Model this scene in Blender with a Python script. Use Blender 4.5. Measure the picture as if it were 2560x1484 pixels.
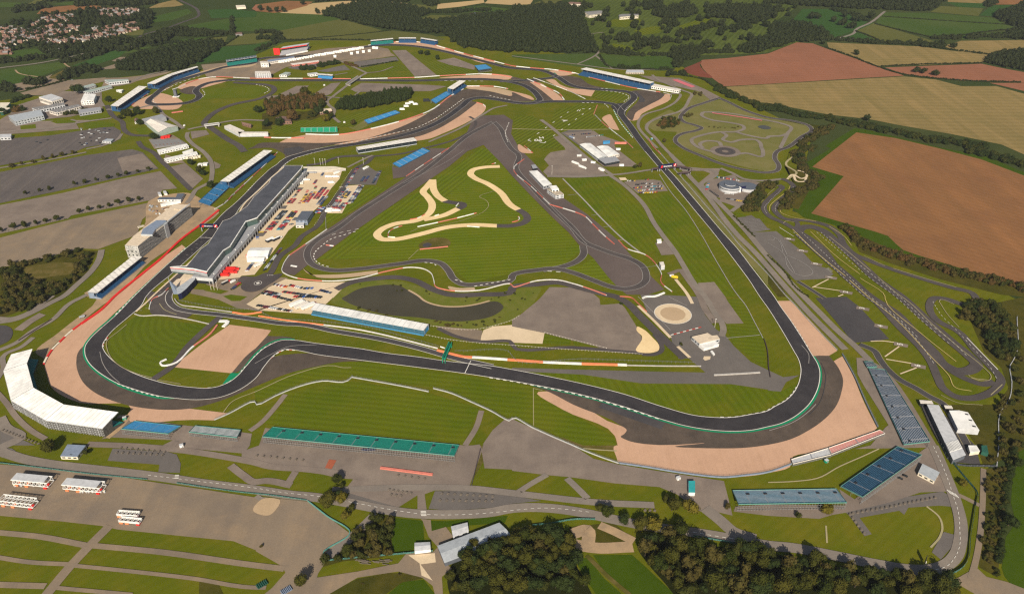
import bpy, bmesh, math, random
import numpy as np
from mathutils import Vector
R = math.radians
rnd = random.Random(7)
S = bpy.context.scene
for o in list(bpy.data.objects): bpy.data.objects.remove(o)
# ---------------- camera ----------------
H = 560.0; PITCH = R(32.0); FPX = 2560*28.0/36.0
cam = bpy.data.cameras.new('camera'); cam.sensor_width = 36; cam.lens = 28; cam.clip_start = 1; cam.clip_end = 60000
co = bpy.data.objects.new('camera', cam); S.collection.objects.link(co)
co.location = (0, 0, H); co.rotation_euler = (math.pi/2-PITCH, 0, 0); S.camera = co
# ---------------- light ----------------
SUN_EL = R(33); SUN_AZ = R(2)            # shadows run towards +Y
sdir = Vector((-math.sin(SUN_AZ)*math.cos(SUN_EL), -math.cos(SUN_AZ)*math.cos(SUN_EL), math.sin(SUN_EL)))
w = bpy.data.worlds.new('World'); S.world = w; w.use_nodes = True
nt = w.node_tree; bg = nt.nodes['Background']
sk = nt.nodes.new('ShaderNodeTexSky'); sk.sky_type = 'NISHITA'; sk.sun_disc = False
sk.sun_elevation = SUN_EL; sk.sun_rotation = math.atan2(sdir.x, sdir.y)
sk.air_density = 1.0; sk.dust_density = 1.5
nt.links.new(sk.outputs[0], bg.inputs[0]); bg.inputs[1].default_value = 0.065
sl = bpy.data.lights.new('sun', 'SUN'); sl.energy = 5.0; sl.angle = R(0.5); sl.color = (1.0, 0.91, 0.77)
so = bpy.data.objects.new('sun', sl); S.collection.objects.link(so)
so.rotation_euler = sdir.to_track_quat('Z', 'Y').to_euler()
S.view_settings.view_transform = 'Standard'; S.view_settings.look = 'None'
S.view_settings.exposure = 0.38; S.view_settings.gamma = 1
S.cycles.use_denoising = False; S.cycles.max_bounces = 4; S.cycles.volume_bounces = 0; S.cycles.diffuse_bounces = 2; S.cycles.glossy_bounces = 1; S.cycles.pixel_filter_type = 'BLACKMAN_HARRIS'; S.cycles.filter_width = 1.3; S.cycles.transparent_max_bounces = 8
COL = S.collection
# ---------------- pixel of the survey photograph -> point on the land ----------------
cP, sP = math.cos(PITCH), math.sin(PITCH)
ORG = {'F': (0, 0, 1/1.01587), 'S': (0, 0, 1.0)}
for r in range(4):
    for c in range(4): ORG['%d%d' % (r, c)] = (640*c, 371*r, 3.9375)
for k, v in dict(a=(520,330), b=(400,640), c=(620,400), d=(560,560), e=(300,440), g=(640,100), h=(1360,300), i=(1720,420), j=(1920,560), k=(0,200), l=(320,260)).items():
    ORG[k] = (v[0], v[1], 7.875)
def W(px, py, z=0.0):
    dx = px-1280; dy = 742-py
    vx = dx; vy = FPX*cP+dy*sP; vz = -FPX*sP+dy*cP
    t = (z-H)/vz
    return (vx*t, vy*t, z)
def P(s, z=0.0):
    """'@tile x,y x,y! ...' -> [(X, Y, corner)]"""
    out = []; o = ORG['S']
    for tk in s.split():
        if tk[0] == '@': o = ORG[tk[1:]]; continue
        cr = tk.endswith('!'); a, b = tk.rstrip('!').split(',')
        X, Y, _ = W(o[0]+float(a)/o[2], o[1]+float(b)/o[2], z)
        out.append((X, Y, cr))
    return out
def smooth(pts, closed, n=5):
    dd = [pts[0]]
    for p in pts[1:]:
        if math.dist(p[:2], dd[-1][:2]) > 1.2: dd.append(p)
        elif p[2]: dd[-1] = p
    pts = dd; m = len(pts); res = []
    if m < 3: return [(p[0], p[1]) for p in pts]
    rng = range(m if closed else m-1)
    for i in rng:
        p1 = pts[i]; p2 = pts[(i+1) % m]
        p0 = pts[i-1] if (closed or i > 0) else p1
        p3 = pts[(i+2) % m] if (closed or i+2 < m) else p2
        if p1[2]: p0 = p1
        if p2[2]: p3 = p2
        d = math.hypot(p2[0]-p1[0], p2[1]-p1[1])
        def tan(a, b, c):
            l1 = math.hypot(b[0]-a[0], b[1]-a[1]); l2 = math.hypot(c[0]-b[0], c[1]-b[1])
            if l1+l2 < 1e-6: return (0, 0)
            if l1 < 1e-6 or l2 < 1e-6: return ((c[0]-a[0]), (c[1]-a[1]))
            u = ((b[0]-a[0])/l1*l2+(c[0]-b[0])/l2*l1)/(l1+l2), ((b[1]-a[1])/l1*l2+(c[1]-b[1])/l2*l1)/(l1+l2)
            return (u[0]*d, u[1]*d)
        m1 = tan(p0, p1, p2); m2 = tan(p1, p2, p3)
        for k in range(n):
            t = k/n; t2 = t*t; t3 = t2*t
            a = 2*t3-3*t2+1; b = t3-2*t2+t; c_ = -2*t3+3*t2; e = t3-t2
            res.append((a*p1[0]+b*m1[0]+c_*p2[0]+e*m2[0], a*p1[1]+b*m1[1]+c_*p2[1]+e*m2[1]))
    if not closed: res.append((pts[-1][0], pts[-1][1]))
    return res
# ---------------- materials ----------------
MATS = {}
def newmat(name):
    m = bpy.data.materials.new(name); m.use_nodes = True; MATS[name] = m
    return m, m.node_tree, m.node_tree.nodes['Principled BSDF']
def mixc(nt, a, b, f, mode='MIX'):
    n = nt.nodes.new('ShaderNodeMix'); n.data_type = 'RGBA'; n.blend_type = mode
    for s, v in ((n.inputs[0], f), (n.inputs[6], a), (n.inputs[7], b)):
        if isinstance(v, (int, float)): s.default_value = v
        elif isinstance(v, tuple): s.default_value = (*v, 1)
        else: nt.links.new(v, s)
    return n.outputs[2]
def noise(nt, vec, scale, detail=3, rough=0.55, lo=0.35, hi=0.65):
    n = nt.nodes.new('ShaderNodeTexNoise'); n.inputs['Scale'].default_value = scale
    n.inputs['Detail'].default_value = detail; n.inputs['Roughness'].default_value = rough
    nt.links.new(vec, n.inputs['Vector'])
    r = nt.nodes.new('ShaderNodeMapRange'); r.inputs[1].default_value = lo; r.inputs[2].default_value = hi
    nt.links.new(n.outputs['Fac'], r.inputs[0]); return r.outputs[0]
def pos(nt, rot=0, sc=(1, 1, 1)):
    g = nt.nodes.new('ShaderNodeNewGeometry'); m = nt.nodes.new('ShaderNodeMapping')
    m.inputs['Rotation'].default_value = (0, 0, R(rot)); m.inputs['Scale'].default_value = sc
    nt.links.new(g.outputs['Position'], m.inputs['Vector']); return m.outputs[0]
KM = {'ground': (1.0, 1.03, .33), 'grass_stripe_a': (1.0, 1.03, .33), 'grass_stripe_b': (1.0, 1.03, .33), 'grass_stripe_c': (1.0, 1.03, .33), 'grass_stripe_d': (1, 1, .4), 'grass_rings': (.95, 1, .35), 'grass_stripe_e': (1, 1.03, .33), 'rough': (.8, .75, .5), 'rough_brown': (.9, .85, .6),
      'verge': (.62, .66, .3), 'field_green': (.8, .92, .85), 'field_deep': (.85, .95, .85), 'field_olive': (.88, .92, .75), 'farmland': (.7, .76, .7), 'golf': (.82, .9, .7), 'stubble': (.84, .76, .62), 'straw': (.95, .9, .8), 'soil': (.9, .8, .66), 'soil_pink': (.88, .75, .65), 'soil_red': (.9, .9, .9),
      'gravel': (1.1, 1.04, 1.0), 'gravel_tan': (1.05, 1, .9), 'tarmac_lot': (.86, .85, .8), 'hardstanding': (1.04, .98, .9), 'tarmac_brown': (.92, .86, .77), 'runoff': (.82, .74, .68), 'concrete': (1.12, 1.11, 1.06), 'sand': (1.12, 1.08, .95), 'runway': (.78, .7, .66), 'asphalt': (.85, .8, .78), 'road': (.95, .9, .84), 'dirt': (1.1, 1.02, .9)}
def ground_mat(name, c1, c2, c3=None, big=0.012, mid=0.09, fine=0.9, rough=0.95, stripe=None, streak=None, spec=0.0, f3=0.5):
    k_ = KM.get(name, (1, 1, 1)); sc_ = lambda c: tuple(a*b for a, b in zip(c, k_)) if c else c
    c1, c2, c3 = sc_(c1), sc_(c2), sc_(c3)
    if streak: streak = (*streak[:3], sc_(streak[3]))
    m, nt, b = newmat(name); p = pos(nt)
    col = mixc(nt, c1, c2, noise(nt, p, big, 4))
    if c3: col = mixc(nt, col, c3, mulv(nt, noise(nt, p, mid, 5, .65, .45, .75), f3))
    if streak:
        ps = pos(nt, streak[0], (1, 0.04, 1)); s = noise(nt, ps, streak[1], 4, .6, .3, .7)
        col = mixc(nt, col, streak[3], mulv(nt, s, streak[2]))
    if stripe:
        ps = pos(nt, stripe[0]); wv = nt.nodes.new('ShaderNodeTexWave'); wv.bands_direction = 'X'
        if len(stripe) > 3 and stripe[3]: 
            wv.wave_type = 'RINGS'; wv.rings_direction = 'SPHERICAL'
            ps.node.inputs['Location'].default_value = (-stripe[3][0], -stripe[3][1], 0); ps.node.inputs['Rotation'].default_value = (0, 0, 0)
        wv.inputs['Scale'].default_value = 0.314/stripe[1]; wv.inputs['Distortion'].default_value = 2.2; wv.inputs['Detail'].default_value = 3; wv.inputs['Detail Scale'].default_value = 0.25
        nt.links.new(ps, wv.inputs['Vector'])
        r = nt.nodes.new('ShaderNodeMapRange'); r.inputs[1].default_value = .35; r.inputs[2].default_value = .65
        r.inputs[3].default_value = 1-stripe[2]; r.inputs[4].default_value = 1+stripe[2]
        nt.links.new(wv.outputs['Fac'], r.inputs[0])
        cc = nt.nodes.new('ShaderNodeCombineColor')
        for k in range(3): nt.links.new(r.outputs[0], cc.inputs[k])
        col = mixc(nt, col, cc.outputs[0], 1.0, 'MULTIPLY')
    f = noise(nt, p, fine, 3, .7, .2, .8)
    r = nt.nodes.new('ShaderNodeMapRange'); r.inputs[3].default_value = .84; r.inputs[4].default_value = 1.14; nt.links.new(f, r.inputs[0])
    cc = nt.nodes.new('ShaderNodeCombineColor')
    for k in range(3): nt.links.new(r.outputs[0], cc.inputs[k])
    col = mixc(nt, col, cc.outputs[0], 1.0, 'MULTIPLY')
    nt.links.new(col, b.inputs['Base Color']); b.inputs['Roughness'].default_value = rough; b.inputs['Specular IOR Level'].default_value = spec
    return m
def mulv(nt, v, k):
    n = nt.nodes.new('ShaderNodeMath'); n.operation = 'MULTIPLY'; nt.links.new(v, n.inputs[0]); n.inputs[1].default_value = k; return n.outputs[0]
def plain(name, c, rough=0.7, spec=0.3, var=0.12, metal=0.0, sc=0.25, ribs=None):
    m, nt, b = newmat(name); p = pos(nt)
    d = tuple(x*(1-var*1.6) for x in c); e = tuple(min(1, x*(1+var*.5)) for x in c)
    col = mixc(nt, d, e, noise(nt, p, sc, 5, .65, .3, .6))
    if ribs:
        tc = nt.nodes.new('ShaderNodeTexCoord'); wv = nt.nodes.new('ShaderNodeTexWave'); wv.bands_direction = 'DIAGONAL' if ribs[1] == 'D' else ribs[1]
        wv.inputs['Scale'].default_value = ribs[0]; nt.links.new(tc.outputs['Object'], wv.inputs['Vector'])
        r = nt.nodes.new('ShaderNodeMapRange'); r.inputs[1].default_value = .0; r.inputs[2].default_value = .3; nt.links.new(wv.outputs['Fac'], r.inputs[0])
        col = mixc(nt, tuple(x*ribs[2] for x in c), col, r.outputs[0])
    nt.links.new(col, b.inputs['Base Color']); b.inputs['Roughness'].default_value = rough
    b.inputs['Specular IOR Level'].default_value = spec; b.inputs['Metallic'].default_value = metal
    return m
G = ground_mat
G('ground', (.083,.096,.0145), (.104,.108,.018), (.15,.122,.034), stripe=(52, 9, .03), mid=.025, f3=.8, big=.009)
G('grass_rings', (.08,.104,.014), (.1,.114,.018), (.066,.088,.011), stripe=(0, 9, .06, W(*[520, 742+200/3.9375])))
G('grass_stripe_a', (.088,.116,.0145), (.108,.128,.018), (.135,.13,.026), stripe=(84, 9, .09), mid=.022, f3=.6)
G('grass_stripe_e', (.085,.112,.0145), (.103,.122,.018), (.13,.125,.026), stripe=(25, 9, .11), mid=.022, f3=.6)
G('grass_dry', (.16,.145,.045), (.125,.125,.032), (.2,.165,.07), mid=.03, f3=.7, big=.01)
G('bank_grass', (.13,.135,.022), (.1,.12,.014), (.17,.15,.04), mid=.08, f3=.7, fine=.5)
G('grass_stripe_b', (.075,.102,.0115), (.095,.114,.015), (.14,.12,.026), stripe=(165, 9, .06), mid=.022, f3=.7)
G('grass_stripe_c', (.078,.102,.013), (.098,.114,.0165), (.12,.115,.024), stripe=(98, 8, .07), mid=.022, f3=.7)
G('grass_stripe_d', (.08,.104,.0135), (.1,.114,.017), (.115,.11,.024), stripe=(32, 9, .17), mid=.03)
G('rough', (.06,.068,.014), (.1,.088,.024), (.036,.042,.01), mid=.06, f3=.8, fine=.4)
G('rough_brown', (.13,.105,.04), (.08,.08,.02), (.2,.15,.08), mid=.06, f3=.8, fine=.4)
G('verge', (.06,.1,.01), (.075,.115,.014), (.045,.08,.01))
G('field_green', (.055,.085,.016), (.085,.1,.026), (.05,.072,.016), big=.004, streak=(20, .05, .35, (.045,.075,.014)))
G('field_deep', (.036,.075,.018), (.045,.085,.022), (.032,.062,.016), big=.004)
G('field_olive', (.1,.1,.03), (.13,.12,.042), (.08,.085,.024), big=.004, streak=(-20, .05, .4, (.085,.09,.028)))
G('farmland', (.05,.066,.02), (.075,.082,.028), (.036,.05,.015), big=.002, mid=.006, f3=.8, fine=.2)
G('golf', (.075,.09,.022), (.098,.112,.03), (.052,.066,.016), big=.006, mid=.02, f3=.8, fine=.25, stripe=(25, 14, .1))
G('stubble', (.34,.255,.125), (.29,.225,.11), (.2,.18,.075), big=.005, mid=.012, f3=.7, stripe=(92, 20, .05), streak=(92, .05, .8, (.2,.17,.075)))
G('straw', (.47,.35,.19), (.42,.31,.17), big=.004)
G('soil', (.3,.155,.075), (.255,.132,.068), (.19,.1,.06), big=.006, mid=.012, f3=.7, stripe=(134, 12, .035), streak=(134, .05, .75, (.2,.115,.06)))
G('soil_pink', (.33,.16,.105), (.28,.14,.092), (.24,.125,.085), big=.005, mid=.01, f3=.6, stripe=(83, 14, .03), streak=(83, .05, .5, (.25,.125,.08)))
G('soil_red', (.2,.062,.038), (.17,.055,.034))
G('track', (.036,.032,.034), (.05,.045,.046), (.028,.026,.028), big=.03, mid=.08, rough=.8, spec=.1, fine=1.5, f3=.9)
G('asphalt', (.085,.077,.076), (.11,.099,.094), (.065,.06,.06), big=.02, rough=.85)
G('asphalt_dark', (.06,.056,.058), (.075,.068,.068), (.05,.046,.048), big=.02, rough=.8)
G('runoff', (.11,.095,.083), (.145,.122,.102), (.075,.067,.061), big=.025, mid=.06, f3=.9, streak=(20, .1, .4, (.08,.07,.063)))
G('runway', (.13,.112,.107), (.165,.142,.133), (.1,.088,.086), big=.015, mid=.06)
G('tarmac_dark', (.118,.1,.09), (.148,.124,.108), (.09,.078,.072), big=.012, mid=.05, streak=(-14, .14, .6, (.075,.068,.07)))
G('hardstanding', (.18,.152,.136), (.235,.198,.172), (.145,.122,.112), big=.02, mid=.045, f3=.9, streak=(70, .06, .4, (.155,.13,.115)))
G('tarmac_lot', (.15,.134,.128), (.185,.163,.152), (.12,.106,.103), big=.01, mid=.05, streak=(-12, .12, .35, (.12,.108,.105)))
G('tarmac_brown', (.28,.225,.17), (.21,.175,.145), (.33,.25,.17), big=.02, mid=.035, f3=.8, streak=(80, .06, .5, (.17,.145,.125)))
G('road', (.2,.178,.16), (.24,.212,.185), (.17,.15,.135), big=.03, mid=.15)
G('dirt', (.36,.265,.17), (.27,.205,.145), (.2,.16,.12), big=.02, mid=.07, f3=.9)
G('concrete', (.52,.41,.28), (.58,.46,.32), (.45,.35,.24), big=.03)
G('sand', (.62,.47,.28), (.68,.53,.33), (.5,.36,.2), big=.03, mid=.12)
G('gravel', (.42,.27,.18), (.48,.31,.205), (.37,.235,.155), big=.02, mid=.05, f3=.7, streak=(15, .25, .5, (.5,.33,.23)))
G('gravel_tan', (.4,.3,.2), (.44,.33,.23), (.36,.27,.18), big=.02)
G('wood_shade_floor', (.012,.015,.004), (.02,.022,.006))  # near-black ground colour carries the shade beneath the trees
G('line_white', (.72,.68,.6), (.62,.58,.5), rough=.8)
G('line_yellow', (.42,.32,.1), (.5,.39,.15))
G('line_tan', (.36,.3,.17), (.3,.26,.14))
G('line_grey', (.34,.31,.28), (.29,.27,.25))
G('kerb_red', (.5,.06,.04), (.42,.05,.04))
G('kerb_black', (.03,.03,.03), (.04,.04,.04))
G('kerb_green', (.01,.2,.09), (.013,.23,.11))
G('pink_paint', (.6,.16,.17), (.5,.13,.15))
G('redbrown', (.35,.1,.05), (.3,.09,.05))
m, nt, b = newmat('water'); p = pos(nt)
nt.links.new(mixc(nt, (.052,.044,.024), (.064,.054,.03), noise(nt, p, .02)), b.inputs['Base Color']); b.inputs['Roughness'].default_value = .12; b.inputs['Specular IOR Level'].default_value = .25
# building and object paints
plain('white', (.74,.72,.67), .6, var=.16, sc=.09, spec=.1); plain('white_roof', (.74,.69,.61), .6, var=.16, sc=.09, spec=.1, ribs=(.06, 'D', .7))
plain('offwhite', (.66,.6,.52), .6, var=.12); plain('cream', (.68,.6,.46), .7); plain('beige', (.62,.5,.36), .8)
plain('grey', (.3,.3,.31), .6); plain('light_grey', (.48,.48,.48), .6); plain('steel', (.38,.4,.41), .45, .5); plain('slate', (.1,.11,.13), .5, .4)
plain('wing_roof', (.075,.076,.086), .6, .2, var=.18, sc=.05); plain('blue_grey', (.2,.24,.31), .5)
plain('dark', (.02,.022,.026), .5); plain('glass', (.03,.04,.045), .12, .6); plain('glass_green', (.06,.1,.09), .15, .6)
plain('seat_blue', (.02,.075,.165), .6, var=.25, sc=.6); plain('seat_blue_light', (.05,.24,.46), .6, var=.2, sc=.6); plain('seat_navy', (.014,.042,.09), .55, var=.25, sc=.5)
plain('seat_green', (.01,.26,.14), .6, var=.2, sc=.6); plain('seat_teal', (.012,.165,.14), .6, var=.2, sc=.5); plain('seat_steel_blue', (.055,.15,.21), .55, var=.2, sc=.5)
plain('green_fence', (.1,.26,.22), .6); plain('green_dark', (.02,.09,.06), .6); plain('red', (.65,.025,.02), .5); plain('red_soft', (.58,.18,.13), .6); plain('orange', (.8,.24,.1), .6)
plain('barrier_white', (.6,.57,.52), .7); plain('barrier_grey', (.42,.42,.4), .7); plain('barrier_red', (.5,.13,.09), .7); plain('barrier_dark', (.05,.03,.035), .8)
plain('navy', (.012,.014,.05), .5); plain('yellow', (.75,.5,.03), .4); plain('blue', (.02,.12,.4), .4); plain('brick', (.22,.12,.085), .8); plain('roof_tile', (.17,.1,.075), .8); plain('roof_grey', (.2,.19,.18), .8)
plain('stone', (.42,.35,.26), .8, var=.2); plain('trunk', (.07,.05,.035), .9); plain('tyre', (.02,.02,.02), .8); plain('wood', (.16,.13,.1), .8); plain('teal', (.03,.3,.3), .5)
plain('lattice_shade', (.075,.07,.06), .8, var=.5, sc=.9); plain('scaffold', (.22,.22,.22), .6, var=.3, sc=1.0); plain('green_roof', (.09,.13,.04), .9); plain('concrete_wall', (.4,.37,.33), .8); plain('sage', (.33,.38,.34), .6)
def leafmat(name, a, b_, c_):
    m, nt, b = newmat(name); p = pos(nt)
    oi = nt.nodes.new('ShaderNodeObjectInfo'); col = mixc(nt, a, b_, noise(nt, p, .12, 3, .6, .35, .65))
    col = mixc(nt, col, c_, mulv(nt, oi.outputs['Random'], .95))
    col = mixc(nt, col, tuple(x*.55 for x in a), noise(nt, p, .9, 2, .6, .5, .8))
    nt.links.new(col, b.inputs['Base Color']); b.inputs['Roughness'].default_value = .8; b.inputs['Specular IOR Level'].default_value = .1
leafmat('leaf_oak', (.015,.024,.003), (.03,.038,.004), (.06,.054,.007))
leafmat('leaf_dark', (.015,.025,.005), (.026,.036,.008), (.024,.034,.007))
leafmat('leaf_far', (.014,.021,.006), (.027,.034,.01), (.024,.029,.009))
leafmat('leaf_rust', (.105,.058,.017), (.06,.042,.012), (.08,.048,.014))
leafmat('leaf_yellow', (.13,.1,.01), (.07,.065,.008), (.095,.08,.01))
leafmat('leaf_hedge', (.024,.03,.005), (.042,.044,.007), (.034,.037,.006))
leafmat('leaf_scrub', (.045,.042,.009), (.07,.055,.013), (.055,.043,.01))
m, nt, b = newmat('car_paint'); oi = nt.nodes.new('ShaderNodeObjectInfo'); nt.links.new(oi.outputs['Color'], b.inputs['Base Color'])
b.inputs['Roughness'].default_value = .3; b.inputs['Specular IOR Level'].default_value = .5
# ---------------- objects ----------------
def tag(o, label=None, cat=None, group=None, kind=None):
    if label: o['label'] = label
    if cat: o['category'] = cat
    if group: o['group'] = group
    if kind: o['kind'] = kind
    return o
def empty(name, loc=(0, 0, 0), rz=0):
    o = bpy.data.objects.new(name, None); COL.objects.link(o); o.location = loc; o.rotation_euler = (0, 0, rz); o.empty_display_size = .5; return o
class MB:
    def __init__(s): s.v = []; s.f = []; s.m = []; s.mats = []
    def mi(s, mat):
        if mat not in s.mats: s.mats.append(mat)
        return s.mats.index(mat)
    def poly(s, pts, mat):
        n = len(s.v); s.v += [tuple(p) for p in pts]; s.f.append(tuple(range(n, n+len(pts)))); s.m.append(s.mi(mat))
    def prism(s, base, z0, z1, mat, top=None, bottom=False):
        """base: xy list (ccw made here)"""
        a = sum(base[i][0]*base[(i+1) % len(base)][1]-base[(i+1) % len(base)][0]*base[i][1] for i in range(len(base)))
        if a < 0: base = base[::-1]
        n = len(base)
        for i in range(n):
            p, q = base[i], base[(i+1) % n]
            s.poly([(p[0], p[1], z0), (q[0], q[1], z0), (q[0], q[1], z1), (p[0], p[1], z1)], mat)
        s.poly([(p[0], p[1], z1) for p in base], top or mat)
        if bottom: s.poly([(p[0], p[1], z0) for p in base[::-1]], mat)
    def box(s, c, sz, mat, rz=0, top=None):
        ca, sa = math.cos(rz), math.sin(rz)
        b = [(c[0]+ca*x*sz[0]/2-sa*y*sz[1]/2, c[1]+sa*x*sz[0]/2+ca*y*sz[1]/2) for x, y in ((-1, -1), (1, -1), (1, 1), (-1, 1))]
        s.prism(b, c[2], c[2]+sz[2], mat, top, True)
    def bar(s, p, q, r, mat):
        p = Vector(p); q = Vector(q); d = q-p
        if d.length < 1e-5: return
        d.normalize(); u = d.cross(Vector((0, 0, 1)));
        if u.length < .01: u = Vector((1, 0, 0))
        u.normalize(); v = d.cross(u); u *= r; v *= r
        c = [(-1, -1), (1, -1), (1, 1), (-1, 1)]
        A = [p+u*x+v*y for x, y in c]; B = [q+u*x+v*y for x, y in c]
        for i in range(4): s.poly([A[i], A[(i+1) % 4], B[(i+1) % 4], B[i]], mat)
        s.poly(A[::-1], mat); s.poly(B, mat)
    def cyl(s, c, r, h, mat, n=12, top=None, r2=None):
        r2 = r if r2 is None else r2
        a = [(c[0]+r*math.cos(2*math.pi*i/n), c[1]+r*math.sin(2*math.pi*i/n), c[2]) for i in range(n)]
        b = [(c[0]+r2*math.cos(2*math.pi*i/n), c[1]+r2*math.sin(2*math.pi*i/n), c[2]+h) for i in range(n)]
        for i in range(n): s.poly([a[i], a[(i+1) % n], b[(i+1) % n], b[i]], mat)
        s.poly(b, top or mat)
    def build(s, name, parent=None, mats=None):
        me = bpy.data.meshes.new(name); me.from_pydata(s.v, [], s.f)
        for m in s.mats: me.materials.append(MATS[m])
        me.polygons.foreach_set('material_index', s.m); me.update()
        o = bpy.data.objects.new(name, me); COL.objects.link(o)
        if parent: o.parent = parent
        return o
def rel(pts, c): return [(p[0]-c[0], p[1]-c[1]) for p in pts]
# ground sheets
LZ = {}
def zfor(L):
    LZ[L] = LZ.get(L, -1)+1
    return 0.08*L + 0.0008*(LZ[L] % 90)
def sheet(name, mat, s, L, sm=True):
    pts = P(s); xy = smooth(pts, True) if sm else [(p[0], p[1]) for p in pts]
    a = sum(xy[i][0]*xy[(i+1) % len(xy)][1]-xy[(i+1) % len(xy)][0]*xy[i][1] for i in range(len(xy)))
    if a < 0: xy = xy[::-1]
    z = zfor(L); mb = MB(); mb.poly([(x, y, z) for x, y in xy], mat)
    o = mb.build(name); tag(o, kind='structure'); return o
def strip_pts(xy, wd, off=0.0):
    L_, R_ = [], []; n = len(xy)
    for i in range(n):
        a = xy[max(0, i-1)]; b = xy[min(n-1, i+1)]
        dx, dy = b[0]-a[0], b[1]-a[1]; l = math.hypot(dx, dy) or 1; nx, ny = -dy/l, dx/l
        p = xy[i]; h = wd/2
        L_.append((p[0]+nx*(off+h), p[1]+ny*(off+h))); R_.append((p[0]+nx*(off-h), p[1]+ny*(off-h)))
    return L_, R_
def ribbon(name, mat, s, wd, L, kind='structure', off=0.0, mb=None, xy=None, edge=None):
    xy = xy or smooth(P(s), False); l, r = strip_pts(xy, wd, off); z = zfor(L); own = mb is None; mb = mb or MB()
    for i in range(len(xy)-1):
        z_ = z+min(i, 450)*1.1e-4; mb.poly([(*r[i], z_), (*r[i+1], z_+1.1e-4), (*l[i+1], z_+1.1e-4), (*l[i], z_)], mat)
    if edge:
        for sg in (1, -1): ribbon('', edge[0], None, edge[1], L+1, None, sg*(wd/2-edge[1]/2), mb, xy)
    if own:
        o = mb.build(name); tag(o, kind=kind); return o
def resample(xy, step):
    out = [xy[0]]; acc = 0
    for i in range(1, len(xy)):
        a, b = xy[i-1], xy[i]; d = math.hypot(b[0]-a[0], b[1]-a[1])
        if d < 1e-9: continue
        t = step-acc
        while t <= d:
            out.append((a[0]+(b[0]-a[0])*t/d, a[1]+(b[1]-a[1])*t/d)); t += step
        acc = d-(t-step)
    return out
def kerb(s, wd=1.6, seg=4.0, cols=('line_white', 'kerb_black'), L=9, off=0.0, name='kerb'):
    xy = resample(smooth(P(s), False), seg); l, r = strip_pts(xy, wd, off); z = zfor(L)+.03; mb = MB()
    for i in range(len(xy)-1):
        c = cols[i % len(cols)]
        if c: mb.poly([(*r[i], z), (*r[i+1], z), (*l[i+1], z), (*l[i], z)], c)
    o = mb.build(name); tag(o, kind='structure'); return o
# ================= the land =================
mb = MB(); q = 9000
mb.poly([(-q, -1500, 0), (q, -1500, 0), (q, 14000, 0), (-q, 14000, 0)], 'ground'); tag(mb.build('ground'), kind='structure')
def many(name, mat, L, txt, sm=False):
    for ln in txt.strip().split('\n'):
        ln = ln.strip()
        if ln: sheet(name, mat, ln, L, sm)
sheet('farmland', 'farmland', '@F -400,-120 3000,-120 3000,1700 2560,1500 2440,1300 2430,1100 2500,900 2510,740 2300,640 2100,560 1950,520 2000,330 1760,215 1680,165 1500,150 1250,110 1100,90 850,92 700,105 560,165 300,190 100,235 -400,300', 1, False)
many('field', 'field_green', 2, '''
@01 0,120 660,145 835,190 200,310 0,335
@00 1740,270 2250,185 2330,305 1760,278
@00 2290,180 2520,170 @01 5,170 5,310 @00 2330,310
@00 1450,180 1700,120 1850,90 1890,130 1700,200 1440,235
@00 0,560 150,500 350,480 480,520 250,585 0,615
@00 0,690 600,610 665,650 480,725 300,780 100,850 0,850
@00 0,25 280,30 260,70 0,75
@00 500,45 900,-10 950,10 800,55
@00 1680,440 1790,390 2050,365 1850,430 1700,455
@00 700,590 1000,520 1240,480 1500,460 1300,520 1100,545
@01 1950,85 2230,60 2520,95 2520,160 1960,115
@02 0,60 300,60 500,20 480,70 300,110 0,110
@03 1140,125 1600,130 2200,175 2430,275 1800,362 1620,375 1060,240 1090,165
@03 1640,375 2100,330 2360,315 2300,370 1900,390 1700,400
@01 0,420 130,410 280,425 200,450 0,515
@02 0,540 820,530 1700,555 1640,660 1500,700 990,682 700,665 0,565''')
many('field', 'field_deep', 2, '''
@00 2040,100 2240,90 2520,115 @01 10,140 0,165 @00 2480,172 2080,182
@00 1900,622 2200,462 2520,440 @01 180,412 40,480 0,530 @00 2520,545 2230,590 1960,632
@00 700,655 1100,505 1260,490 1180,560 900,655
@03 240,205 340,90 620,90 830,150 985,215 865,300 660,372 430,285
@03 1880,75 1760,25 2180,38 2130,78
@03 2080,155 2200,55 2520,48 2230,165
@03 870,300 1030,222 1080,245 1100,430 900,400 700,375
@01 1700,310 1900,240 2100,160 2160,165 1900,215 1760,235''')
many('field', 'field_olive', 2, '''
@01 200,310 835,190 1240,300 1180,320 400,398 200,392
@01 500,388 1180,322 1340,302 1720,345 1870,388 1800,402 500,404
@01 1420,52 1500,40 1790,62 1780,92 1640,115 1500,75
@01 1600,195 1720,150 2170,160 1900,200 1700,235
@00 1850,440 2060,370 2240,362 2205,442
@00 2210,450 2380,340 2520,330 @01 180,330 200,390 0,430
@03 870,308 1040,230 1640,410 1500,430 1120,420
@03 1600,120 1700,62 2120,85 2070,160
@00 360,-5 500,0 350,60 180,95
@02 0,45 180,45 320,0 500,0 480,30 300,60 60,90 0,90
@00 980,330 1300,280 1420,300 1400,345 1100,365''')
many('field', 'straw', 3, '''
@01 230,130 560,35 900,12 1250,12 1500,38 1300,70 660,147
@01 1780,92 1790,42 2240,0 2250,30 2000,70
@01 2250,35 2280,5 2520,-5 @02 210,0 180,45 0,52''')
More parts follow.
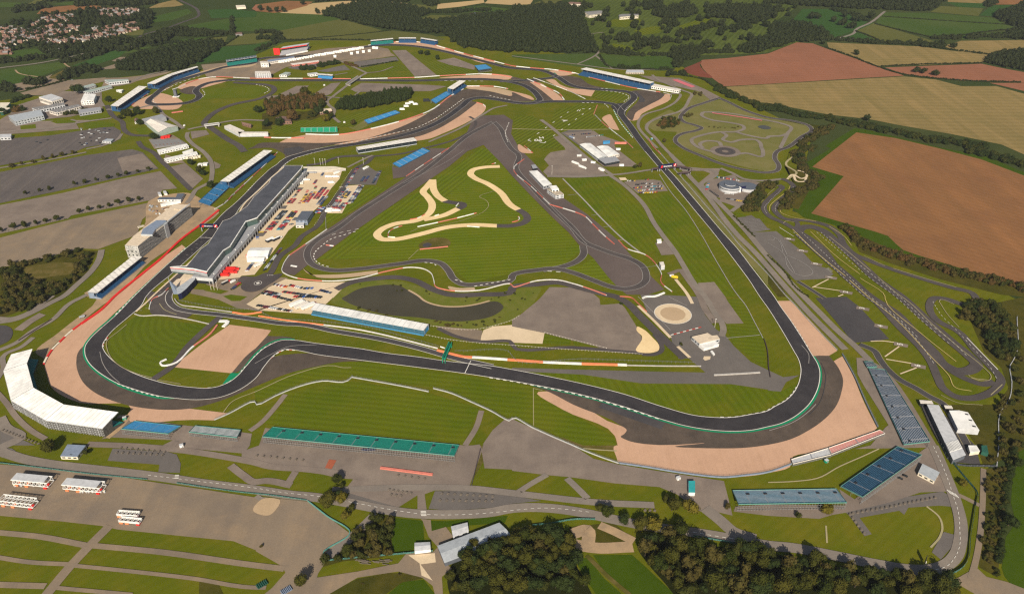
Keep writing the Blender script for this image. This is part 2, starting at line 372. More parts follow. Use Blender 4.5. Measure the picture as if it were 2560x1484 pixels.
many('field', 'stubble', 3, '''
@02 2080,858 @03 0,832 1340,755 1650,785 1900,850 2250,850 2520,925 2700,1000 2700,1600 2300,1425 1800,1320 1300,1235 1000,1175 600,1130 0,1015 @02 2300,1000 2130,900
@03 580,420 800,430 1500,460 1800,500 2250,552 2100,622 1100,655 800,552 600,478
@03 1720,458 1900,405 2600,395 2600,500 2250,548 1900,510
@03 1770,0 2190,-5 2150,38 1770,22
@00 1450,85 1560,38 1720,0 1810,52 1720,68''')
many('field', 'soil', 3, '''
@13 435,183 670,0 @03 870,1305 1250,1360 @13 1680,0 2100,110 2520,270 2700,340 2700,1420 2520,1345 2100,1245 1800,1150 1480,1052 1330,1000 1260,940 1180,862 1060,822 425,640 745,275
@01 0,48 300,10 560,20 500,60 300,112 180,130 0,112
@00 360,142 420,80 830,45 1000,65 1000,90 700,112
@03 2210,0 2520,-5 2520,48 2210,48''')
many('field', 'soil_pink', 3, '''
@02 1870,592 2100,576 2520,530 @03 280,420 440,430 600,490 1080,655 1340,748 900,772 0,828 @02 2083,853 1960,762 1880,680 1850,620
@03 1150,667 2100,630 2350,682 2520,712 2600,730 2600,820 1900,797 1550,757 1330,727
@03 2180,818 2520,820 2620,900 2520,898
@00 2480,90 2520,45 @01 0,45 30,100 @00 2520,110''')
many('field', 'soil_red', 4, '''@02 1690,685 1780,640 1870,605 1850,640 1885,695 1960,770 1850,757 1730,722''', True)
many('field', 'verge', 2, '''
@13 250,600 520,260 330,170 620,0 @03 560,1440 850,1262 1000,1285 @13 1700,-5 2150,80 2520,235 2700,300 2700,1480 2520,1400 2200,1290 1700,1170 1400,1100 1150,1010 1000,900 850,830 600,740 350,680
@33 2430,0 2600,-40 2600,1430 2420,1400 2330,1290 2300,1200 2340,900 2440,760 2390,560
@32 800,1080 1180,1075 1300,1180 1600,1461 1160,1461 900,1230
@32 620,1130 740,1100 900,1300 1080,1461 850,1500 720,1300
@31 1370,715 1640,740 1660,960 1480,1060 1350,1040 1320,900
@31 1720,740 1880,745 2480,690 2450,760 1900,800 1730,840
@31 1440,1340 1650,1320 1760,1461 1300,1461''')
sheet('golf_course', 'golf', '@02 640,30 700,240 740,370 830,480 850,535 1200,555 1700,552 1950,545 2200,540 @03 0,520 280,420 300,410 250,330 0,260 300,60 0,30 @02 2520,-20 1000,-30 640,-10', 3, False)
many('golf_fairway', 'grass_stripe_d', 4, '''
@02 930,240 1000,190 1250,185 1280,215 1120,275 960,262
@02 1640,260 1850,190 1960,180 1990,205 1800,260 1680,290
@02 900,480 1000,430 1150,455 1250,500 1000,505
@02 1200,300 1400,260 1500,280 1440,330 1250,350''')
many('rough_ground', 'rough', 2, '''
@10 0,1185 240,1150 500,1070 800,995 965,1010 900,1125 850,1250 600,1500 @20 500,60 330,90 0,215
@33 2150,230 2360,200 2340,500 2300,900 2260,1300 2080,1200 2060,900 2140,600
@13 0,1100 190,1461 100,1461 -60,1250
@03 0,1160 560,1245 430,1350 220,1461 @13 160,180 500,250 300,600 120,560 280,400 180,170 220,0
@13 750,800 1000,900 1250,1010 1800,1160 2520,1380 2520,1461 2300,1440 1700,1290 1200,1130 900,1020 840,900
@23 1880,60 2250,60 2520,0 2600,0 2600,1461 @33 2130,220 @23 2050,1461 1900,1250 1800,1060 2250,1060 2370,900 2300,700 2130,550 2000,250
@31 1000,860 1110,740 1300,680 1370,720 1330,900 1350,1040 1240,1100 850,1140 640,1200 620,1130 720,1100
@31 700,1461 1000,1310 1300,1255 1560,1262 1640,1310 1440,1345 1280,1461
@32 560,800 1000,760 1210,940 1180,965 780,960 560,880
@30 1960,1340 2140,1345 2200,1461 1960,1461
@01 60,1120 250,1090 480,1100 600,1070 640,1150 500,1200 300,1260 60,1280''')
many('mown_grass', 'grass_dry', 2, '''
@02 1640,1120 1760,1030 2050,985 2520,1160 @03 450,1250 420,1330 100,1461 @13 100,210 0,230 @12 2300,190 2050,120 1700,-10 @02 1600,1400 1620,1300 1400,1290 1300,1230 1380,1170 1550,1080
@02 1740,950 1790,900 1900,900 1950,1000 1760,1060 1680,1110
@12 1560,250 1640,330 1900,640 2400,1200 2520,1360 2520,1240 2100,740 1760,350
@01 900,1250 1080,1180 1100,1240 1000,1290''')
sheet('wood_shade_floor', 'wood_shade_floor', '@31 1890,1250 2000,1080 2300,860 2450,900 2520,860 @32 100,840 300,900 520,830 600,980 620,1150 700,1300 800,1500 @31 1920,1500', 3)  # dark sheet painting in the shade between the trunks
sheet('wood_shade_floor', 'wood_shade_floor', '@32 1240,1000 1480,890 1700,950 1850,990 2100,1000 2400,1080 2520,1120 @33 0,1080 300,1130 700,1200 1000,1240 1500,1330 1800,1430 1900,1520 @32 1640,1520 1500,1350 1350,1180', 3)  # same painted shade under the right-hand wood
many('car_park', 'hardstanding', 5, '''@h 1570,1225 1700,1190 2150,1175 2300,1200 2440,1400 1850,1445 @12 1235,440''')
many('lake_shore', 'bank_grass', 3, '''
@11 740,1461 900,1330 1200,1290 1450,1310 1740,1400 2000,1450 2520,1410 @12 150,1350 295,1370 250,1461 @22 200,80 0,228 @21 2300,312 1900,312 1720,275 1000,145 740,60''')
many('rough_ground', 'rough_brown', 3, '''
@00 480,762 640,682 760,690 680,782 520,792
@10 220,1170 560,1120 760,1130 820,1060 700,1240 520,1260 300,1300
@22 440,1340 700,1461 @32 1030,0 1030,50 700,30 600,0 @22 580,1461
@31 2100,0 2230,0 2260,120 2140,330 2200,60
@32 1000,190 1400,245 1900,320 2070,350 2060,372 1500,310 1400,300
@22 1000,1400 1040,1461 700,1440''')
# mown grass inside the circuit
many('mown_grass', 'grass_stripe_a', 2, '''
@12 20,300 200,490 400,690 560,840 690,1000 500,1150 0,1230 @11 2100,1320 1900,1150 1700,1090 620,1090 1200,650 1720,360 2000,150 2200,0 2280,0
@12 700,1140 800,1080 1050,1350 500,1180''')
many('mown_grass', 'grass_stripe_e', 3, '''
@11 1130,370 1290,400 780,710 640,790 600,770 690,640
@11 620,1090 1200,650 1720,360 1650,420 1600,600 1200,800 1150,930 800,1090
@11 2000,150 2200,0 2280,0 2400,130 2100,200 2080,300 1850,500 1780,380 1780,280''')
many('mown_grass', 'grass_stripe_b', 2, '''
@12 510,290 960,275 1100,400 1280,560 1400,800 1480,890 1470,1010 1240,1020 700,560
@12 1250,470 1520,440 1700,600 2200,1461 1900,1461 1650,1080''')
many('mown_grass', 'grass_rings', 3, '''
@20 1330,190 2060,285 1880,480 1480,810 1180,680 1050,540 1080,400''')
many('mown_grass', 'grass_stripe_b', 3, '''
@22 1300,850 2150,858 @23 0,920 130,930 300,850 200,1000 @22 2520,1120 1950,1185 1500,1085 150,735 700,765''')
many('mown_grass', 'grass_stripe_c', 3, '''
@21 240,950 950,830 1720,950 2200,1100 2030,1461 2000,1440 190,1260 80,1240 290,1040
@21 -20,900 600,650 1070,640 2520,835 @22 200,880 300,1000 1000,1370 1030,1461 700,1461 0,1190 @21 1800,900 960,790 650,830 0,1030
@00 1500,1000 1600,900 1720,880 1930,940 1860,1000 1600,1020
@00 2000,880 2520,850 @01 110,870 130,890 60,920 @00 2520,965 2100,970 1950,1000 2010,940
@22 2100,20 2260,20 2480,400 2500,700 2180,470 2110,300''')
many('mown_grass', 'grass_stripe_d', 3, '''
@02 420,1100 650,1030 830,1050 810,1140 960,1275 480,1310 380,1200
@02 20,1150 200,1140 380,1290 550,1461 200,1461 0,1400
@02 830,890 1000,895 1150,940 1160,980 1080,1015 950,1012 780,950
@01 1650,610 1780,600 2140,700 2100,720 1790,740
@01 1060,740 1540,725 1560,750 1050,770
@01 1050,680 1400,610 1520,700 1060,705
@01 800,1170 1000,1120 1450,1040 1400,1090 1080,1180 960,1250 800,1250
@01 150,1240 480,1180 800,1210 800,1280 440,1290 180,1330''')
# hard standings, car parks
many('car_park', 'tarmac_dark', 4, '''
@00 0,1372 500,1335 1100,1240 1190,1290 1190,1370 1050,1420 @10 850,-10 700,50 0,170
@10 0,235 850,68 1300,10 1405,40 1560,200 1250,272 600,415 0,540
''')
many('car_park', 'tarmac_lot', 4, '''
@22 1260,-30 1330,150 1560,400 1640,610 1740,605 1905,745 1400,735 800,720 150,703 0,698 0,718 150,737 700,765 1280,852 2150,858 2520,912 @23 0,922 125,932 165,860 180,838 310,770 150,790 20,730 @22 2520,720 2350,640 2180,480 2100,380 2010,320 1900,180 1830,0
@13 0,820 80,815 330,1010 460,1150 580,1180 645,1238 580,1282 270,1300 0,1030 @12 2330,830
@i 960,985 1250,930 1330,990 1410,1000 1560,1180 1640,1215 1210,1280
@01 310,672 480,612 780,592 830,620 600,660 460,692
@01 600,702 870,642 925,690 700,712
@01 975,655 960,612 1380,560 1405,600 1050,668
@30 1060,150 1110,30 1640,60 1740,90 1780,180 1770,270 1560,262 1570,190
@30 0,20 120,30 200,90 60,40
@20 0,1310 350,1461 @30 100,0 0,-10
@31 1760,450 2100,442 2520,460 @32 0,492 290,545 0,572 @31 2520,600 1900,640 1700,622
@33 790,680 760,658 1200,528 1722,452 1810,520 1805,602 1680,592 1380,612 1340,682 1290,642 900,712 1020,872 950,892
@33 1730,850 1840,880 1825,980 1700,1122 1612,1050
@31 980,340 1650,470 1590,490 1400,610 900,520 920,470
@02 570,1280 780,1280 960,1461 700,1461 480,1310''')
many('car_park', 'hardstanding', 4, '''
@10 0,560 620,440 1200,300 1580,225 1745,395 1600,410 1540,500 700,662 670,692 0,842
@10 1155,97 1400,52 1548,192 1210,236
@22 0,228 70,187 250,40 @12 290,1461 370,1365 600,1370 790,1420 @22 860,20 870,80 1070,66 1110,108 1200,250 1235,310 1290,430 1235,542 1290,562 940,522 320,358 0,292 @21 2520,277
@12 1830,1325 1990,1315 2100,1461 @22 2120,40 2280,262 2110,266 2060,210 1960,60 1870,0
@h 180,340 330,300 560,470 1230,1070 700,1112 200,1132 60,1102 -20,1020 100,900 0,780 60,700 130,640 425,590 400,540
@h 390,260 980,215 1080,290 1520,440 1380,500 1420,560 1820,870 1780,920 1170,920 1000,780 680,470 500,320
@i 560,210 900,130 1000,230 1280,262 1490,300 1250,480 1150,600 1080,700 965,772 760,700 600,652 640,600 480,550 330,420 335,330 440,230
@21 2440,1212 2520,1190 @22 0,1200 300,1335 600,1461 @32 800,130 1060,190 1500,262 2085,350 2150,600 2170,690 1950,640 1850,650 1620,480 1450,410 1000,372 570,312 345,292 0,250 @31 2520,238 2250,225 2222,60 @21 2240,1440 2330,1310
@21 90,1290 30,1461 @31 -140,60 -140,150 0,192 340,232 600,272 800,320 1000,337 920,470 1400,610 1590,490 1590,630 1680,630 1660,480 1760,442 2100,402 2230,40 2200,-10 @21 2130,1461 2050,1461 1000,1380
@20 1000,1400 1270,1180 1780,1260 2150,1300 2480,1345 2460,1461 @30 2400,80 1750,20 1600,0 @20 1700,1410 1100,1382
@33 0,580 760,592 700,430 850,530 1450,100 1560,20 1640,0 1760,300 1790,452 1500,462 1200,560 760,662 640,682 500,722 0,692 @32 2180,650 2200,600
@01 930,882 1040,818 1700,838 1880,852 1720,900 980,907
@01 240,925 400,848 522,845 450,912 320,942
@01 560,932 740,822 835,815 740,922 700,942
@01 80,952 300,932 750,952 650,977 150,1002
@01 1340,500 1475,495 1785,747 1560,752
@01 1780,600 1950,570 2160,650 2150,690 1900,640
@12 1410,932 1520,902 1595,1045 1470,1052
@l 1230,540 1540,520 1605,602 1260,692
@l 840,1240 1130,1170 1460,1457 @10 2000,300 1890,400
@l 1690,1130 1830,1200 1800,1260 1720,1280
@02 1250,745 1500,762 1650,772 1900,880 2060,965 1950,985 1850,905 1700,872 1400,800
@00 0,1180 100,1120 150,1200 1000,1180 750,1220 780,1270 0,1330
@00 130,1050 600,900 1000,900 1010,1080 700,1150 400,1180 300,1140 200,1200 80,1180
@i 0,20 380,10 640,10 560,180 240,330 180,320 440,110 300,60 0,60''')
many('car_park', 'tarmac_brown', 4, '''
@10 0,880 690,702 1530,522 1560,562 1400,702 1350,852 970,992 800,987 200,1142 0,1172
@30 -80,170 0,187 600,227 1200,312 1450,352 2000,432 2520,512 @31 0,500 510,552 935,872 655,1092 690,1142 610,1262 560,1480 60,1480 160,1400 290,1252 260,1190 0,1042 @30 2520,1032 2300,942 1800,892 1160,827 1000,792 600,747 0,692 -80,680
@00 200,917 650,795 1040,765 1040,800 900,835 700,875 620,902 560,932 400,942 240,937
@00 1040,770 1230,765 1500,735 1700,700 1640,730 1350,800 1280,830 1000,860
@00 0,857 400,780 520,730 480,772 640,790 200,902 100,902 160,862
@00 1100,602 1180,565 1310,563 1240,592 1170,612
@00 950,690 1160,625 1160,670 1100,680
@33 1680,1332 1850,1312 2050,1200 2150,1292 2350,1342 2600,1440 2600,1500 2100,1500 1900,1382
@01 -20,620 200,560 700,480 1100,450 1300,482 1325,512 800,602 300,662 150,742 -20,742
@00 1980,640 2230,620 2530,640 2530,772 2030,757
@01 820,602 1310,510 1372,552 960,612
@31 1480,1062 1740,1052 1790,1000 1700,900 1640,742 1620,722 1720,732 1730,842 1870,802 1945,902 1790,1000 1850,1142 1930,1212 1830,1292 1840,1461 1760,1461 1740,1382 1640,1302 1400,1240 1000,1300 690,1480 540,1480 600,1300 1000,1240 1400,1160
@l 400,700 880,610 1180,790 520,890
@l 680,1180 1130,1165 1030,1080 740,1000''')
sheet('building_site', 'dirt', '@10 1540,480 1850,440 1950,480 2060,560 2150,600 1850,850 1650,1000 1500,1100 1130,1461 @20 1100,20 700,340 500,520 480,590 400,680 440,640 350,540 580,350 900,0 @10 860,1461 1400,1070 1230,1000 1300,900 1400,800', 4)
many('yard', 'asphalt_dark', 5, '''
@23 1490,1040 1640,1060 1900,1330 2040,1461 @33 2090,192 1820,165 1700,0 @23 1560,1200
@23 470,12 770,0 900,100 1192,415 1000,442 842,452 660,232
@c 840,540 1100,550 1050,602 790,597''')
sheet('yard', 'hardstanding', '@23 870,600 960,600 1150,700 1300,880 1420,1060 1660,1461 @33 1655,20 850,35 @23 1010,1461 1150,1290 1185,1260 940,870 880,760', 4, False)
many('paved_court', 'concrete', 5, '''
@c 1060,240 1860,190 1800,380 1640,560 1440,880 1300,1000 @d 1270,130 1180,260 960,560 760,800 600,1000 350,1020 260,1100 @b 980,560 960,430 @c -50,1500 500,860
@d 1100,1062 1400,1110 2000,1150 2465,1142 2150,1457 @21 760,5 700,62 560,172 0,132 @b 1950,1072 1700,950 1960,772
@c 1830,520 2235,490 2020,862 1950,872 1850,1052 1560,1052 1650,880
@21 2240,327 2330,292 2520,277 @22 0,292 320,357 300,462 0,452 @21 2200,432
@22 1890,585 1955,585 1950,615 1900,628 1880,610
@h 1470,1140 1600,1135 1645,1185 1510,1192
@31 1500,1080 1760,1060 1770,1150 1620,1170 1740,1330 1630,1280 1610,1160''')
many('paved_court', 'tarmac_lot', 6, '''@c 560,910 780,900 740,967 490,965
@d 560,152 850,162 770,247 480,245
@c 840,540 1100,550 1050,602 790,597
@c 2180,140 2400,150 2520,225 @11 1240,220 1180,360 @c 1960,490''')
many('paved_court', 'tarmac_brown', 5, '''@b 600,740 630,650 860,670 1200,750 1350,700 1500,640 1620,560 1680,700 1900,690 2050,620 2380,420 2520,430 2100,640 1700,950 1980,1075 2050,1100 1500,1020 1150,860 900,800
@b 1000,490 1600,420 1380,700 1200,660 900,560
@21 1760,285 2230,330 2210,432 2000,400 1840,330''')
many('lawn', 'grass_stripe_c', 7, '''@b 860,682 1290,682 1180,750
@b 1240,792 1400,762 1720,802 1580,888 1410,890
@22 320,365 580,425 575,475 305,460
@22 605,432 850,495 610,478
@l 130,500 330,450 490,610 260,632
@00 770,1150 1060,1115 1080,1150 900,1190 800,1170
@00 820,1220 1000,1195 1130,1220 1120,1250 830,1270
@00 500,1200 600,1175 750,1190 740,1210 560,1220
@00 200,1240 350,1225 355,1265 205,1285
@12 2180,640 2230,635 2310,660 2300,675 2230,680''')
# runways of the old airfield and circuit run-offs
sheet('runway', 'runway', '@F 1105,365 1150,325 1160,300 1190,285 1240,283 1262,297 1258,330 1275,360 @12 130,60 260,190 380,340 520,500 740,650 1050,910 1200,1090 1350,1240 1500,1390 @22 1330,-20 1130,-20 @12 1040,1365 950,1270 800,1080 690,985 560,830 400,680 200,480 0,270 @11 2400,130 2270,0 @F 1190,357 @11 2080,30 1900,180 1560,410 950,830 600,1090 580,1115 500,1155 380,1250 265,1230 262,1160 330,1055 700,800 1480,280 1900,0', 5, False)
sheet('runway', 'runway', '@11 1340,180 1410,195 1715,30 1700,0 1900,0 1480,280 1350,300', 5, False)
many('gravel_trap', 'gravel', 5, '''
@10 1640,1050! 1790,950! 1835,985 @20 1310,0 1000,300 900,500 1000,900 1870,1100! 2245,1145! 2110,1215! 1900,1210 1250,1175 1290,1100 780,1040 500,880 460,760 440,680 480,590 600,440 800,270 1140,0
@20 1700,692! 2000,455 2260,275! @21 0,308! 150,330! 110,385 0,510 @20 2400,640 2280,752!
@01 230,1405! 300,1370 480,1330! 820,1330 1170,1258 1480,1180 1690,1118! 1800,1180 1300,1340 900,1420 600,1425
@01 2180,1010! 2260,1038! 2262,1070 2050,1222 1850,1312 1700,1370 1580,1390! 1560,1350 1600,1300 1950,1150
@01 2060,858 2350,865 2520,900 @02 200,960 215,985 150,980 0,940 @01 2520,950 2200,890
@02 170,810! 240,812 370,880 450,930 510,992! 400,995 250,880
@02 330,790! 390,783 480,838 560,868 822,884! 780,952! 650,930 500,880
@02 370,700 450,692 625,725! 540,746 430,746
@02 1500,928! 1556,928! 1552,985 1400,1062 1280,1122 1200,1190 1170,1190 1200,1080 1350,1000
@02 890,1160 960,1128 1000,1180 1057,1284! 1000,1277 930,1220
@00 1300,1042 1430,960 1540,920 1700,950 1800,1024 1740,1076 1500,1077 1350,1070
@00 1750,870 1870,800 2000,773 2260,790 2100,840 1880,890
@01 1290,432 1480,408 1700,430 1900,480 2100,550 2350,620 2300,625 2000,540 1700,465 1450,440
@01 1800,770 2100,745 2400,735 2520,755 2520,772 2100,770
@22 260,935 340,930 1100,1280 1800,1300 @23 300,1200 600,900 640,640 730,585! 832,770 950,1050 1072,1290! 1050,1312 800,1400 650,1461 @33 480,60 225,140 230,185 0,272 @32 2300,305 2100,308 1800,280 1400,220 1100,180 1040,160! 1028,0 @22 1040,1461! 1010,1365 500,1110
@23 90,42! 215,40! 400,220 680,532! 600,580! 440,584! 210,220
@12 70,-40 130,0 200,50 100,45''', True)
many('gravel_trap', 'gravel_tan', 6, '''
@11 460,1180 520,1235 700,1245 1200,1202! 1195,1232! 1000,1262 750,1278 600,1270
@11 1890,1360 2000,1375 2150,1370! 2160,1398! 2000,1400 1910,1390
@00 1650,850 1800,762 2000,702 2520,612 @01 5,615 @00 2520,640 2050,702 1850,768 1700,835
@00 1430,1020 1500,960 1700,850 1500,935
@01 2060,862 2520,935 2520,905 2350,872''', True)
many('runoff', 'runoff', 6, '''
@20 880,440 780,530 752,640 775,760 830,855 930,940 1100,1020 1350,1085 1700,1112 1870,1100 2150,1030 2520,880 @21 0,877 300,760 600,685 850,640 1080,635! 700,560 0,650 @20 2300,920 1900,990 1400,920 1000,750
@21 0,505! 110,385! 380,415 420,460 100,560 @20 2400,720 2280,752! 2450,560
@a 780,340! 900,290 1000,230 1400,213 @01 800,1403 1100,1362 1350,1282 1700,1112 1800,1042 1930,940 2060,882 2300,902 2520,945 @02 0,912 120,960 200,992 0,1000 @01 2520,1000 2150,960 1900,1100 1500,1280 900,1400 650,1450 @a 1520,520! 1500,440 1400,380 1250,320
@01 2080,990 2180,1010! 1950,1180 1750,1290 1600,1345 1300,1382 1000,1402 1400,1310 1800,1160
@02 60,818 170,808! 300,900 410,992! 330,997 200,870
@02 440,755 530,748 640,762 780,840 920,872 700,862 560,822
@02 1180,900 1300,890 1500,930 1480,962 1350,1035 1220,1110 1175,1188 1130,1150 1150,1090 1230,1010 1250,950
@00 1770,892 1900,850 1960,880 1915,930 1850,930
@23 450,588 600,580! 680,680 735,800 722,940 660,1090 560,1200 420,1302 220,1402 0,1456 @32 2300,24 2000,30 1600,12 @22 1900,1440 1300,1448 1130,1410 1070,1376 1110,1345 1128,1310 1070,1265 600,1060 330,922 210,880 600,930 1200,1100 1900,1290 2400,1280 @23 200,1150 420,950 450,750 430,600
@02 0,760 150,790 330,800 0,800''', True)
many('runoff', 'asphalt_dark', 7, '''@22 885,1040 1190,1120 1505,1240 1470,1305 855,1090
@a 1500,330 1800,290 1900,340 1850,400 1560,470 1490,420
@02 1165,903 1230,905 1310,980 1300,1010 1255,1010 1250,960''')
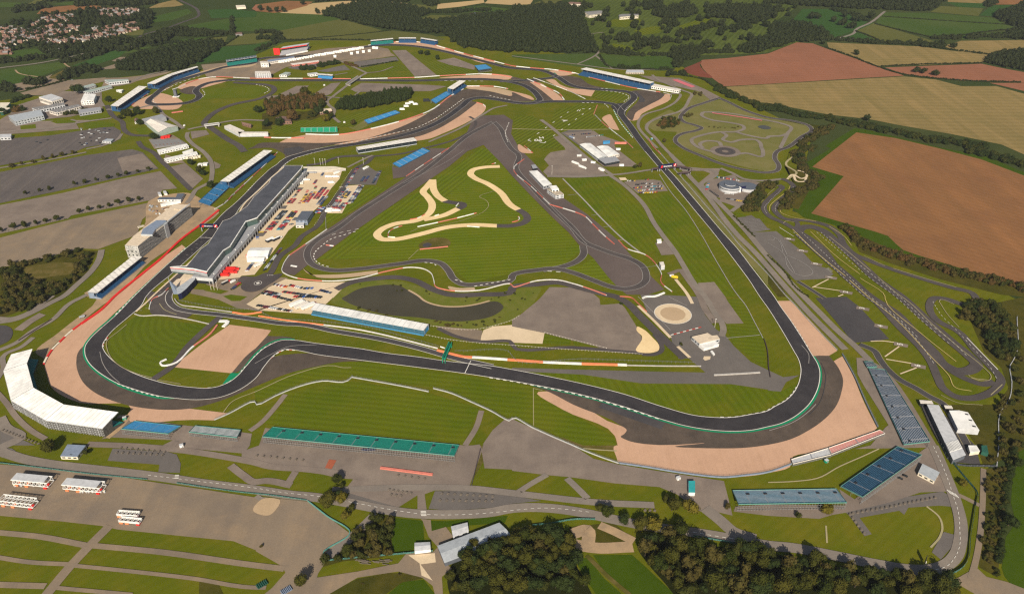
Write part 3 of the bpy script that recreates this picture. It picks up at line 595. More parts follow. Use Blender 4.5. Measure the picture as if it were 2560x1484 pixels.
# ---- roads ----
road = ribbon
for nm, mt, wd, L, s in [
 ('road','road',11,8,'@20 0,1190 60,1290 200,1390 @30 0,35 150,110 400,170 800,222 1200,266 1600,316 2000,376 2520,440 @31 120,458 300,485 600,515 900,565 1200,622 1500,668 1800,682 2000,680 2300,662 @32 0,622 200,612 400,622 700,665 1000,730 1300,790 1700,845 2000,890 2300,945 2520,985 @33 250,1010 700,1095 1100,1175 1400,1222 1600,1222 1750,1178 1850,1080 1890,950 1895,750 1860,600 1810,450 1750,300 1690,150 1620,0'),
 ('road','road',9,8,'@10 1000,1000 980,1085 900,1210 750,1350 620,1461 @20 500,60 330,150 150,225 0,250'),
 ('road','road',9,8,'@31 1180,672 1000,850 850,982 690,1112'),
 ('path','road',8,8,'@31 750,442 1600,415 2100,425 2520,470 @32 300,505 800,560 1400,590'),
 ('path','road',6,8,'@32 345,290 200,372 60,462'),
 ('path','road',7,8,'@32 540,325 650,430 745,525'),
 ('path','road',5,8,'@31 170,600 0,500'),
 ('road','road',12,8,'@32 1900,620 2050,740 2180,850 2400,925'),
 ('path','tarmac_brown',9,6,'@30 1080,790 920,950 700,1180 450,1480'),
 ('path','tarmac_brown',6,6,'@30 -60,855 400,900 850,985'), ('path','tarmac_brown',6,6,'@30 900,985 1600,1052 2520,1182 @31 0,1190 280,1215'),
 ('path','tarmac_brown',4.5,6,'@30 -60,1095 300,1150 680,1170'), ('path','tarmac_brown',4,6,'@30 700,1180 1200,1230 1900,1310 2520,1400 @31 0,1400 100,1400'),
 ('path','tarmac_brown',6,6,'@30 -60,1370 450,1385'), ('path','tarmac_brown',4,6,'@30 540,1400 1300,1470'),
 ('path','tarmac_brown',5,6,'@33 2120,230 2110,600 2085,900 2040,1150 1990,1320'),
 ('path','rough_brown',4,6,'@32 735,1085 850,1200 1000,1340 1160,1470'),
 ('path','dirt',9,6,'@32 860,785 1010,850 1200,945'), ('path','dirt',12,6,'@32 620,975 780,1005 1190,998'), ('path','dirt',12,6,'@32 600,870 740,830 745,1000'),
 ('path','line_tan',1.3,6,'@33 0,365 250,355 480,325 700,210 950,100 1090,35'), ('path','line_tan',1.8,6,'@33 1560,600 1680,700 1715,800 1690,900 1600,1005'),
 ('path','line_tan',1.6,6,'@32 1280,390 0,0'.replace('1280,390 0,0','700,30 860,45 1030,55')),
 ('path','line_tan',1.5,6,'@33 570,790 580,960'),
 ('path','tarmac_brown',5,6,'@33 1790,455 1900,500 2080,590'),
 ('path','hardstanding',6,6,'@21 290,960 180,1100 50,1240 -60,1320'), ('path','hardstanding',6,6,'@21 2220,1120 2170,1280 2060,1461'),
 ('road','asphalt',11,8,'@11 790,1390 910,1330 1200,1280 1400,1272 1550,1300 1740,1390 1900,1440 2200,1440 2520,1402 @12 0,1380 250,1340 450,1322 650,1370 900,1435 1020,1461 @22 1130,60 1250,180 1400,330 1560,480 1700,610'),
 ('road','asphalt',6,8,'@22 1400,370 1470,470 1465,540 1400,568 1280,568'), ('path','asphalt',6,8,'@22 1285,558 600,500 0,472 @21 2520,462 2200,442 1950,385 1790,310'),
 ('road','asphalt',9,8,'@11 1150,80 1080,150 1000,190 900,330 780,500 690,600 600,770 450,870 380,960 250,1050 150,1220 100,1290'),
 ('road','asphalt',9,8,'@11 1150,80 1000,75 800,90 640,150 500,170'), ('road','asphalt',6,8,'@11 1150,80 1400,60 1700,-10 @01 1950,1380 2100,1300 2150,1180 2100,1150'),
 ('road','road',5,8,'@11 1150,70 1080,100 900,190'),
 ('road','road',6,8,'@01 2470,1040 2350,1065 2250,1120 2000,1270 1700,1400'),
 ('road','road',8,8,'@h -60,0 120,130 300,280 600,540 900,790 1150,960 1330,1085'), ('road','road',6,8,'@h 1330,1085 1500,1072 2100,985 @12 1470,200 1600,190'),
 ('road','road',6,8,'@12 1700,190 1800,198 1950,215'), ('road','road',8,8,'@12 960,265 1100,360 1200,450 1300,560 1400,740 1500,880 1600,1010 1690,1160 1800,1340 1900,1461 @22 2000,170 2065,260 2080,330 2060,390'),
 ('road','road',9,8,'@h 60,1110 700,1120 1300,1090'), ('path','line_grey',2.5,6,'@12 500,300 700,500 900,710 1100,900 1280,1040'),
 ('road','hardstanding',9,8,'@12 1660,1190 1740,1300 1850,1461 @22 1900,120 2000,260'), ('path','hardstanding',7,8,'@12 1540,1240 1650,1200'),
 ('path','concrete',4.5,9,'@12 1610,1290 1740,1461 @22 1775,70'), ('path','concrete',4,9,'@22 1240,90 1400,240 1560,405'), ('path','concrete',4,9,'@22 1630,490 1750,600'),
 ('road','road',9,8,'@12 1560,60 1740,270 1880,420 2213,848 2413,1048 @13 0,1170 130,1320 @23 265,10 430,190 600,360 760,520'),
 ('road','road',9,8,'@12 1857,358 2000,500 2167,668 2290,800 2441,980 @13 30,1110 330,1440 @23 500,150 700,350 850,480 1010,640'),
 ('road','road',7,8,'@12 1950,215 2010,240 1960,300 1870,350 1880,420 1940,480'), ('road','road',7,8,'@i 850,860 960,780 1080,700'),
 ('road','road',7,8,'@02 1380,740 1420,775 1600,860 1700,900 1755,920 1740,990 1650,1100 1450,1160 1340,1220 1325,1270 1400,1350 1500,1461 @12 1560,60 1700,190'),
 ('road','road',6,8,'@02 1560,925 1640,925 1630,985 1500,1070 1300,1135 1255,1180 1240,1230 1350,1380 @12 1430,0'),
 ('road','road',7,8,'@i 640,10 900,120 1100,220 1300,250 1700,240 1850,220'),
 ('road','road',7,8,'@01 1090,720 1000,770 850,880 760,950 700,1000 720,1040 770,1080 760,1150 825,1210'), ('road','road',7,8,'@01 830,602 1000,680 1090,722'),
 ('road','road',5,8,'@01 760,960 900,970 1030,900'), ('road','hardstanding',5,8,'@01 1090,720 1200,710 1350,660'), ('path','hardstanding',5,8,'@01 780,740 900,720'),
 ('road','asphalt',13,8,'@00 2520,985 2300,1030 2130,1100 2040,1170 2010,1215 2090,1270 2250,1380 @a 600,270 720,395'),
 ('road','asphalt',12,8,'@00 2520,985 @01 60,965 140,930 180,890 150,850 50,832 0,830 @00 2300,815'),
 ('road','road',7,8,'@l 1180,510 1300,480 1550,432 1760,385 2150,325 @01 100,1190'), ('road','road',8,8,'@l 1180,560 1160,640 1250,770 1500,960 1620,1110 1660,1300 1650,1430 @10 2070,330 1930,410 1880,490 1840,540'),
 ('road','asphalt',9,8,'@l 200,740 280,850 500,960 650,1120 800,1260 1000,1457 @10 1880,410'),
 ('road','asphalt',10,8,'@00 1050,1040 1120,1150 1200,1200 1230,1290 1300,1330 1480,1340'), ('road','road',8,8,'@l 1090,490 900,340 700,220 600,100 @00 1500,1040 1300,1080 1050,1080'),
 ('road','road',6,8,'@00 1200,1320 1160,1370 1000,1440 @10 850,10'), ('road','road',7,8,'@00 980,900 970,960 1020,1050'), ('road','road',7,8,'@00 980,900 1060,860 1200,840 1450,740 1650,700'),
 ('road','road',7,8,'@00 0,1310 150,1290 600,1250 780,1210 1100,1165'), ('road','road',5,8,'@00 700,1180 780,1200'), ('road','road',6,8,'@10 0,195 400,130 850,40'),
 ('road','asphalt',9,3,'@00 1760,0 1950,110 1940,170 1800,220 1640,280 1400,350 1350,380'), ('road','road',7,3,'@00 0,670 400,620 700,560 1000,490 1340,460'),
 ('road','road',8,3,'@03 680,385 850,325 860,300 1000,230 1150,115'), ('road','road',5,4,'@02 0,552 640,635 990,680 1600,690'), ('road','road',5,4,'@02 640,635 820,548 850,520 810,460'), ('road','road',5,4,'@02 820,548 990,680'),
 ('road','road',4,4,'@02 740,385 770,340 900,320'), ('path','dirt',4,3,'@00 620,615 680,660 770,690'), ('path','dirt',4,3,'@00 150,690 180,720 420,765'),
 ('path','line_tan',4,9,'@13 250,675'.replace('250,675','280,60 180,170 280,240 200,300')), ('path','concrete',4,9,'@13 190,305 250,260 330,300 370,290 340,230 290,220'), ('path','concrete',4,9,'@13 250,260 300,330 350,330 375,290'),
 ('path','concrete',1.6,9,'@23 1010,440 1120,436 1270,455'), ('path','concrete',1.6,9,'@23 1150,590 1290,490'), ('path','concrete',1.6,9,'@23 1160,615 1430,660'), ('path','concrete',1.6,9,'@23 1300,760 1460,700'),
 ('path','concrete',1.6,9,'@j 870,1255 1190,1090'), ('path','concrete',1.6,9,'@j 910,1245 1430,1320'), ('path','concrete',1.6,9,'@j 1480,1390 1380,1430'),
 ('path','line_tan',2.5,6,'@02 320,1461 0,1461'.replace('320,1461 0,1461','0,1270 400,1280 950,1275')),
 ('road','asphalt',9,8,'@20 2180,190 2050,300 1850,490 1700,680 1500,820'),
]:
    road(nm, mt, s, wd, L)
for s_, w_ in [('@30 860,-10 1300,8 1700,40 2330,135 2520,172 @31 120,205 480,235 900,290', 8), ('@30 2270,200 2400,300 2500,360 @31 100,350 350,395', 8), ('@31 390,260 310,385', 7), ('@31 880,470 985,335', 5), ('@30 1690,20 1740,-40', 6)]: road('path', 'hardstanding', s_, w_, 7)
sheet('car_park', 'asphalt_dark', '@20 -60,285 60,285 110,310 125,370 90,430 -60,500', 5)
road('road', 'road', '@20 -40,215 130,215 260,170 420,60 520,-10', 8, 8)
road('road', 'road', '@20 -40,540 150,460 330,330 500,240 700,60 860,-20', 7, 8)
road('path', 'hardstanding', '@20 180,330 300,240 420,170', 12, 6)
road('road', 'road', '@20 -40,830 30,720 60,560 200,500 330,400', 6, 7)
road('path', 'hardstanding', '@20 -40,930 60,1040 160,1180 330,1330 450,1400', 6, 7)
road('path', 'dirt', '@20 1160,1180 1250,1180 1180,1290 1060,1390', 5, 6)
for s in ['@d 350,1040 620,1040 850,960 950,1000 1150,980 1090,1060 850,1220 700,1310 550,1345 400,1320 330,1250 350,1160 270,1130',
          '@b -200,700 0,720 240,640 140,850 330,1070 640,1140 520,1225 0,1165 -150,1150 -200,1000']:
    sheet('road', 'asphalt', s, 8)
sheet('hardstanding', 'gravel_tan', '@31 -30,640 60,530 240,540 130,690', 8)
sheet('hardstanding', 'sand', '@22 1235,295 1290,320 1380,400 1450,495 1440,530 1380,552 1230,542 1280,390 1225,330', 8)
# circular pads
def disc(name, mat, cx, cy, r0, r1, L, n=48):
    z = zfor(L); mb = MB()
    for i in range(n):
        a, b = 2*math.pi*i/n, 2*math.pi*(i+1)/n
        q_ = [(cx+r1*math.cos(a), cy+r1*math.sin(a), z), (cx+r1*math.cos(b), cy+r1*math.sin(b), z)]
        if r0 > 0: q_ += [(cx+r0*math.cos(b), cy+r0*math.sin(b), z), (cx+r0*math.cos(a), cy+r0*math.sin(a), z)]
        else: q_ += [(cx, cy, z)]
        mb.poly(q_, mat)
    tag(mb.build(name), kind='structure')
X, Y, _ = W(1682, 785); disc('skid_circle', 'concrete', X, Y, 0, 23.5, 9); disc('skid_circle', 'gravel_tan', X, Y, 0, 16, 10); disc('skid_circle', 'line_white', X, Y, 23.0, 23.8, 11)
X, Y, _ = W(1813, 379); disc('skid_circle', 'hardstanding', X, Y, 0, 28, 9); disc('skid_circle', 'asphalt', X, Y, 6, 19, 10); disc('skid_circle', 'asphalt_dark', X, Y, 12, 14.5, 11)
X, Y, _ = W(645, 708.5); disc('roundabout', 'line_white', X, Y, 0, 2.3, 10); disc('roundabout', 'line_white', X, Y, 4.8, 5.3, 10)
# water
sheet('lake', 'water', '@11 870,1461 1000,1390 1200,1350 1400,1350 1500,1400 1600,1461 @21 1650,40 1800,95 2000,103 2200,72 2380,50 2435,95 2350,180 2150,232 1900,242 1600,205 1300,180 1000,98 900,55 850,10', 6)
ribbon('lake_bank', 'gravel_tan', '@11 1500,1395 1610,1461 @21 1650,35 1800,88 2000,98 2200,68 2300,40', 3, 7)
sheet('pond', 'rough_brown', '@11 1600,960 1640,920 1780,880 1880,890 1915,940 1880,975 1700,995 1620,990', 5)
sheet('pond', 'asphalt_dark', '@11 1640,950 1690,930 1730,945 1710,968 1650,970', 6)
sheet('pond', 'water', '@02 2420,1250 2470,1235 2520,1245 @03 30,1262 10,1275 @02 2480,1275', 7)
sheet('pond', 'water', '@01 2100,130 2200,125 2260,140 2200,152 2120,150', 4)
# dirt loop in the infield
for nm, mt, wd, s in [('dirt_track','sand',12,'@11 2400,180 2250,188 2140,212 2112,252 2160,297 2270,345 2400,430 2520,570 @12 60,605'), ('dirt_track','asphalt',12,'@12 55,600 140,660 150,700 100,740 0,762 @11 2370,765'),
    ('dirt_track','sand',12,'@11 2380,765 2150,755 1900,775 1600,850 1350,898 1240,895 1192,850 1235,800 1350,750 1600,705 1700,645 1735,560 1690,480 1645,430 1690,370 1740,310'),
    ('dirt_track','sand',12,'@11 1740,310 1755,420 1800,480 1860,520'), ('dirt_track','asphalt',12,'@11 1850,518 1950,538 2035,550 2040,570 1990,595'), ('dirt_track','sand',12,'@11 1995,592 1850,660 1650,705')]:
    ribbon(nm, mt, s, wd, 6)
# kart and handling tracks
TB = '@02 2040,968 1880,1020 1750,1065 1680,1120 1660,1170 1700,1205 1800,1235 1865,1262 1800,1292 1700,1312 1630,1342 1608,1392 1650,1435 @12 1700,5 1850,70 2050,150 2300,215 @13 0,240 80,225 105,170 65,100 110,20 @03 170,1461 330,1350 430,1280 390,1235 250,1195 0,1160 @02 2350,1110 2080,985 2030,965'
TC = '@i 1850,215 2000,285 2075,370 2040,460 1850,620 1715,750 1700,830 1760,910 @13 150,690 400,715 600,770 700,850 750,950 860,1050 1000,1110 1200,1185 1500,1280 1800,1370 @F 2392,722 2402,738 2372,750 2330,737 2302,734 2288,748 2310,792 @23 1850,330 2050,545 2180,680 2290,810 2260,890 2130,970 2000,1000 1850,985 1730,910 1670,800 1600,640 1530,540 1300,310 1000,-5 @13 750,1260 500,950 250,790 130,725 @i 1640,980 1510,850 1490,770 1600,610 1800,440 1850,380 1790,340'
TD = '@13 300,845 340,880 600,1110 800,1280 1000,1461 @23 1250,160 1450,370 1640,560 1730,670 1870,735 2010,715 2050,665 1980,590 1800,440 1550,220 1320,10 @13 1080,1300 850,1080 650,900 520,805 430,775 350,780 310,805 305,835'
ribbon('handling_track', 'asphalt', TB, 9, 9, edge=('line_grey', .6)); ribbon('handling_track', 'asphalt', TC, 9.5, 9); ribbon('handling_track', 'asphalt', TD, 14, 10)
ribbon('handling_track', 'asphalt', '@23 1700,650 1850,760 2000,830 2100,860 2230,840', 9, 8)
ribbon('handling_track', 'asphalt', '@13 280,790 290,740 250,700', 7, 8)
ribbon('handling_track', 'asphalt_dark', '@23 900,470 1040,530 1100,620 1180,720 1300,820 1450,900 1600,990 1700,1040 1800,1150 1900,1350 1960,1461', 9, 8, edge=('line_tan', .5))
ribbon('handling_track', 'asphalt_dark', '@13 290,1310 420,1390 560,1480', 7, 8, edge=('line_tan', .6))
for s in ['@02 1880,1107 1868,1140 1950,1180 2150,1212 2270,1240 2282,1270 2200,1300 2050,1302 1850,1340 1770,1372 1800,1432 1850,1461 @12 2000,40 2200,62 2300,50 2450,85 2470,30 2450,-20 @02 2450,1425 2400,1380 2250,1380 2150,1402 2080,1382 2110,1332 2060,1302', '@02 1880,1107 2000,1107 2520,1190 @03 100,1210 220,1250 190,1320 120,1461', '@02 2200,1300 2300,1330 2520,1358 @03 0,1352 130,1340 190,1320', '@02 1880,1461 1850,1420 1920,1390 2030,1400 2060,1440']:
    ribbon('kart_track', 'road', s, 7.5, 9)
ribbon('painted_lane', 'pink_paint', '@02 1970,1115 2200,1148 2460,1190', 4.5, 11); sheet('painted_lane', 'pink_paint', '@02 1575,790 1625,784 1805,855 1765,866', 9, False)
sheet('painted_lane', 'redbrown', '@31 720,140 792,150 745,235 680,225', 9, False)
# ---- the race track ----
E_OUT = '@a 2520,270 2300,310 2000,370 1750,440 1600,485 1520,520 1430,580 1350,650 1230,730 1120,830 1000,940 800,1150 480,1457 @e 2090,690 1820,970 1570,1215 @10 1835,985 1320,1461 @20 1120,205 1000,310 890,415 845,480 838,560 870,640 950,725 1050,795 1160,855 1300,905 1450,950 1600,985 1740,1002 1900,1015 2020,1012 2150,995 2300,945 2420,880 2520,800 @21 80,690 150,605 215,550 280,522 350,522 420,532 600,570 940,615 1500,685 2055,757 2520,830 @22 250,875 550,935 850,1010 1150,1100 1480,1210 1700,1270 1900,1305 2150,1325 2350,1315 @23 0,1280 120,1250 230,1200 330,1130 410,1050 460,970 495,880 508,800 505,720 480,650 440,585 400,520 340,420 270,310 210,220 130,110 @S 1935,742 1903,700 1882,673 1842,621 1805,580 1760,527 1714,473 1674,428 1663,417 1631,380'
E_IN = '@a 2520,325 2300,365 2100,410 1900,465 1720,520 1600,580 1530,630 1475,680 1380,780 1230,910 1030,1110 870,1260 660,1457 @10 2300,680 2000,960 1700,1230 1440,1461 @20 1390,90 1250,215 1100,345 1040,420 1010,480 1025,530 1080,600 1180,680 1320,755 1500,820 1700,870 1900,895 2040,902 2150,885 2260,840 2340,780 2420,690 2520,580 @21 80,510 150,470 250,432 400,432 520,450 700,475 1000,510 1300,560 1600,595 1850,632 2100,660 2330,685 @22 0,718 300,775 700,860 1100,960 1500,1090 1800,1170 1950,1187 2150,1190 2350,1160 @23 0,1122 60,1085 170,1025 240,960 290,880 315,800 322,700 300,620 250,530 170,390 80,240 0,115 @S 1899,742 1872,700 1852,673 1816,625 1781,580 1738,528 1693,473 1655,428 1645,417 1613,380'
E_OUT2 = '@S 1631,380 @02 1290,1380 1200,1260 1150,1200 1112,1140 1117,1095 1150,1050 1200,1000 1232,960 1230,930 1195,908 1130,895 1040,885 900,878 760,870 680,860 600,835 540,810 500,780 470,760 440,735 410,715 360,700 300,690 200,680 100,675 0,663 @01 2300,610 2100,560 1900,510 1700,468 1500,445 1300,440 1100,455 900,490 500,540 0,590 @00 2520,600 2200,655 2050,700 1900,740 1700,805 1600,850 1500,930 1430,990 1425,1015 1470,1040 1600,1042 1700,1040 1880,1020 1960,985 1985,950 1950,900 1970,870 2060,835 2200,808 2520,803 @01 500,803 1500,806 2520,825 @02 100,860 180,910 230,970 220,990 150,1005 0,992 @01 2400,965 2250,950 2160,952 2050,1010 1930,1100 1800,1180 1600,1270 1400,1330 1200,1365 @a 2520,325'
E_IN2 = '@S 1613,380 @02 1205,1350 1110,1230 1050,1150 1030,1110 1045,1080 1065,1055 1120,1020 1165,970 1160,945 1100,920 1000,900 860,892 750,885 650,868 560,842 490,803 440,772 390,755 340,735 310,712 250,700 150,690 0,682 @01 2300,635 2100,585 1900,530 1700,487 1500,460 1300,455 1100,470 900,505 500,560 0,612 @00 2520,622 2200,680 2060,722 1930,760 1720,828 1650,870 1560,940 1505,990 1500,1010 1540,1022 1600,1024 1700,1020 1850,1000 1925,970 1940,950 1900,900 1930,865 2040,810 2200,785 2520,782 @01 500,786 1500,789 2520,798 @02 120,825 200,860 280,930 318,995 280,1020 150,1035 0,1022 @01 2300,995 2180,985 2110,1000 2000,1090 1850,1200 1700,1280 1500,1340 1300,1385 @01 1240,1400'
def spline(s): return smooth(P(s), False, 6)
o1, i1 = spline(E_OUT), spline(E_IN)
def between(name, mat, A, B, L):
    """surface between two edges, stitched by nearest advance"""
    z = zfor(L); mb = MB(); i = j = 0
    while i < len(A)-1 or j < len(B)-1:
        di = math.dist(A[min(i+1, len(A)-1)], B[j]) if i < len(A)-1 else 1e9
        dj = math.dist(A[i], B[min(j+1, len(B)-1)]) if j < len(B)-1 else 1e9
        if di <= dj: tri = [A[i], A[i+1], B[j]]; i += 1
        else: tri = [A[i], B[j+1], B[j]]; j += 1
        a = (tri[1][0]-tri[0][0])*(tri[2][1]-tri[0][1])-(tri[2][0]-tri[0][0])*(tri[1][1]-tri[0][1])
        if a < 0: tri = tri[::-1]
        mb.poly([(x, y, z) for x, y in tri], mat)
    tag(mb.build(name), kind='structure')
between('race_track', 'track', o1, i1, 10)
def thin(mat, pts, w_, L=11, off=0): ribbon('painted_line', mat, None, w_, L, off=off, xy=pts)
thin('line_white', o1, .75); thin('line_white', i1, .75)
def centre_track(s, wd, mat='track'):
    xy = spline(s); ribbon('race_track', mat, None, wd, 10, xy=xy, edge=('line_grey', .8))
centre_track('@S 1622,380 @02 1245,1365 1155,1235 1100,1165 1072,1125 1080,1085 1105,1052 1160,1010 1200,965 1195,940 1150,912 1000,893 860,885 755,878 660,864 570,838 500,795 455,765 405,738 360,717 280,695 150,683 0,673 @01 2300,622 2100,572 1900,520 1700,478 1500,452 1300,447 1100,462 900,497 500,550 0,601 @00 2520,611 2200,667 2055,711 1915,750 1710,816 1625,860 1530,935 1467,990 1462,1012 1505,1030 1600,1033 1700,1030 1865,1010 1943,978 1962,950 1928,900 1950,868 2050,822 2200,797 2520,793 @01 500,794 1500,797 2520,812 @02 110,842 190,885 255,950 270,990 215,1012 150,1020 0,1007 @01 2350,980 2200,965 2135,975 2025,1050 1890,1150 1750,1230 1550,1305 1350,1357 1240,1380 @a 2300,340 2100,385', 15)
centre_track('@02 0,1012 150,1022 350,1003 560,1003 900,1012 1000,1030 1070,1090', 14)
centre_track('@02 450,745 400,768 320,778 240,785 120,795 0,800 @01 2400,805', 13)
sheet('race_track', 'track', '@02 970,1050 1040,1022 1130,1015 1180,990 1130,1080 1110,1150 1060,1150 1020,1110', 9, False)
# pit exit road joining the back straight
PE = '@b 230,690 182,770 175,850 225,950 350,1040 520,1080 1200,1160 1860,1250 2520,1340 @21 400,270 800,345 1200,412 1600,505 1900,590 2150,650 2330,690'
ribbon('race_track', 'asphalt_dark', PE, 9, 9, edge=('line_white', .6))
thin('line_white', spline('@21 2115,632 2055,757'), .8, 12); thin('line_white', spline('@10 1965,880 2090,885'), .8, 12)
# inner circuit
IC = '@F 1215,300 1150,335 1105,372 @11 1650,225 1250,480 1000,640 800,790 600,905 520,985 505,1060 540,1130 620,1175 760,1202 1000,1190 1400,1140 1700,1108 1810,1130 1890,1200 1950,1290 2040,1340 2200,1340 2520,1282 @12 0,1262 250,1200 420,1185 600,1225 800,1300 1000,1370 1100,1385 1230,1365 1310,1310 1320,1240 1270,1150 1150,1085 1000,1040 850,985 740,940 600,790 400,600 200,390 40,200 @F 1275,380 1262,370 1245,345 1230,315 1215,300'
ribbon('inner_circuit', 'asphalt', IC, 10.5, 7, edge=('line_grey', .6))
ribbon('inner_circuit', 'asphalt', '@12 700,960 700,1050 640,1110 500,1165 300,1200', 11, 6, edge=('line_grey', .6))
for s in ['@11 1480,280 1560,230', '@11 1450,350 1900,120 2050,20', '@12 350,540 520,720 740,950', '@22 1240,0 1560,330', '@22 1540,0 1720,90']:
    thin('line_grey', spline(s), .6, 9)
# painted lines and kerbs
KW = ('line_white', None); KB = ('line_white', 'kerb_black'); KR = ('kerb_red', 'line_white', 'kerb_black', 'line_white')
for s, wd, seg, cols in [
 ('@20 1165,855 1300,908 1450,952 1615,990', 2.6, 3.5, KB), ('@20 1060,400 1010,480 1020,505', 2.4, 3.5, KR), ('@20 2010,905 2150,888 2260,842', 2.2, 3.5, KR), ('@20 2260,842 2340,780 2420,690 2520,580 @21 80,510 150,470 240,435', 2.4, 3.5, KB),
 ('@21 140,610 215,552 280,524 350,524 395,528', 2.4, 3.5, KR), ('@21 790,488 950,508 1090,525', 2.4, 4, KB), ('@21 2300,795 @22 0,830 250,877 550,938 850,1013 1150,1103 1490,1214', 2.6, 4, KB),
 ('@22 2050,1190 2150,1191 2350,1162 2520,1122 @23 60,1087 170,1027 240,962 300,870', 2.6, 4, KB), ('@23 210,222 270,312 340,422 400,520', 2.2, 4, KB),
 ('@10 1830,985 1320,1461 @20 1120,200', 2.4, 4, ('line_white', 'kerb_green')), ('@a 1230,735 1000,945 780,1165', 2.0, 4, KW), ('@a 1475,680 1600,580 1720,520 1900,465 2100,410 2280,368', 2.0, 4, KW),
 ('@01 830,1420 1050,1385 1300,1325 1550,1270 1750,1180 1900,1080 2050,968', 2.0, 5, KW), ('@01 2300,945 2400,968 2520,992', 2, 5, KW), ('@02 1000,1085 1060,1200 1190,1360', 2.2, 5, ('line_white', 'kerb_green')),
 ('@02 470,760 560,822 700,866 950,876', 2, 5, KW), ('@02 90,835 200,895 280,960 310,1000', 2, 5, KW), ('@02 880,895 1040,912 1140,945 1150,965 1100,1005', 2, 5, KW), ('@02 690,1015 900,1022 960,1075', 2, 5, KW), ('@02 1110,1100 1140,1070 1230,980', 1.8, 5, KW),
 ('@11 980,820 850,860 750,890 650,960 585,1020 568,1060 600,1120 680,1160 760,1175', 1.6, 4, KW), ('@11 1010,795 800,840 690,870', 1.0, 6, KW), ('@11 1660,1125 1740,1135 1800,1175', 1.5, 4, KW), ('@11 1960,1295 2060,1325', 1.5, 4, KW), ('@11 2150,1360 2520,1290', 1.5, 4, KW), ('@12 350,1210 500,1222', 1.5, 6, KW),
 ('@00 1510,985 1520,1015 1650,1030 1800,1022 1940,985 2010,945 1990,880', 1.8, 6, KW), ('@00 1550,930 1700,850 1850,790 2000,742', 2, 7, KW), ('@00 1920,870 1915,905 1940,950', 1.8, 4, KW), ('@00 2100,808 2300,800 2520,800 @01 350,800', 1.4, 7, KW), ('@01 1620,797 2250,803', 1.6, 7, KW), ('@01 0,835 100,862 130,890 60,935', 1.8, 5, KW),
 ('@01 2490,1210 2455,1320 2480,1400', 1.5, 4, KW), ('@22 1560,380 1870,298', 1.6, 4.5, ('line_white', 'kerb_red')), ('@d 850,1018 1000,1010', 1.0, 1.2, KW), ('@c 1540,918 1720,918', 1.6, 1.2, KW), ('@c 1800,540 1890,540', 1.6, 1.2, KW)]:
    kerb(s, wd, seg, cols)
for s, wd in [('@10 1835,978 1320,1452 @20 1110,200 990,300 880,410 835,480 826,560 860,645 940,732 1040,803 1150,862', 2.2), ('@20 1150,868 1300,925 1450,970 1600,1000 1720,998', 2.6),
              ('@20 2200,860 2300,805 2400,705 2510,570 @21 70,500 140,455 250,420 380,422', 2.4), ('@22 190,870 550,948 850,1023 1150,1113 1480,1222 1700,1283 1900,1318 2150,1337 2350,1327 @23 0,1292 125,1262 240,1212 340,1140 422,1058 472,976 506,884 520,800 516,718 490,645 448,585', 2.2),
              ('@02 415,720 450,750 480,770', 4), ('@02 850,876 1000,880', 2.5), ('@01 2090,985 2130,968', 3)]:
    ribbon('painted_kerb', 'kerb_green', s, wd, 9)
sheet('painted_kerb', 'kerb_green', '@20 2190,862 2275,750 2345,755 2400,740 2330,800', 9, False)
# pit lane beside the pit building
ribbon('pit_lane', 'concrete', '@a 1490,690 1260,900 1060,1100 690,1457 @10 2330,690 2020,990 1730,1250 1500,1461 @20 1440,60 1340,150', 2.5, 11)
ribbon('pit_lane', 'asphalt', '@a 1500,720 1300,900 1080,1120 740,1457 @10 2380,690 2050,1000 1760,1260 1540,1461', 9, 9)
for k in range(14):      # grid slots
    X0, Y0, _ = W(*[a+b*k for a, b in zip((510, 10+585), (-11.5, 13.8))]); 
    for sd in (-1, 1):
        c0 = (X0+sd*3.4-(1 if sd > 0 else 0), Y0+sd*2.5); mb = MB(); z = zfor(12)
        mb.poly([(c0[0]-1.6, c0[1]-.25, z), (c0[0]+1.6, c0[1]-.25, z), (c0[0]+1.6, c0[1]+.25, z), (c0[0]-1.6, c0[1]+.25, z)], 'line_grey'); tag(mb.build('painted_line'), kind='structure')
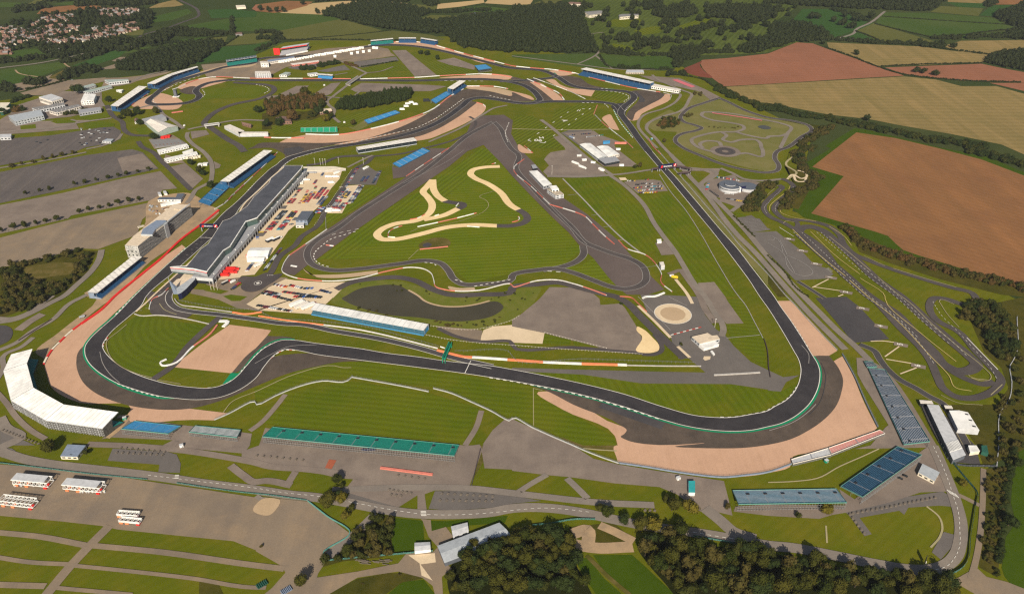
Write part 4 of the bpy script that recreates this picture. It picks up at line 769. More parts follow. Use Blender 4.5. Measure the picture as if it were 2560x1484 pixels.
for s, wd, mt in [
 ('@13 240,800 500,1050 760,1260', 1.1, 'line_yellow'), ('@13 800,1300 980,1461', 1.1, 'line_yellow'), ('@13 415,820 700,1090 900,1240', .9, 'line_yellow'), ('@13 905,1280 1150,1461 @23 1150,20 1500,360 1850,640', .9, 'line_yellow'),
 ('@13 600,870 800,1030 1010,1210', .9, 'line_tan'), ('@13 1080,1270 1310,1461 @23 1340,20 1600,260 1900,520 2100,680 2195,790 2180,820 2080,825 2000,800', .9, 'line_tan'), ('@23 980,0 1250,220 1600,590 1780,780 1850,900 2000,930', .9, 'line_yellow'),
 ('@i 1380,720 1370,790 1400,870', .9, 'line_yellow'), ('@i 1760,360 1600,500 1400,720', .7, 'line_tan'), ('@i 2010,360 1980,430 1750,620 1610,760 1600,860', .9, 'line_yellow'), ('@i 1810,760 1850,900 2000,960 2520,1060', .9, 'line_yellow'), ('@13 600,770 750,870 820,960', .8, 'line_yellow'),
 ('@13 150,740 180,720 260,730', .8, 'line_tan'), ('@13 110,780 250,870', .7, 'line_white'), ('@13 1230,1185 1500,1270 1850,1370', .9, 'line_tan'), ('@13 940,1060 1150,1160', .7, 'line_tan'), ('@23 1680,60 1700,30 1830,75', .8, 'line_tan'), ('@23 1690,60 1760,170 1880,305', .7, 'line_tan'),
 ('@23 1955,405 2260,720', 1.0, 'line_white'), ('@23 2305,865 2190,970', 1.0, 'line_tan'), ('@23 1700,970 1850,1040 2110,1068', .7, 'line_tan'), ('@23 1970,770 1990,790 2150,820', .7, 'line_tan'),
 ('@20 1250,275 1160,350 1060,430 1060,530 1150,660 1350,760 1500,800', .9, 'line_tan'), ('@20 1550,820 1780,862', .9, 'line_tan'), ('@21 -20,945 400,760 770,682 850,700 940,700', 1.1, 'line_tan'), ('@20 2200,1140 2280,1040 2520,935', .9, 'line_tan'), ('@20 1570,70 1620,130 1740,178', 1.0, 'line_tan'),
 ('@22 210,900 212,1270', .8, 'line_tan'), ('@22 215,905 300,925', .8, 'line_tan'), ('@12 1270,1180 1420,1160', .5, 'line_grey'), ('@12 550,465 640,455', .7, 'line_grey'), ('@12 780,665 840,655', .7, 'line_grey'), ('@12 900,780 980,768', .7, 'line_grey'), ('@12 1040,910 1100,900', .7, 'line_grey'),
 ('@11 1500,1095 1600,1000', .8, 'line_tan'), ('@11 1520,825 1640,780 1800,765 2100,690 2250,620 2290,560 2270,520 2200,480 2340,425', .8, 'line_tan'), ('@11 690,800 685,680', .6, 'line_grey'), ('@22 2110,410 2440,380', .8, 'line_grey'),
 ('@j 0,380 300,590 400,870 520,980 700,1030 830,1010 880,960 830,880 380,640 520,960', .6, 'line_grey'), ('@j 130,270 200,330 290,560', .6, 'line_grey'), ('@j 230,320 370,610', .6, 'line_grey'), ('@j 0,230 100,260 130,300 80,330 0,320', .6, 'line_grey'),
 ('@23 10,1320 220,1250 400,1130 470,1060', .7, 'line_grey'), ('@23 400,660 395,560 330,480', .6, 'line_grey'), ('@01 1580,1400 1480,1461', 1, 'line_grey'), ('@23 520,650 560,740 555,900 500,1060 400,1170', .7, 'asphalt_dark'), ('@20 985,545 1010,650 1100,780 1180,850', .6, 'line_grey'), ('@21 -10,660 150,570 300,500 600,475', .6, 'line_grey')]:
    ribbon('painted_line', mt, s, wd, 12)
for s, wd, seg in [('@30 1460,297 2000,362 2520,424 @31 0,432 300,472 600,503 900,555 1300,630 1700,684 1900,688 2300,668 @32 60,638 300,620 600,640 760,660', .5, 3.2), ('@32 1780,858 2000,895 2400,962', .5, 3.2), ('@33 1500,1232 1640,1228 1760,1190 1840,1100 1885,980 1885,850 1865,640 1820,500 1750,290 1690,150 1620,0', .5, 3.2),
                   ('@13 330,830 600,1080 800,1270 1000,1461 @23 1250,190 1500,430', .45, 4), ('@13 480,830 700,1020 950,1240 1250,1461 @23 1500,230 1800,480', .45, 4), ('@13 520,830 750,1030 1000,1230 1290,1461 @23 1540,230 1850,480 1960,590', .45, 4),
                   ('@13 250,830 500,1050 760,1290 950,1461 @23 1150,130 1500,470 1650,690', .45, 4), ('@23 1620,50 1700,180 1850,330 2050,545 2180,690 2250,810', .4, 4), ('@c 2040,200 1800,560 1500,1020 1280,1330', .4, 3), ('@i 1830,440 1580,690 1500,790 1560,920', .4, 3), ('@i 2070,380 1950,540 1720,760 1720,880', .4, 3)]:
    kerb(s, wd, seg, ('line_white', None), L=12, name='lane_marking')
# crossings
def stripes(a, b, n, ln, wd, mat='line_white', rot=0):
    A, B = P(a)[0], P(b)[0]; mb = MB(); z = zfor(13)
    for k in range(n):
        t = k/(n-1); c = (A[0]+(B[0]-A[0])*t, A[1]+(B[1]-A[1])*t)
        ca, sa = math.cos(rot), math.sin(rot)
        mb.poly([(c[0]+ca*x*ln/2-sa*y*wd/2, c[1]+sa*x*ln/2+ca*y*wd/2, z) for x, y in ((-1, -1), (1, -1), (1, 1), (-1, 1))], mat)
    tag(mb.build('crossing'), kind='structure')
stripes('@31 1648,652', '@31 1652,694', 4, 5, 1.0); stripes('@33 1778,460', '@33 1855,500', 6, 1.0, 5.5, rot=.2); stripes('@30 1745,298', '@30 1740,328', 3, 4, 1.0)
stripes('@j 1170,880', '@j 1250,950', 8, .5, 6, 'line_grey', -1.0)
stripes('@i 1150,1020', '@i 1330,1230', 9, 11, .4, 'line_grey', .1); stripes('@i 1290,1010', '@i 1500,1210', 9, 11, .4, 'line_grey', .1)
# writing painted on the ground
def ground_text(txt, at, size, rz, mat, z=.75, name='ground_marking', sx=1.0):
    X, Y, _ = P(at)[0]; cu = bpy.data.curves.new(name, 'FONT'); cu.body = txt; cu.size = size; cu.align_x = 'CENTER'; cu.align_y = 'CENTER'; cu.offset = size*.02
    t = bpy.data.objects.new(name, cu); COL.objects.link(t); dg = bpy.context.evaluated_depsgraph_get()
    me = bpy.data.meshes.new_from_object(t.evaluated_get(dg)); bpy.data.objects.remove(t); me.materials.clear(); me.materials.append(MATS[mat])
    o = bpy.data.objects.new(name, me); COL.objects.link(o); o.location = (X, Y, z); o.rotation_euler = (0, 0, rz); o.scale = (sx, 1, 1); tag(o, kind='structure'); return o
ground_text('H', '@02 290,1360', 14, R(8), 'line_white'); ground_text('06', '@02 258,1386', 16, R(-12), 'line_white')
ground_text('A', '@02 520,1191', 16, R(-75), 'line_white')
for s in ['@02 155,1385 190,1398', '@02 158,1385 180,1372', '@02 275,1406 320,1412', '@02 320,1412 333,1398', '@02 325,1267 345,1255', '@02 245,1323 268,1309', '@02 405,1343 425,1332', '@02 400,1213 418,1203', '@02 472,1163 492,1153', '@02 541,1115 556,1106', '@02 482,1286 498,1275', '@02 553,1237 571,1225', '@02 620,1184 637,1173', '@02 688,1135 704,1124', '@02 758,1082 773,1072', '@02 640,1100 655,1085', '@02 660,1100 675,1085', '@02 690,1076 715,1074', '@02 757,1078 773,1070']:
    ribbon('ground_marking', 'line_white', s, 1.6, 12)
for s in ['@02 500,1188 548,1190', '@02 500,1188 513,1200']: ribbon('ground_marking', 'line_white', s, 1.4, 12)
for at, tx in [('@j 410,300', '8'), ('@j 660,530', '3'), ('@j 938,790', '0'), ('@j 1225,1055', '1'), ('@j 1525,1345', '2'), ('@23 925,115', '3'), ('@23 1105,290', '4'), ('@23 1300,470', '5'), ('@23 1472,680', '6')]:
    X, Y, _ = P(at)[0]; mb = MB(); z = zfor(9)
    mb.poly([(X+dx, Y+dy, z) for dx, dy in ((-8.5, -1.5), (6, -7), (9.5, -.5), (-5, 5.5))], 'hardstanding'); tag(mb.build('number_pad'), kind='structure')
    ground_text(tx, at, 9, R(90-18), 'line_white', z=.95)
# ================= builders =================
def cent(pts): return (sum(p[0] for p in pts)/len(pts), sum(p[1] for p in pts)/len(pts))
def lerp(a, b, t): return tuple(a[i]+(b[i]-a[i])*t for i in range(len(a)))
GZ = 0.45     # objects stand on the made ground
def covered_stand(label, segs, h, seat='seat_blue', roof='white_roof', wall='seat_blue', rear=None, front_h=1.5, group=None, ext=4.0, deck=0.62, fr='scaffold', rib=7.0, cat='grandstand', name='covered_grandstand'):
    rear = h if rear is None else rear
    Q = []
    for s in segs:
        t = s.split('|'); rr = P(t[0], rear); ff = P(t[1], h); Q.append((rr[0], rr[1], ff[1], ff[0]))
    allp = [p for q in Q for p in q]; c = cent(allp); root = empty(name, (c[0], c[1], GZ)); tag(root, label, cat, group)
    rf, dk, wl, fm, rb = MB(), MB(), MB(), MB(), MB()
    for (r0, r1, f1, f0) in Q:
        r0, r1, f1, f0 = [(p[0]-c[0], p[1]-c[1]) for p in (r0, r1, f1, f0)]
        L = math.dist(r0, r1)
        T = [(*r0, rear), (*r1, rear), (*f1, h), (*f0, h)]
        a = (T[1][0]-T[0][0])*(T[2][1]-T[0][1])-(T[2][0]-T[0][0])*(T[1][1]-T[0][1])
        up = T if a > 0 else T[::-1]
        rf.poly(up, roof); lo = [(x, y, z-.7) for x, y, z in up]; rf.poly(lo[::-1], 'light_grey')
        for i in range(4): rf.poly([lo[i], lo[(i+1) % 4], up[(i+1) % 4], up[i]], 'light_grey')
        n = max(2, int(L/rib))
        for k in range(n+1):
            p = lerp(T[0], T[1], k/n); q = lerp(T[3], T[2], k/n)
            rb.bar((p[0], p[1], p[2]+.1), (q[0], q[1], q[2]+.1), .2, 'light_grey')
            if k % 2 == 0:
                fm = MB(); fm.bar((p[0], p[1], 0), (p[0], p[1], p[2]-.7), .3, fr); qq = lerp(p, q, .8); fm.bar((qq[0], qq[1], 1.5), (qq[0], qq[1], h-.7), .2, fr); fm.bar((p[0], p[1], p[2]-1.2), (qq[0], qq[1], h-1.2), .2, fr); fm.build('frame', root)
        # seats, stepping down to the front
        d0 = math.dist(r0, f0) or 1; e = 1+ext/d0
        g0 = lerp(r0, f0, e); g1 = lerp(r1, f1, e); N = 12
        for k in range(N):
            za = rear*deck+(front_h-rear*deck)*k/N; zb = rear*deck+(front_h-rear*deck)*(k+1)/N
            A0, A1 = lerp(r0, g0, .04+.96*k/N), lerp(r1, g1, .04+.96*k/N); B0, B1 = lerp(r0, g0, .04+.96*(k+1)/N), lerp(r1, g1, .04+.96*(k+1)/N)
            dk.poly([(*A0, za), (*A1, za), (*B1, za), (*B0, za)] if a > 0 else [(*B0, za), (*B1, za), (*A1, za), (*A0, za)], seat)
            dk.poly([(*B0, za), (*B1, za), (*B1, zb), (*B0, zb)], seat)
        dk.poly([(*g0, 0), (*g1, 0), (*g1, front_h), (*g0, front_h)], wall)
        wl.poly([(*r0, 0), (*r1, 0), (*r1, rear*.93), (*r0, rear*.93)], wall)
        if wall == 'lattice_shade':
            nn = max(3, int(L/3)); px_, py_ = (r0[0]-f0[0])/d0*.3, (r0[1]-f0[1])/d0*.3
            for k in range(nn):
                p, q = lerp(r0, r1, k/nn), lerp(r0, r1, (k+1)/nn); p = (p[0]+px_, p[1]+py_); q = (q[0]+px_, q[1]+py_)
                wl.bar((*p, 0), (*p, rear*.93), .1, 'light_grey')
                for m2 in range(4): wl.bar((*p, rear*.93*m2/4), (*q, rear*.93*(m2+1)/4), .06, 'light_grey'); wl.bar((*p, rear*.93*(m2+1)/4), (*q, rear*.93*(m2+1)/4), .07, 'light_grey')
    for (r0, f0) in ((Q[0][0], Q[0][3]), (Q[-1][1], Q[-1][2])):
        r0 = (r0[0]-c[0], r0[1]-c[1]); f0 = (f0[0]-c[0], f0[1]-c[1]); g0 = lerp(r0, f0, 1+ext/(math.dist(r0, f0) or 1))
        wl.poly([(*r0, 0), (*g0, 0), (*g0, front_h), (*r0, rear*deck)], wall)
        wl.poly([(*r0, rear*deck), (*lerp(r0, g0, .45), rear*deck*.6), (*lerp(r0, f0, .6), h-1.2), (*r0, rear-1.2)], wall)
    rfo = rf.build('roof', root); rb.build('roof_seam', rfo); dk.build('seating', root); wl.build('wall', root)
    return root
def open_stand(label, s, hr=7.0, hf=1.2, seat='seat_blue', rows=14, aisles=6, rowmat=None, group=None, back=True, name='open_grandstand', rail='green_fence', boxes=True):
    """s: rear0 rear1 | front0 front1"""
    t = s.split('|'); r = P(t[0], hr+GZ); f = P(t[1], hf+GZ); r0, r1, f0, f1 = r[0], r[1], f[0], f[1]
    c = cent([r0, r1, f0, f1]); root = empty(name, (c[0], c[1], GZ)); tag(root, label, 'grandstand', group)
    r0, r1, f0, f1 = [(p[0]-c[0], p[1]-c[1]) for p in (r0, r1, f0, f1)]
    dk, sc, rl = MB(), MB(), MB(); L = math.dist(r0, r1); rowmat = rowmat or seat
    for k in range(rows):
        za, zb = hr+(hf-hr)*k/rows, hr+(hf-hr)*(k+1)/rows
        A0, A1 = lerp(r0, f0, k/rows), lerp(r1, f1, k/rows); B0, B1 = lerp(r0, f0, (k+1)/rows), lerp(r1, f1, (k+1)/rows); M0, M1 = lerp(A0, B0, .62), lerp(A1, B1, .62)
        dk.poly([(*A0, za+.25), (*A1, za+.25), (*M1, za+.25), (*M0, za+.25)], seat); dk.poly([(*M0, za), (*M1, za), (*B1, za), (*B0, za)], rowmat)
        dk.poly([(*M0, za+.25), (*M1, za+.25), (*M1, za), (*M0, za)], seat); dk.poly([(*B0, za), (*B1, za), (*B1, zb), (*B0, zb)], seat)
    dk.build('seating', root)
    for k in range(1, aisles+1):
        tt = (k-.35)/aisles if aisles > 1 else .5; ai = MB(); wd = .9/L
        p, q = lerp(r0, r1, tt), lerp(f0, f1, tt); p2, q2 = lerp(r0, r1, tt+wd*1.4), lerp(f0, f1, tt+wd*1.4)
        ai.poly([(*p, hr+.5), (*p2, hr+.5), (*q2, hf+.5), (*q, hf+.5)], 'grey'); ao = ai.build('aisle', root)
        if boxes:
            bx = MB(); m_ = lerp(p, q, .72); ang = math.atan2(r1[1]-r0[1], r1[0]-r0[0]); zz = hr+(hf-hr)*.72
            bx.box((m_[0]+2.0*math.cos(ang), m_[1]+2.0*math.sin(ang), zz), (3.4, 2.2, .9), 'scaffold', ang, 'dark'); bx.build('stairwell', ao)
    n = max(3, int(L/2.6))
    for k in range(n+1):
        p = lerp(r0, r1, k/n); q = lerp(f0, f1, k/n); m_ = lerp(p, q, .5)
        sc.bar((*p, 0), (*p, hr+1), .09, 'scaffold'); sc.bar((*m_, 0), (*m_, (hr+hf)/2), .08, 'scaffold'); sc.bar((*q, 0), (*q, hf+1), .08, 'scaffold'); sc.bar((*p, hr-.3), (*q, hf-.3), .09, 'scaffold')
        if k < n: 
            p2 = lerp(r0, r1, (k+1)/n); sc.bar((*p, 0.3), (*p2, hr*.5), .06, 'scaffold')
    for zz in (.15, .45, .75): sc.bar((*r0, hr*zz), (*r1, hr*zz), .09, 'scaffold')
    sc.build('scaffold', root)
    for a, b, za, zb in ((r0, r1, hr+1.1, hr+1.1), (f0, f1, hf+1.0, hf+1.0), (r0, f0, hr+1.1, hf+1.1), (r1, f1, hr+1.1, hf+1.1)):
        rl.bar((*a, za), (*b, zb), .12, rail); rl.poly([(*a, za-1.1), (*b, zb-1.1), (*b, zb-.1), (*a, za-.1)], rail)
    rl.build('railing', root)
    return root
def building(name, label, cat, s, h, wall='offwhite', roof='grey', gable=0.0, win=True, group=None, winmat='glass', bands=1, z0=0.0, parapet=0.0, rooflights=0, skylight='glass'):
    pts = P(s, h+GZ); xy = [(p[0], p[1]) for p in pts]; c = cent(xy); base = rel(xy, c)
    a = sum(base[i][0]*base[(i+1) % len(base)][1]-base[(i+1) % len(base)][0]*base[i][1] for i in range(len(base)))
    if a < 0: base = base[::-1]
    root = empty(name, (c[0], c[1], GZ)); tag(root, label, cat, group); n = len(base); w = MB(); r = MB()
    for i in range(n): p, q = base[i], base[(i+1) % n]; w.poly([(*p, z0), (*q, z0), (*q, h), (*p, h)], wall)
    if gable and n == 4:
        if math.dist(base[0], base[1]) < math.dist(base[1], base[2]): base = base[1:]+base[:1]
        m1 = lerp(base[1], base[2], .5); m0 = lerp(base[3], base[0], .5); e = lambda p: (p[0]*1.02, p[1]*1.02); B = [e(p) for p in base]; m0e, m1e = e(m0), e(m1)
        w.poly([(*base[1], h), (*base[2], h), (*m1, h+gable*.97)], wall); w.poly([(*base[3], h), (*base[0], h), (*m0, h+gable*.97)], wall)
        r.poly([(*B[0], h+.05), (*B[1], h+.05), (*m1e, h+gable), (*m0e, h+gable)], roof); r.poly([(*B[2], h+.05), (*B[3], h+.05), (*m0e, h+gable), (*m1e, h+gable)], roof)
        r.poly([(*B[0], h-.2), (*B[1], h-.2), (*B[1], h+.05), (*B[0], h+.05)], roof)
    else:
        B = [(p[0]*1.01, p[1]*1.01) for p in base]; r.prism(B, h-.1, h+.35, roof)
        if parapet: 
            for i in range(n): r.bar((*B[i], h+.5), (*B[(i+1) % n], h+.5), .3, wall)
    ro = r.build('roof', root); w.build('wall', root)
    if rooflights:
        L = math.dist(base[0], base[1])
        for k in range(rooflights):
            t = (k+.5)/rooflights
            for u in ((.28,) if not gable else (.25,)):
                p = lerp(lerp(base[0], base[1], t), lerp(base[3], base[2], t), u); q = lerp(lerp(base[0], base[1], t), lerp(base[3], base[2], t), u-.16)
                zz = h+.5+(gable*2*u if gable else 0); b_ = MB(); b_.bar((*p, zz), (*q, h+.5+(gable*2*(u-.16) if gable else 0)), .45, skylight); b_.build('rooflight', ro)
    if win:
        cnt = 0
        for i in range(n):
            p, q = base[i], base[(i+1) % n]; L = math.dist(p, q)
            nx, ny = (q[1]-p[1])/L, -(q[0]-p[0])/L
            if ny > .25 or L < 6: continue           # sides seen from the south
            m_ = min(14, max(1, int(L/5)))
            for b_ in range(bands):
                for k in range(m_):
                    if cnt > 60: break
                    t0, t1 = (k+.22)/m_, (k+.78)/m_; zb = h*(b_+.35)/bands; zt = h*(b_+.75)/bands; wb = MB()
                    A, B2 = lerp(p, q, t0), lerp(p, q, t1); o_ = .08
                    wb.poly([(A[0]+nx*o_, A[1]+ny*o_, zb), (B2[0]+nx*o_, B2[1]+ny*o_, zb), (B2[0]+nx*o_, B2[1]+ny*o_, zt), (A[0]+nx*o_, A[1]+ny*o_, zt)], winmat); wb.build('window', root); cnt += 1
    return root
def barrier(label, s, cols=('barrier_red', 'barrier_white'), seg=42, wd=1.6, h=1.2, sm=True, name='tyre_barrier', cat='barrier', group=None, first=0):
    xy = smooth(P(s), False, 5) if sm else [(p[0], p[1]) for p in P(s)]
    if wd < 2.0: wd *= .7
    xy = resample(xy, 3.0)+[xy[-1]]; c = cent(xy); xy = rel(xy, c); l, r = strip_pts(xy, wd); mb = MB()
    for i in range(len(xy)-1):
        m_ = cols[(first+int(i*3.0/seg)) % len(cols)]
        mb.poly([(*r[i], h), (*r[i+1], h), (*l[i+1], h), (*l[i], h)], m_)
        mb.poly([(*r[i], 0), (*r[i+1], 0), (*r[i+1], h), (*r[i], h)], m_); mb.poly([(*l[i+1], 0), (*l[i], 0), (*l[i], h), (*l[i+1], h)], m_)
    for a_, b_ in ((r[0], l[0]), (l[-1], r[-1])): mb.poly([(*b_, 0), (*a_, 0), (*a_, h), (*b_, h)], cols[0])
    o = mb.build(name); o.location = (c[0], c[1], GZ); tag(o, label, cat, group); return o
def fence(label, s, h=3.0, wall='barrier_grey', wh=1.0, post=6.0, mat='scaffold', panel=None, name='debris_fence', group=None, sm=True, rails=3, pr=.07):
    xy = smooth(P(s), False, 5) if sm else [(p[0], p[1]) for p in P(s)]
    xy = resample(xy, post)+[xy[-1]]; c = cent(xy); xy = rel(xy, c); root = empty(name, (c[0], c[1], GZ)); tag(root, label, 'fence', group)
    l, r = strip_pts(xy, .7); mb = MB(); ps = MB(); rl = MB()
    for i in range(len(xy)-1):
        if wall:
            mb.poly([(*r[i], wh), (*r[i+1], wh), (*l[i+1], wh), (*l[i], wh)], wall); mb.poly([(*r[i], 0), (*r[i+1], 0), (*r[i+1], wh), (*r[i], wh)], wall); mb.poly([(*l[i+1], 0), (*l[i], 0), (*l[i], wh), (*l[i+1], wh)], wall)
        if panel: rl.poly([(*xy[i], .1), (*xy[i+1], .1), (*xy[i+1], h), (*xy[i], h)], panel); rl.poly([(*xy[i+1], .1), (*xy[i], .1), (*xy[i], h), (*xy[i+1], h)], panel)
        else:
            for k in range(rails): z = wh+(h-wh)*(k+1)/rails; rl.bar((*xy[i], z), (*xy[i+1], z), .035, mat)
    for p in xy: ps.bar((*p, 0), (*p, h+.2), pr, mat)
    if wall: mb.build('wall', root)
    rl.build('mesh_panel' if panel else 'cable', root); ps.build('posts', root); return root
# ---------- trees ----------
nr = np.random.default_rng(5)
def blob(n, lumps, leaf, core=.72):
    """leaf clumps spread over several lumps, returns verts, faces"""
    V, F = [], []
    ls = [(nr.normal(0, .36, 3)*np.array([1, 1, .62]), nr.uniform(.38, .66)) for _ in range(lumps)]+[(np.zeros(3), .62)]
    wts = np.array([r*r for _, r in ls]); wts /= wts.sum()
    for li, (c, r) in enumerate(ls):
        k = int(n*wts[li]); d = nr.normal(size=(k, 3)); d /= np.linalg.norm(d, axis=1)[:, None]
        pos_ = c+d*r*nr.uniform(.78, 1.06, k)[:, None]
        nrm = d+nr.normal(0, .45, (k, 3)); nrm /= np.linalg.norm(nrm, axis=1)[:, None]
        for p, m_ in zip(pos_, nrm):
            if p[2] < -.5: continue
            u = np.cross(m_, (0, 0, 1)); l = np.linalg.norm(u)
            if l < .1: u = np.array([1., 0, 0]); l = 1
            u /= l; v = np.cross(m_, u); a = nr.uniform(0, 6.28); ca, sa = math.cos(a), math.sin(a); u, v = u*ca+v*sa, v*ca-u*sa
            sz = leaf*nr.uniform(.6, 1.3); b = len(V); V += [p-u*sz, p-v*sz*.8, p+u*sz, p+v*sz*.8]; F.append((b, b+1, b+2, b+3))
    for c, r in ls:      # shaded inside
        b = len(V); n1 = 7
        for j in range(1, 4):
            for i in range(n1):
                th = math.pi*j/4; ph = 2*math.pi*i/n1; V.append(c+core*r*np.array([math.sin(th)*math.cos(ph), math.sin(th)*math.sin(ph), math.cos(th)]))
        V.append(c+np.array([0, 0, core*r])); top = len(V)-1
        for i in range(n1):
            F.append((b+i, b+(i+1) % n1, top))
            for j in range(2): F.append((b+j*n1+i, b+(j+1)*n1+i, b+(j+1)*n1+(i+1) % n1, b+j*n1+(i+1) % n1))
    return V, F
def crown_mesh(name, mat, n, lumps, leaf, sc=(1, 1, 1)):
    V, F = blob(n, lumps, leaf); me = bpy.data.meshes.new(name); me.from_pydata([tuple(v*np.array(sc)) for v in V], [], F); me.materials.append(MATS[mat]); return me
def trunk_mesh():
    mb = MB(); mb.cyl((0, 0, 0), .06, .75, 'trunk', 7, r2=.03)
    for a in range(4): mb.bar((0, 0, .35), (.22*math.cos(a*1.6), .22*math.sin(a*1.6), .72), .015, 'trunk')
    o = mb.build('trunk'); me = o.data; bpy.data.objects.remove(o); return me
TRUNK = trunk_mesh()
CR = {k: [crown_mesh('crown', m_, n, l, f) for _ in range(v)] for k, m_, n, l, f, v in (
    ('oak', 'leaf_oak', 1500, 9, .085, 5), ('dark', 'leaf_dark', 1300, 8, .085, 3), ('far', 'leaf_far', 260, 6, .16, 4), ('rust', 'leaf_rust', 900, 8, .1, 2),
    ('yellow', 'leaf_yellow', 900, 8, .1, 2), ('small', 'leaf_hedge', 420, 6, .13, 4), ('scrub', 'leaf_scrub', 420, 7, .13, 3))}
NT = 0
def tree(kind, x, y, r, hh=None, label=None, group=None, name='tree', z=0.0):
    """r crown radius in metres"""
    global NT; NT += 1
    hh = hh or 1.0; root = empty(name, (x, y, z), rnd.uniform(0, 6.28)); tag(root, label, 'tree' if name != 'shrub' else 'shrub', group)
    c = bpy.data.objects.new('crown', rnd.choice(CR[kind])); COL.objects.link(c); c.parent = root
    c.location = (0, 0, r*hh*(1.05 if name != 'shrub' else .55)); c.scale = (r*rnd.uniform(.9, 1.1), r*rnd.uniform(.9, 1.1), r*hh)
    if name != 'shrub':
        t = bpy.data.objects.new('trunk', TRUNK); COL.objects.link(t); t.parent = root; t.scale = (r*1.2, r*1.2, r*hh*1.5)
    return root
def inside(x, y, poly):
    c = False; n = len(poly); j = n-1
    for i in range(n):
        if (poly[i][1] > y) != (poly[j][1] > y) and x < (poly[j][0]-poly[i][0])*(y-poly[i][1])/(poly[j][1]-poly[i][1])+poly[i][0]: c = not c
        j = i
    return c
def fill(poly, sp, jit=.35):
    xs = [p[0] for p in poly]; ys = [p[1] for p in poly]; out = []; y = min(ys); row = 0
    while y < max(ys):
        x = min(xs)+(sp/2 if row % 2 else 0)
        while x < max(xs):
            a, b = x+rnd.uniform(-jit, jit)*sp, y+rnd.uniform(-jit, jit)*sp
            if inside(a, b, poly): out.append((a, b))
            x += sp
        y += sp*.87; row += 1
    return out
def merged(name, label, spots, kinds, kind='stuff', cat='wood', rmin=4, rmax=7, hh=1.0, lowpoly=False, group=None, zf=1.0):
    """many crowns as one mesh"""
    Vs, Fs, Ms = [], [], []; base = 0; src = []
    for k in kinds:
        for me in CR[k][:3]:
            v = np.empty(len(me.vertices)*3); me.vertices.foreach_get('co', v); src.append((v.reshape(-1, 3), [tuple(p.vertices) for p in me.polygons], kinds.index(k)))
    vv = []; loops = []; starts = []; tot = []; mi = []
    cache = [(v, np.concatenate([np.array(f) for f in F]), np.array([len(f) for f in F])) for v, F, _ in src]
    for (x, y) in spots:
        i = rnd.randrange(len(src)); v, lp, ct = cache[i]; r = rnd.uniform(rmin, rmax); a = rnd.uniform(0, 6.28)
        R_ = np.array([[math.cos(a), -math.sin(a), 0], [math.sin(a), math.cos(a), 0], [0, 0, 1]]); w_ = (v*np.array([r, r, r*hh]))@R_.T+np.array([x, y, r*hh*zf])
        vv.append(w_); loops.append(lp+base); tot.append(ct); mi.append(np.full(len(ct), src[i][2])); base += len(v)
    if not vv: return
    vv = np.concatenate(vv); loops = np.concatenate(loops); tot = np.concatenate(tot); mi = np.concatenate(mi)
    me = bpy.data.meshes.new(name); me.vertices.add(len(vv)); me.vertices.foreach_set('co', vv.ravel()); me.loops.add(len(loops)); me.loops.foreach_set('vertex_index', loops)
    me.polygons.add(len(tot)); st = np.concatenate([[0], np.cumsum(tot)[:-1]]); me.polygons.foreach_set('loop_start', st); me.polygons.foreach_set('loop_total', tot); me.polygons.foreach_set('material_index', mi)
    for k in kinds: me.materials.append(CR[k][0].materials[0])
    me.update(); me.validate(); o = bpy.data.objects.new(name, me); COL.objects.link(o); tag(o, label, cat, group, kind); return o
def poly_(s): return [(p[0], p[1]) for p in P(s)]
def along(s, sp, jit=.2, sm=True):
    xy = resample(smooth(P(s), False) if sm else [(p[0], p[1]) for p in P(s)], sp)
    return [(x+rnd.uniform(-jit, jit)*sp, y+rnd.uniform(-jit, jit)*sp) for x, y in xy]
def hedge(label, s, r=3.0, sp=None, kinds=('small',), hh=.8, rows=1, name='hedgerow', cat='hedge'):
    sp = sp or r*1.3; pts = []
    for k in range(rows): pts += along(s, sp, .35)
    if rows > 1: pts = [(x+rnd.uniform(-1, 1)*r*rows*.5, y+rnd.uniform(-1, 1)*r*rows*.5) for x, y in pts]
    return merged(name, label, pts, list(kinds), None, cat, r*.75, r*1.2, hh, zf=.6)
# ---------- cars ----------
def car_mesh():
    mb = MB(); W_, pr = .92, [(-2.2, .35), (2.2, .35), (2.25, .62), (2.15, .82), (1.15, .95), (-1.75, 1.0), (-2.2, .9)]
    n = len(pr)
    for s_ in (-1, 1): f = [(x, s_*W_, z) for x, z in pr]; mb.poly(f if s_ < 0 else f[::-1], 'car_paint')
    for i in range(n): a, b = pr[i], pr[(i+1) % n]; mb.poly([(a[0], -W_, a[1]), (b[0], -W_, b[1]), (b[0], W_, b[1]), (a[0], W_, a[1])][::-1], 'car_paint')
    mb.poly([(-1.2, -.68, 1.44), (.25, -.68, 1.44), (.25, .68, 1.44), (-1.2, .68, 1.44)], 'car_paint')
    for x in (-1.4, 1.4):
        for y in (-.86, .86):
            r = .33; c = [(x+r*math.cos(a*math.pi/5), z_) for a, z_ in ((a, .33+r*math.sin(a*math.pi/5)) for a in range(10))]
            mb.poly([(p[0], y*1.1, p[1]) for p in c], 'tyre'); mb.poly([(p[0], y*.7, p[1]) for p in c][::-1], 'tyre')
    o = mb.build('parked_car'); me = o.data; bpy.data.objects.remove(o)
    g = MB(); lo = [(-1.75, -.84, 1.0), (1.1, -.84, .95), (1.1, .84, .95), (-1.75, .84, 1.0)]; hi = [(-1.22, -.68, 1.425), (.28, -.68, 1.425), (.28, .68, 1.425), (-1.22, .68, 1.425)]
    for i in range(4): g.poly([lo[i], lo[(i+1) % 4], hi[(i+1) % 4], hi[i]], 'glass')
    o = g.build('windows'); gm = o.data; bpy.data.objects.remove(o); return me, gm
CARM, CARG = car_mesh(); CARS = []
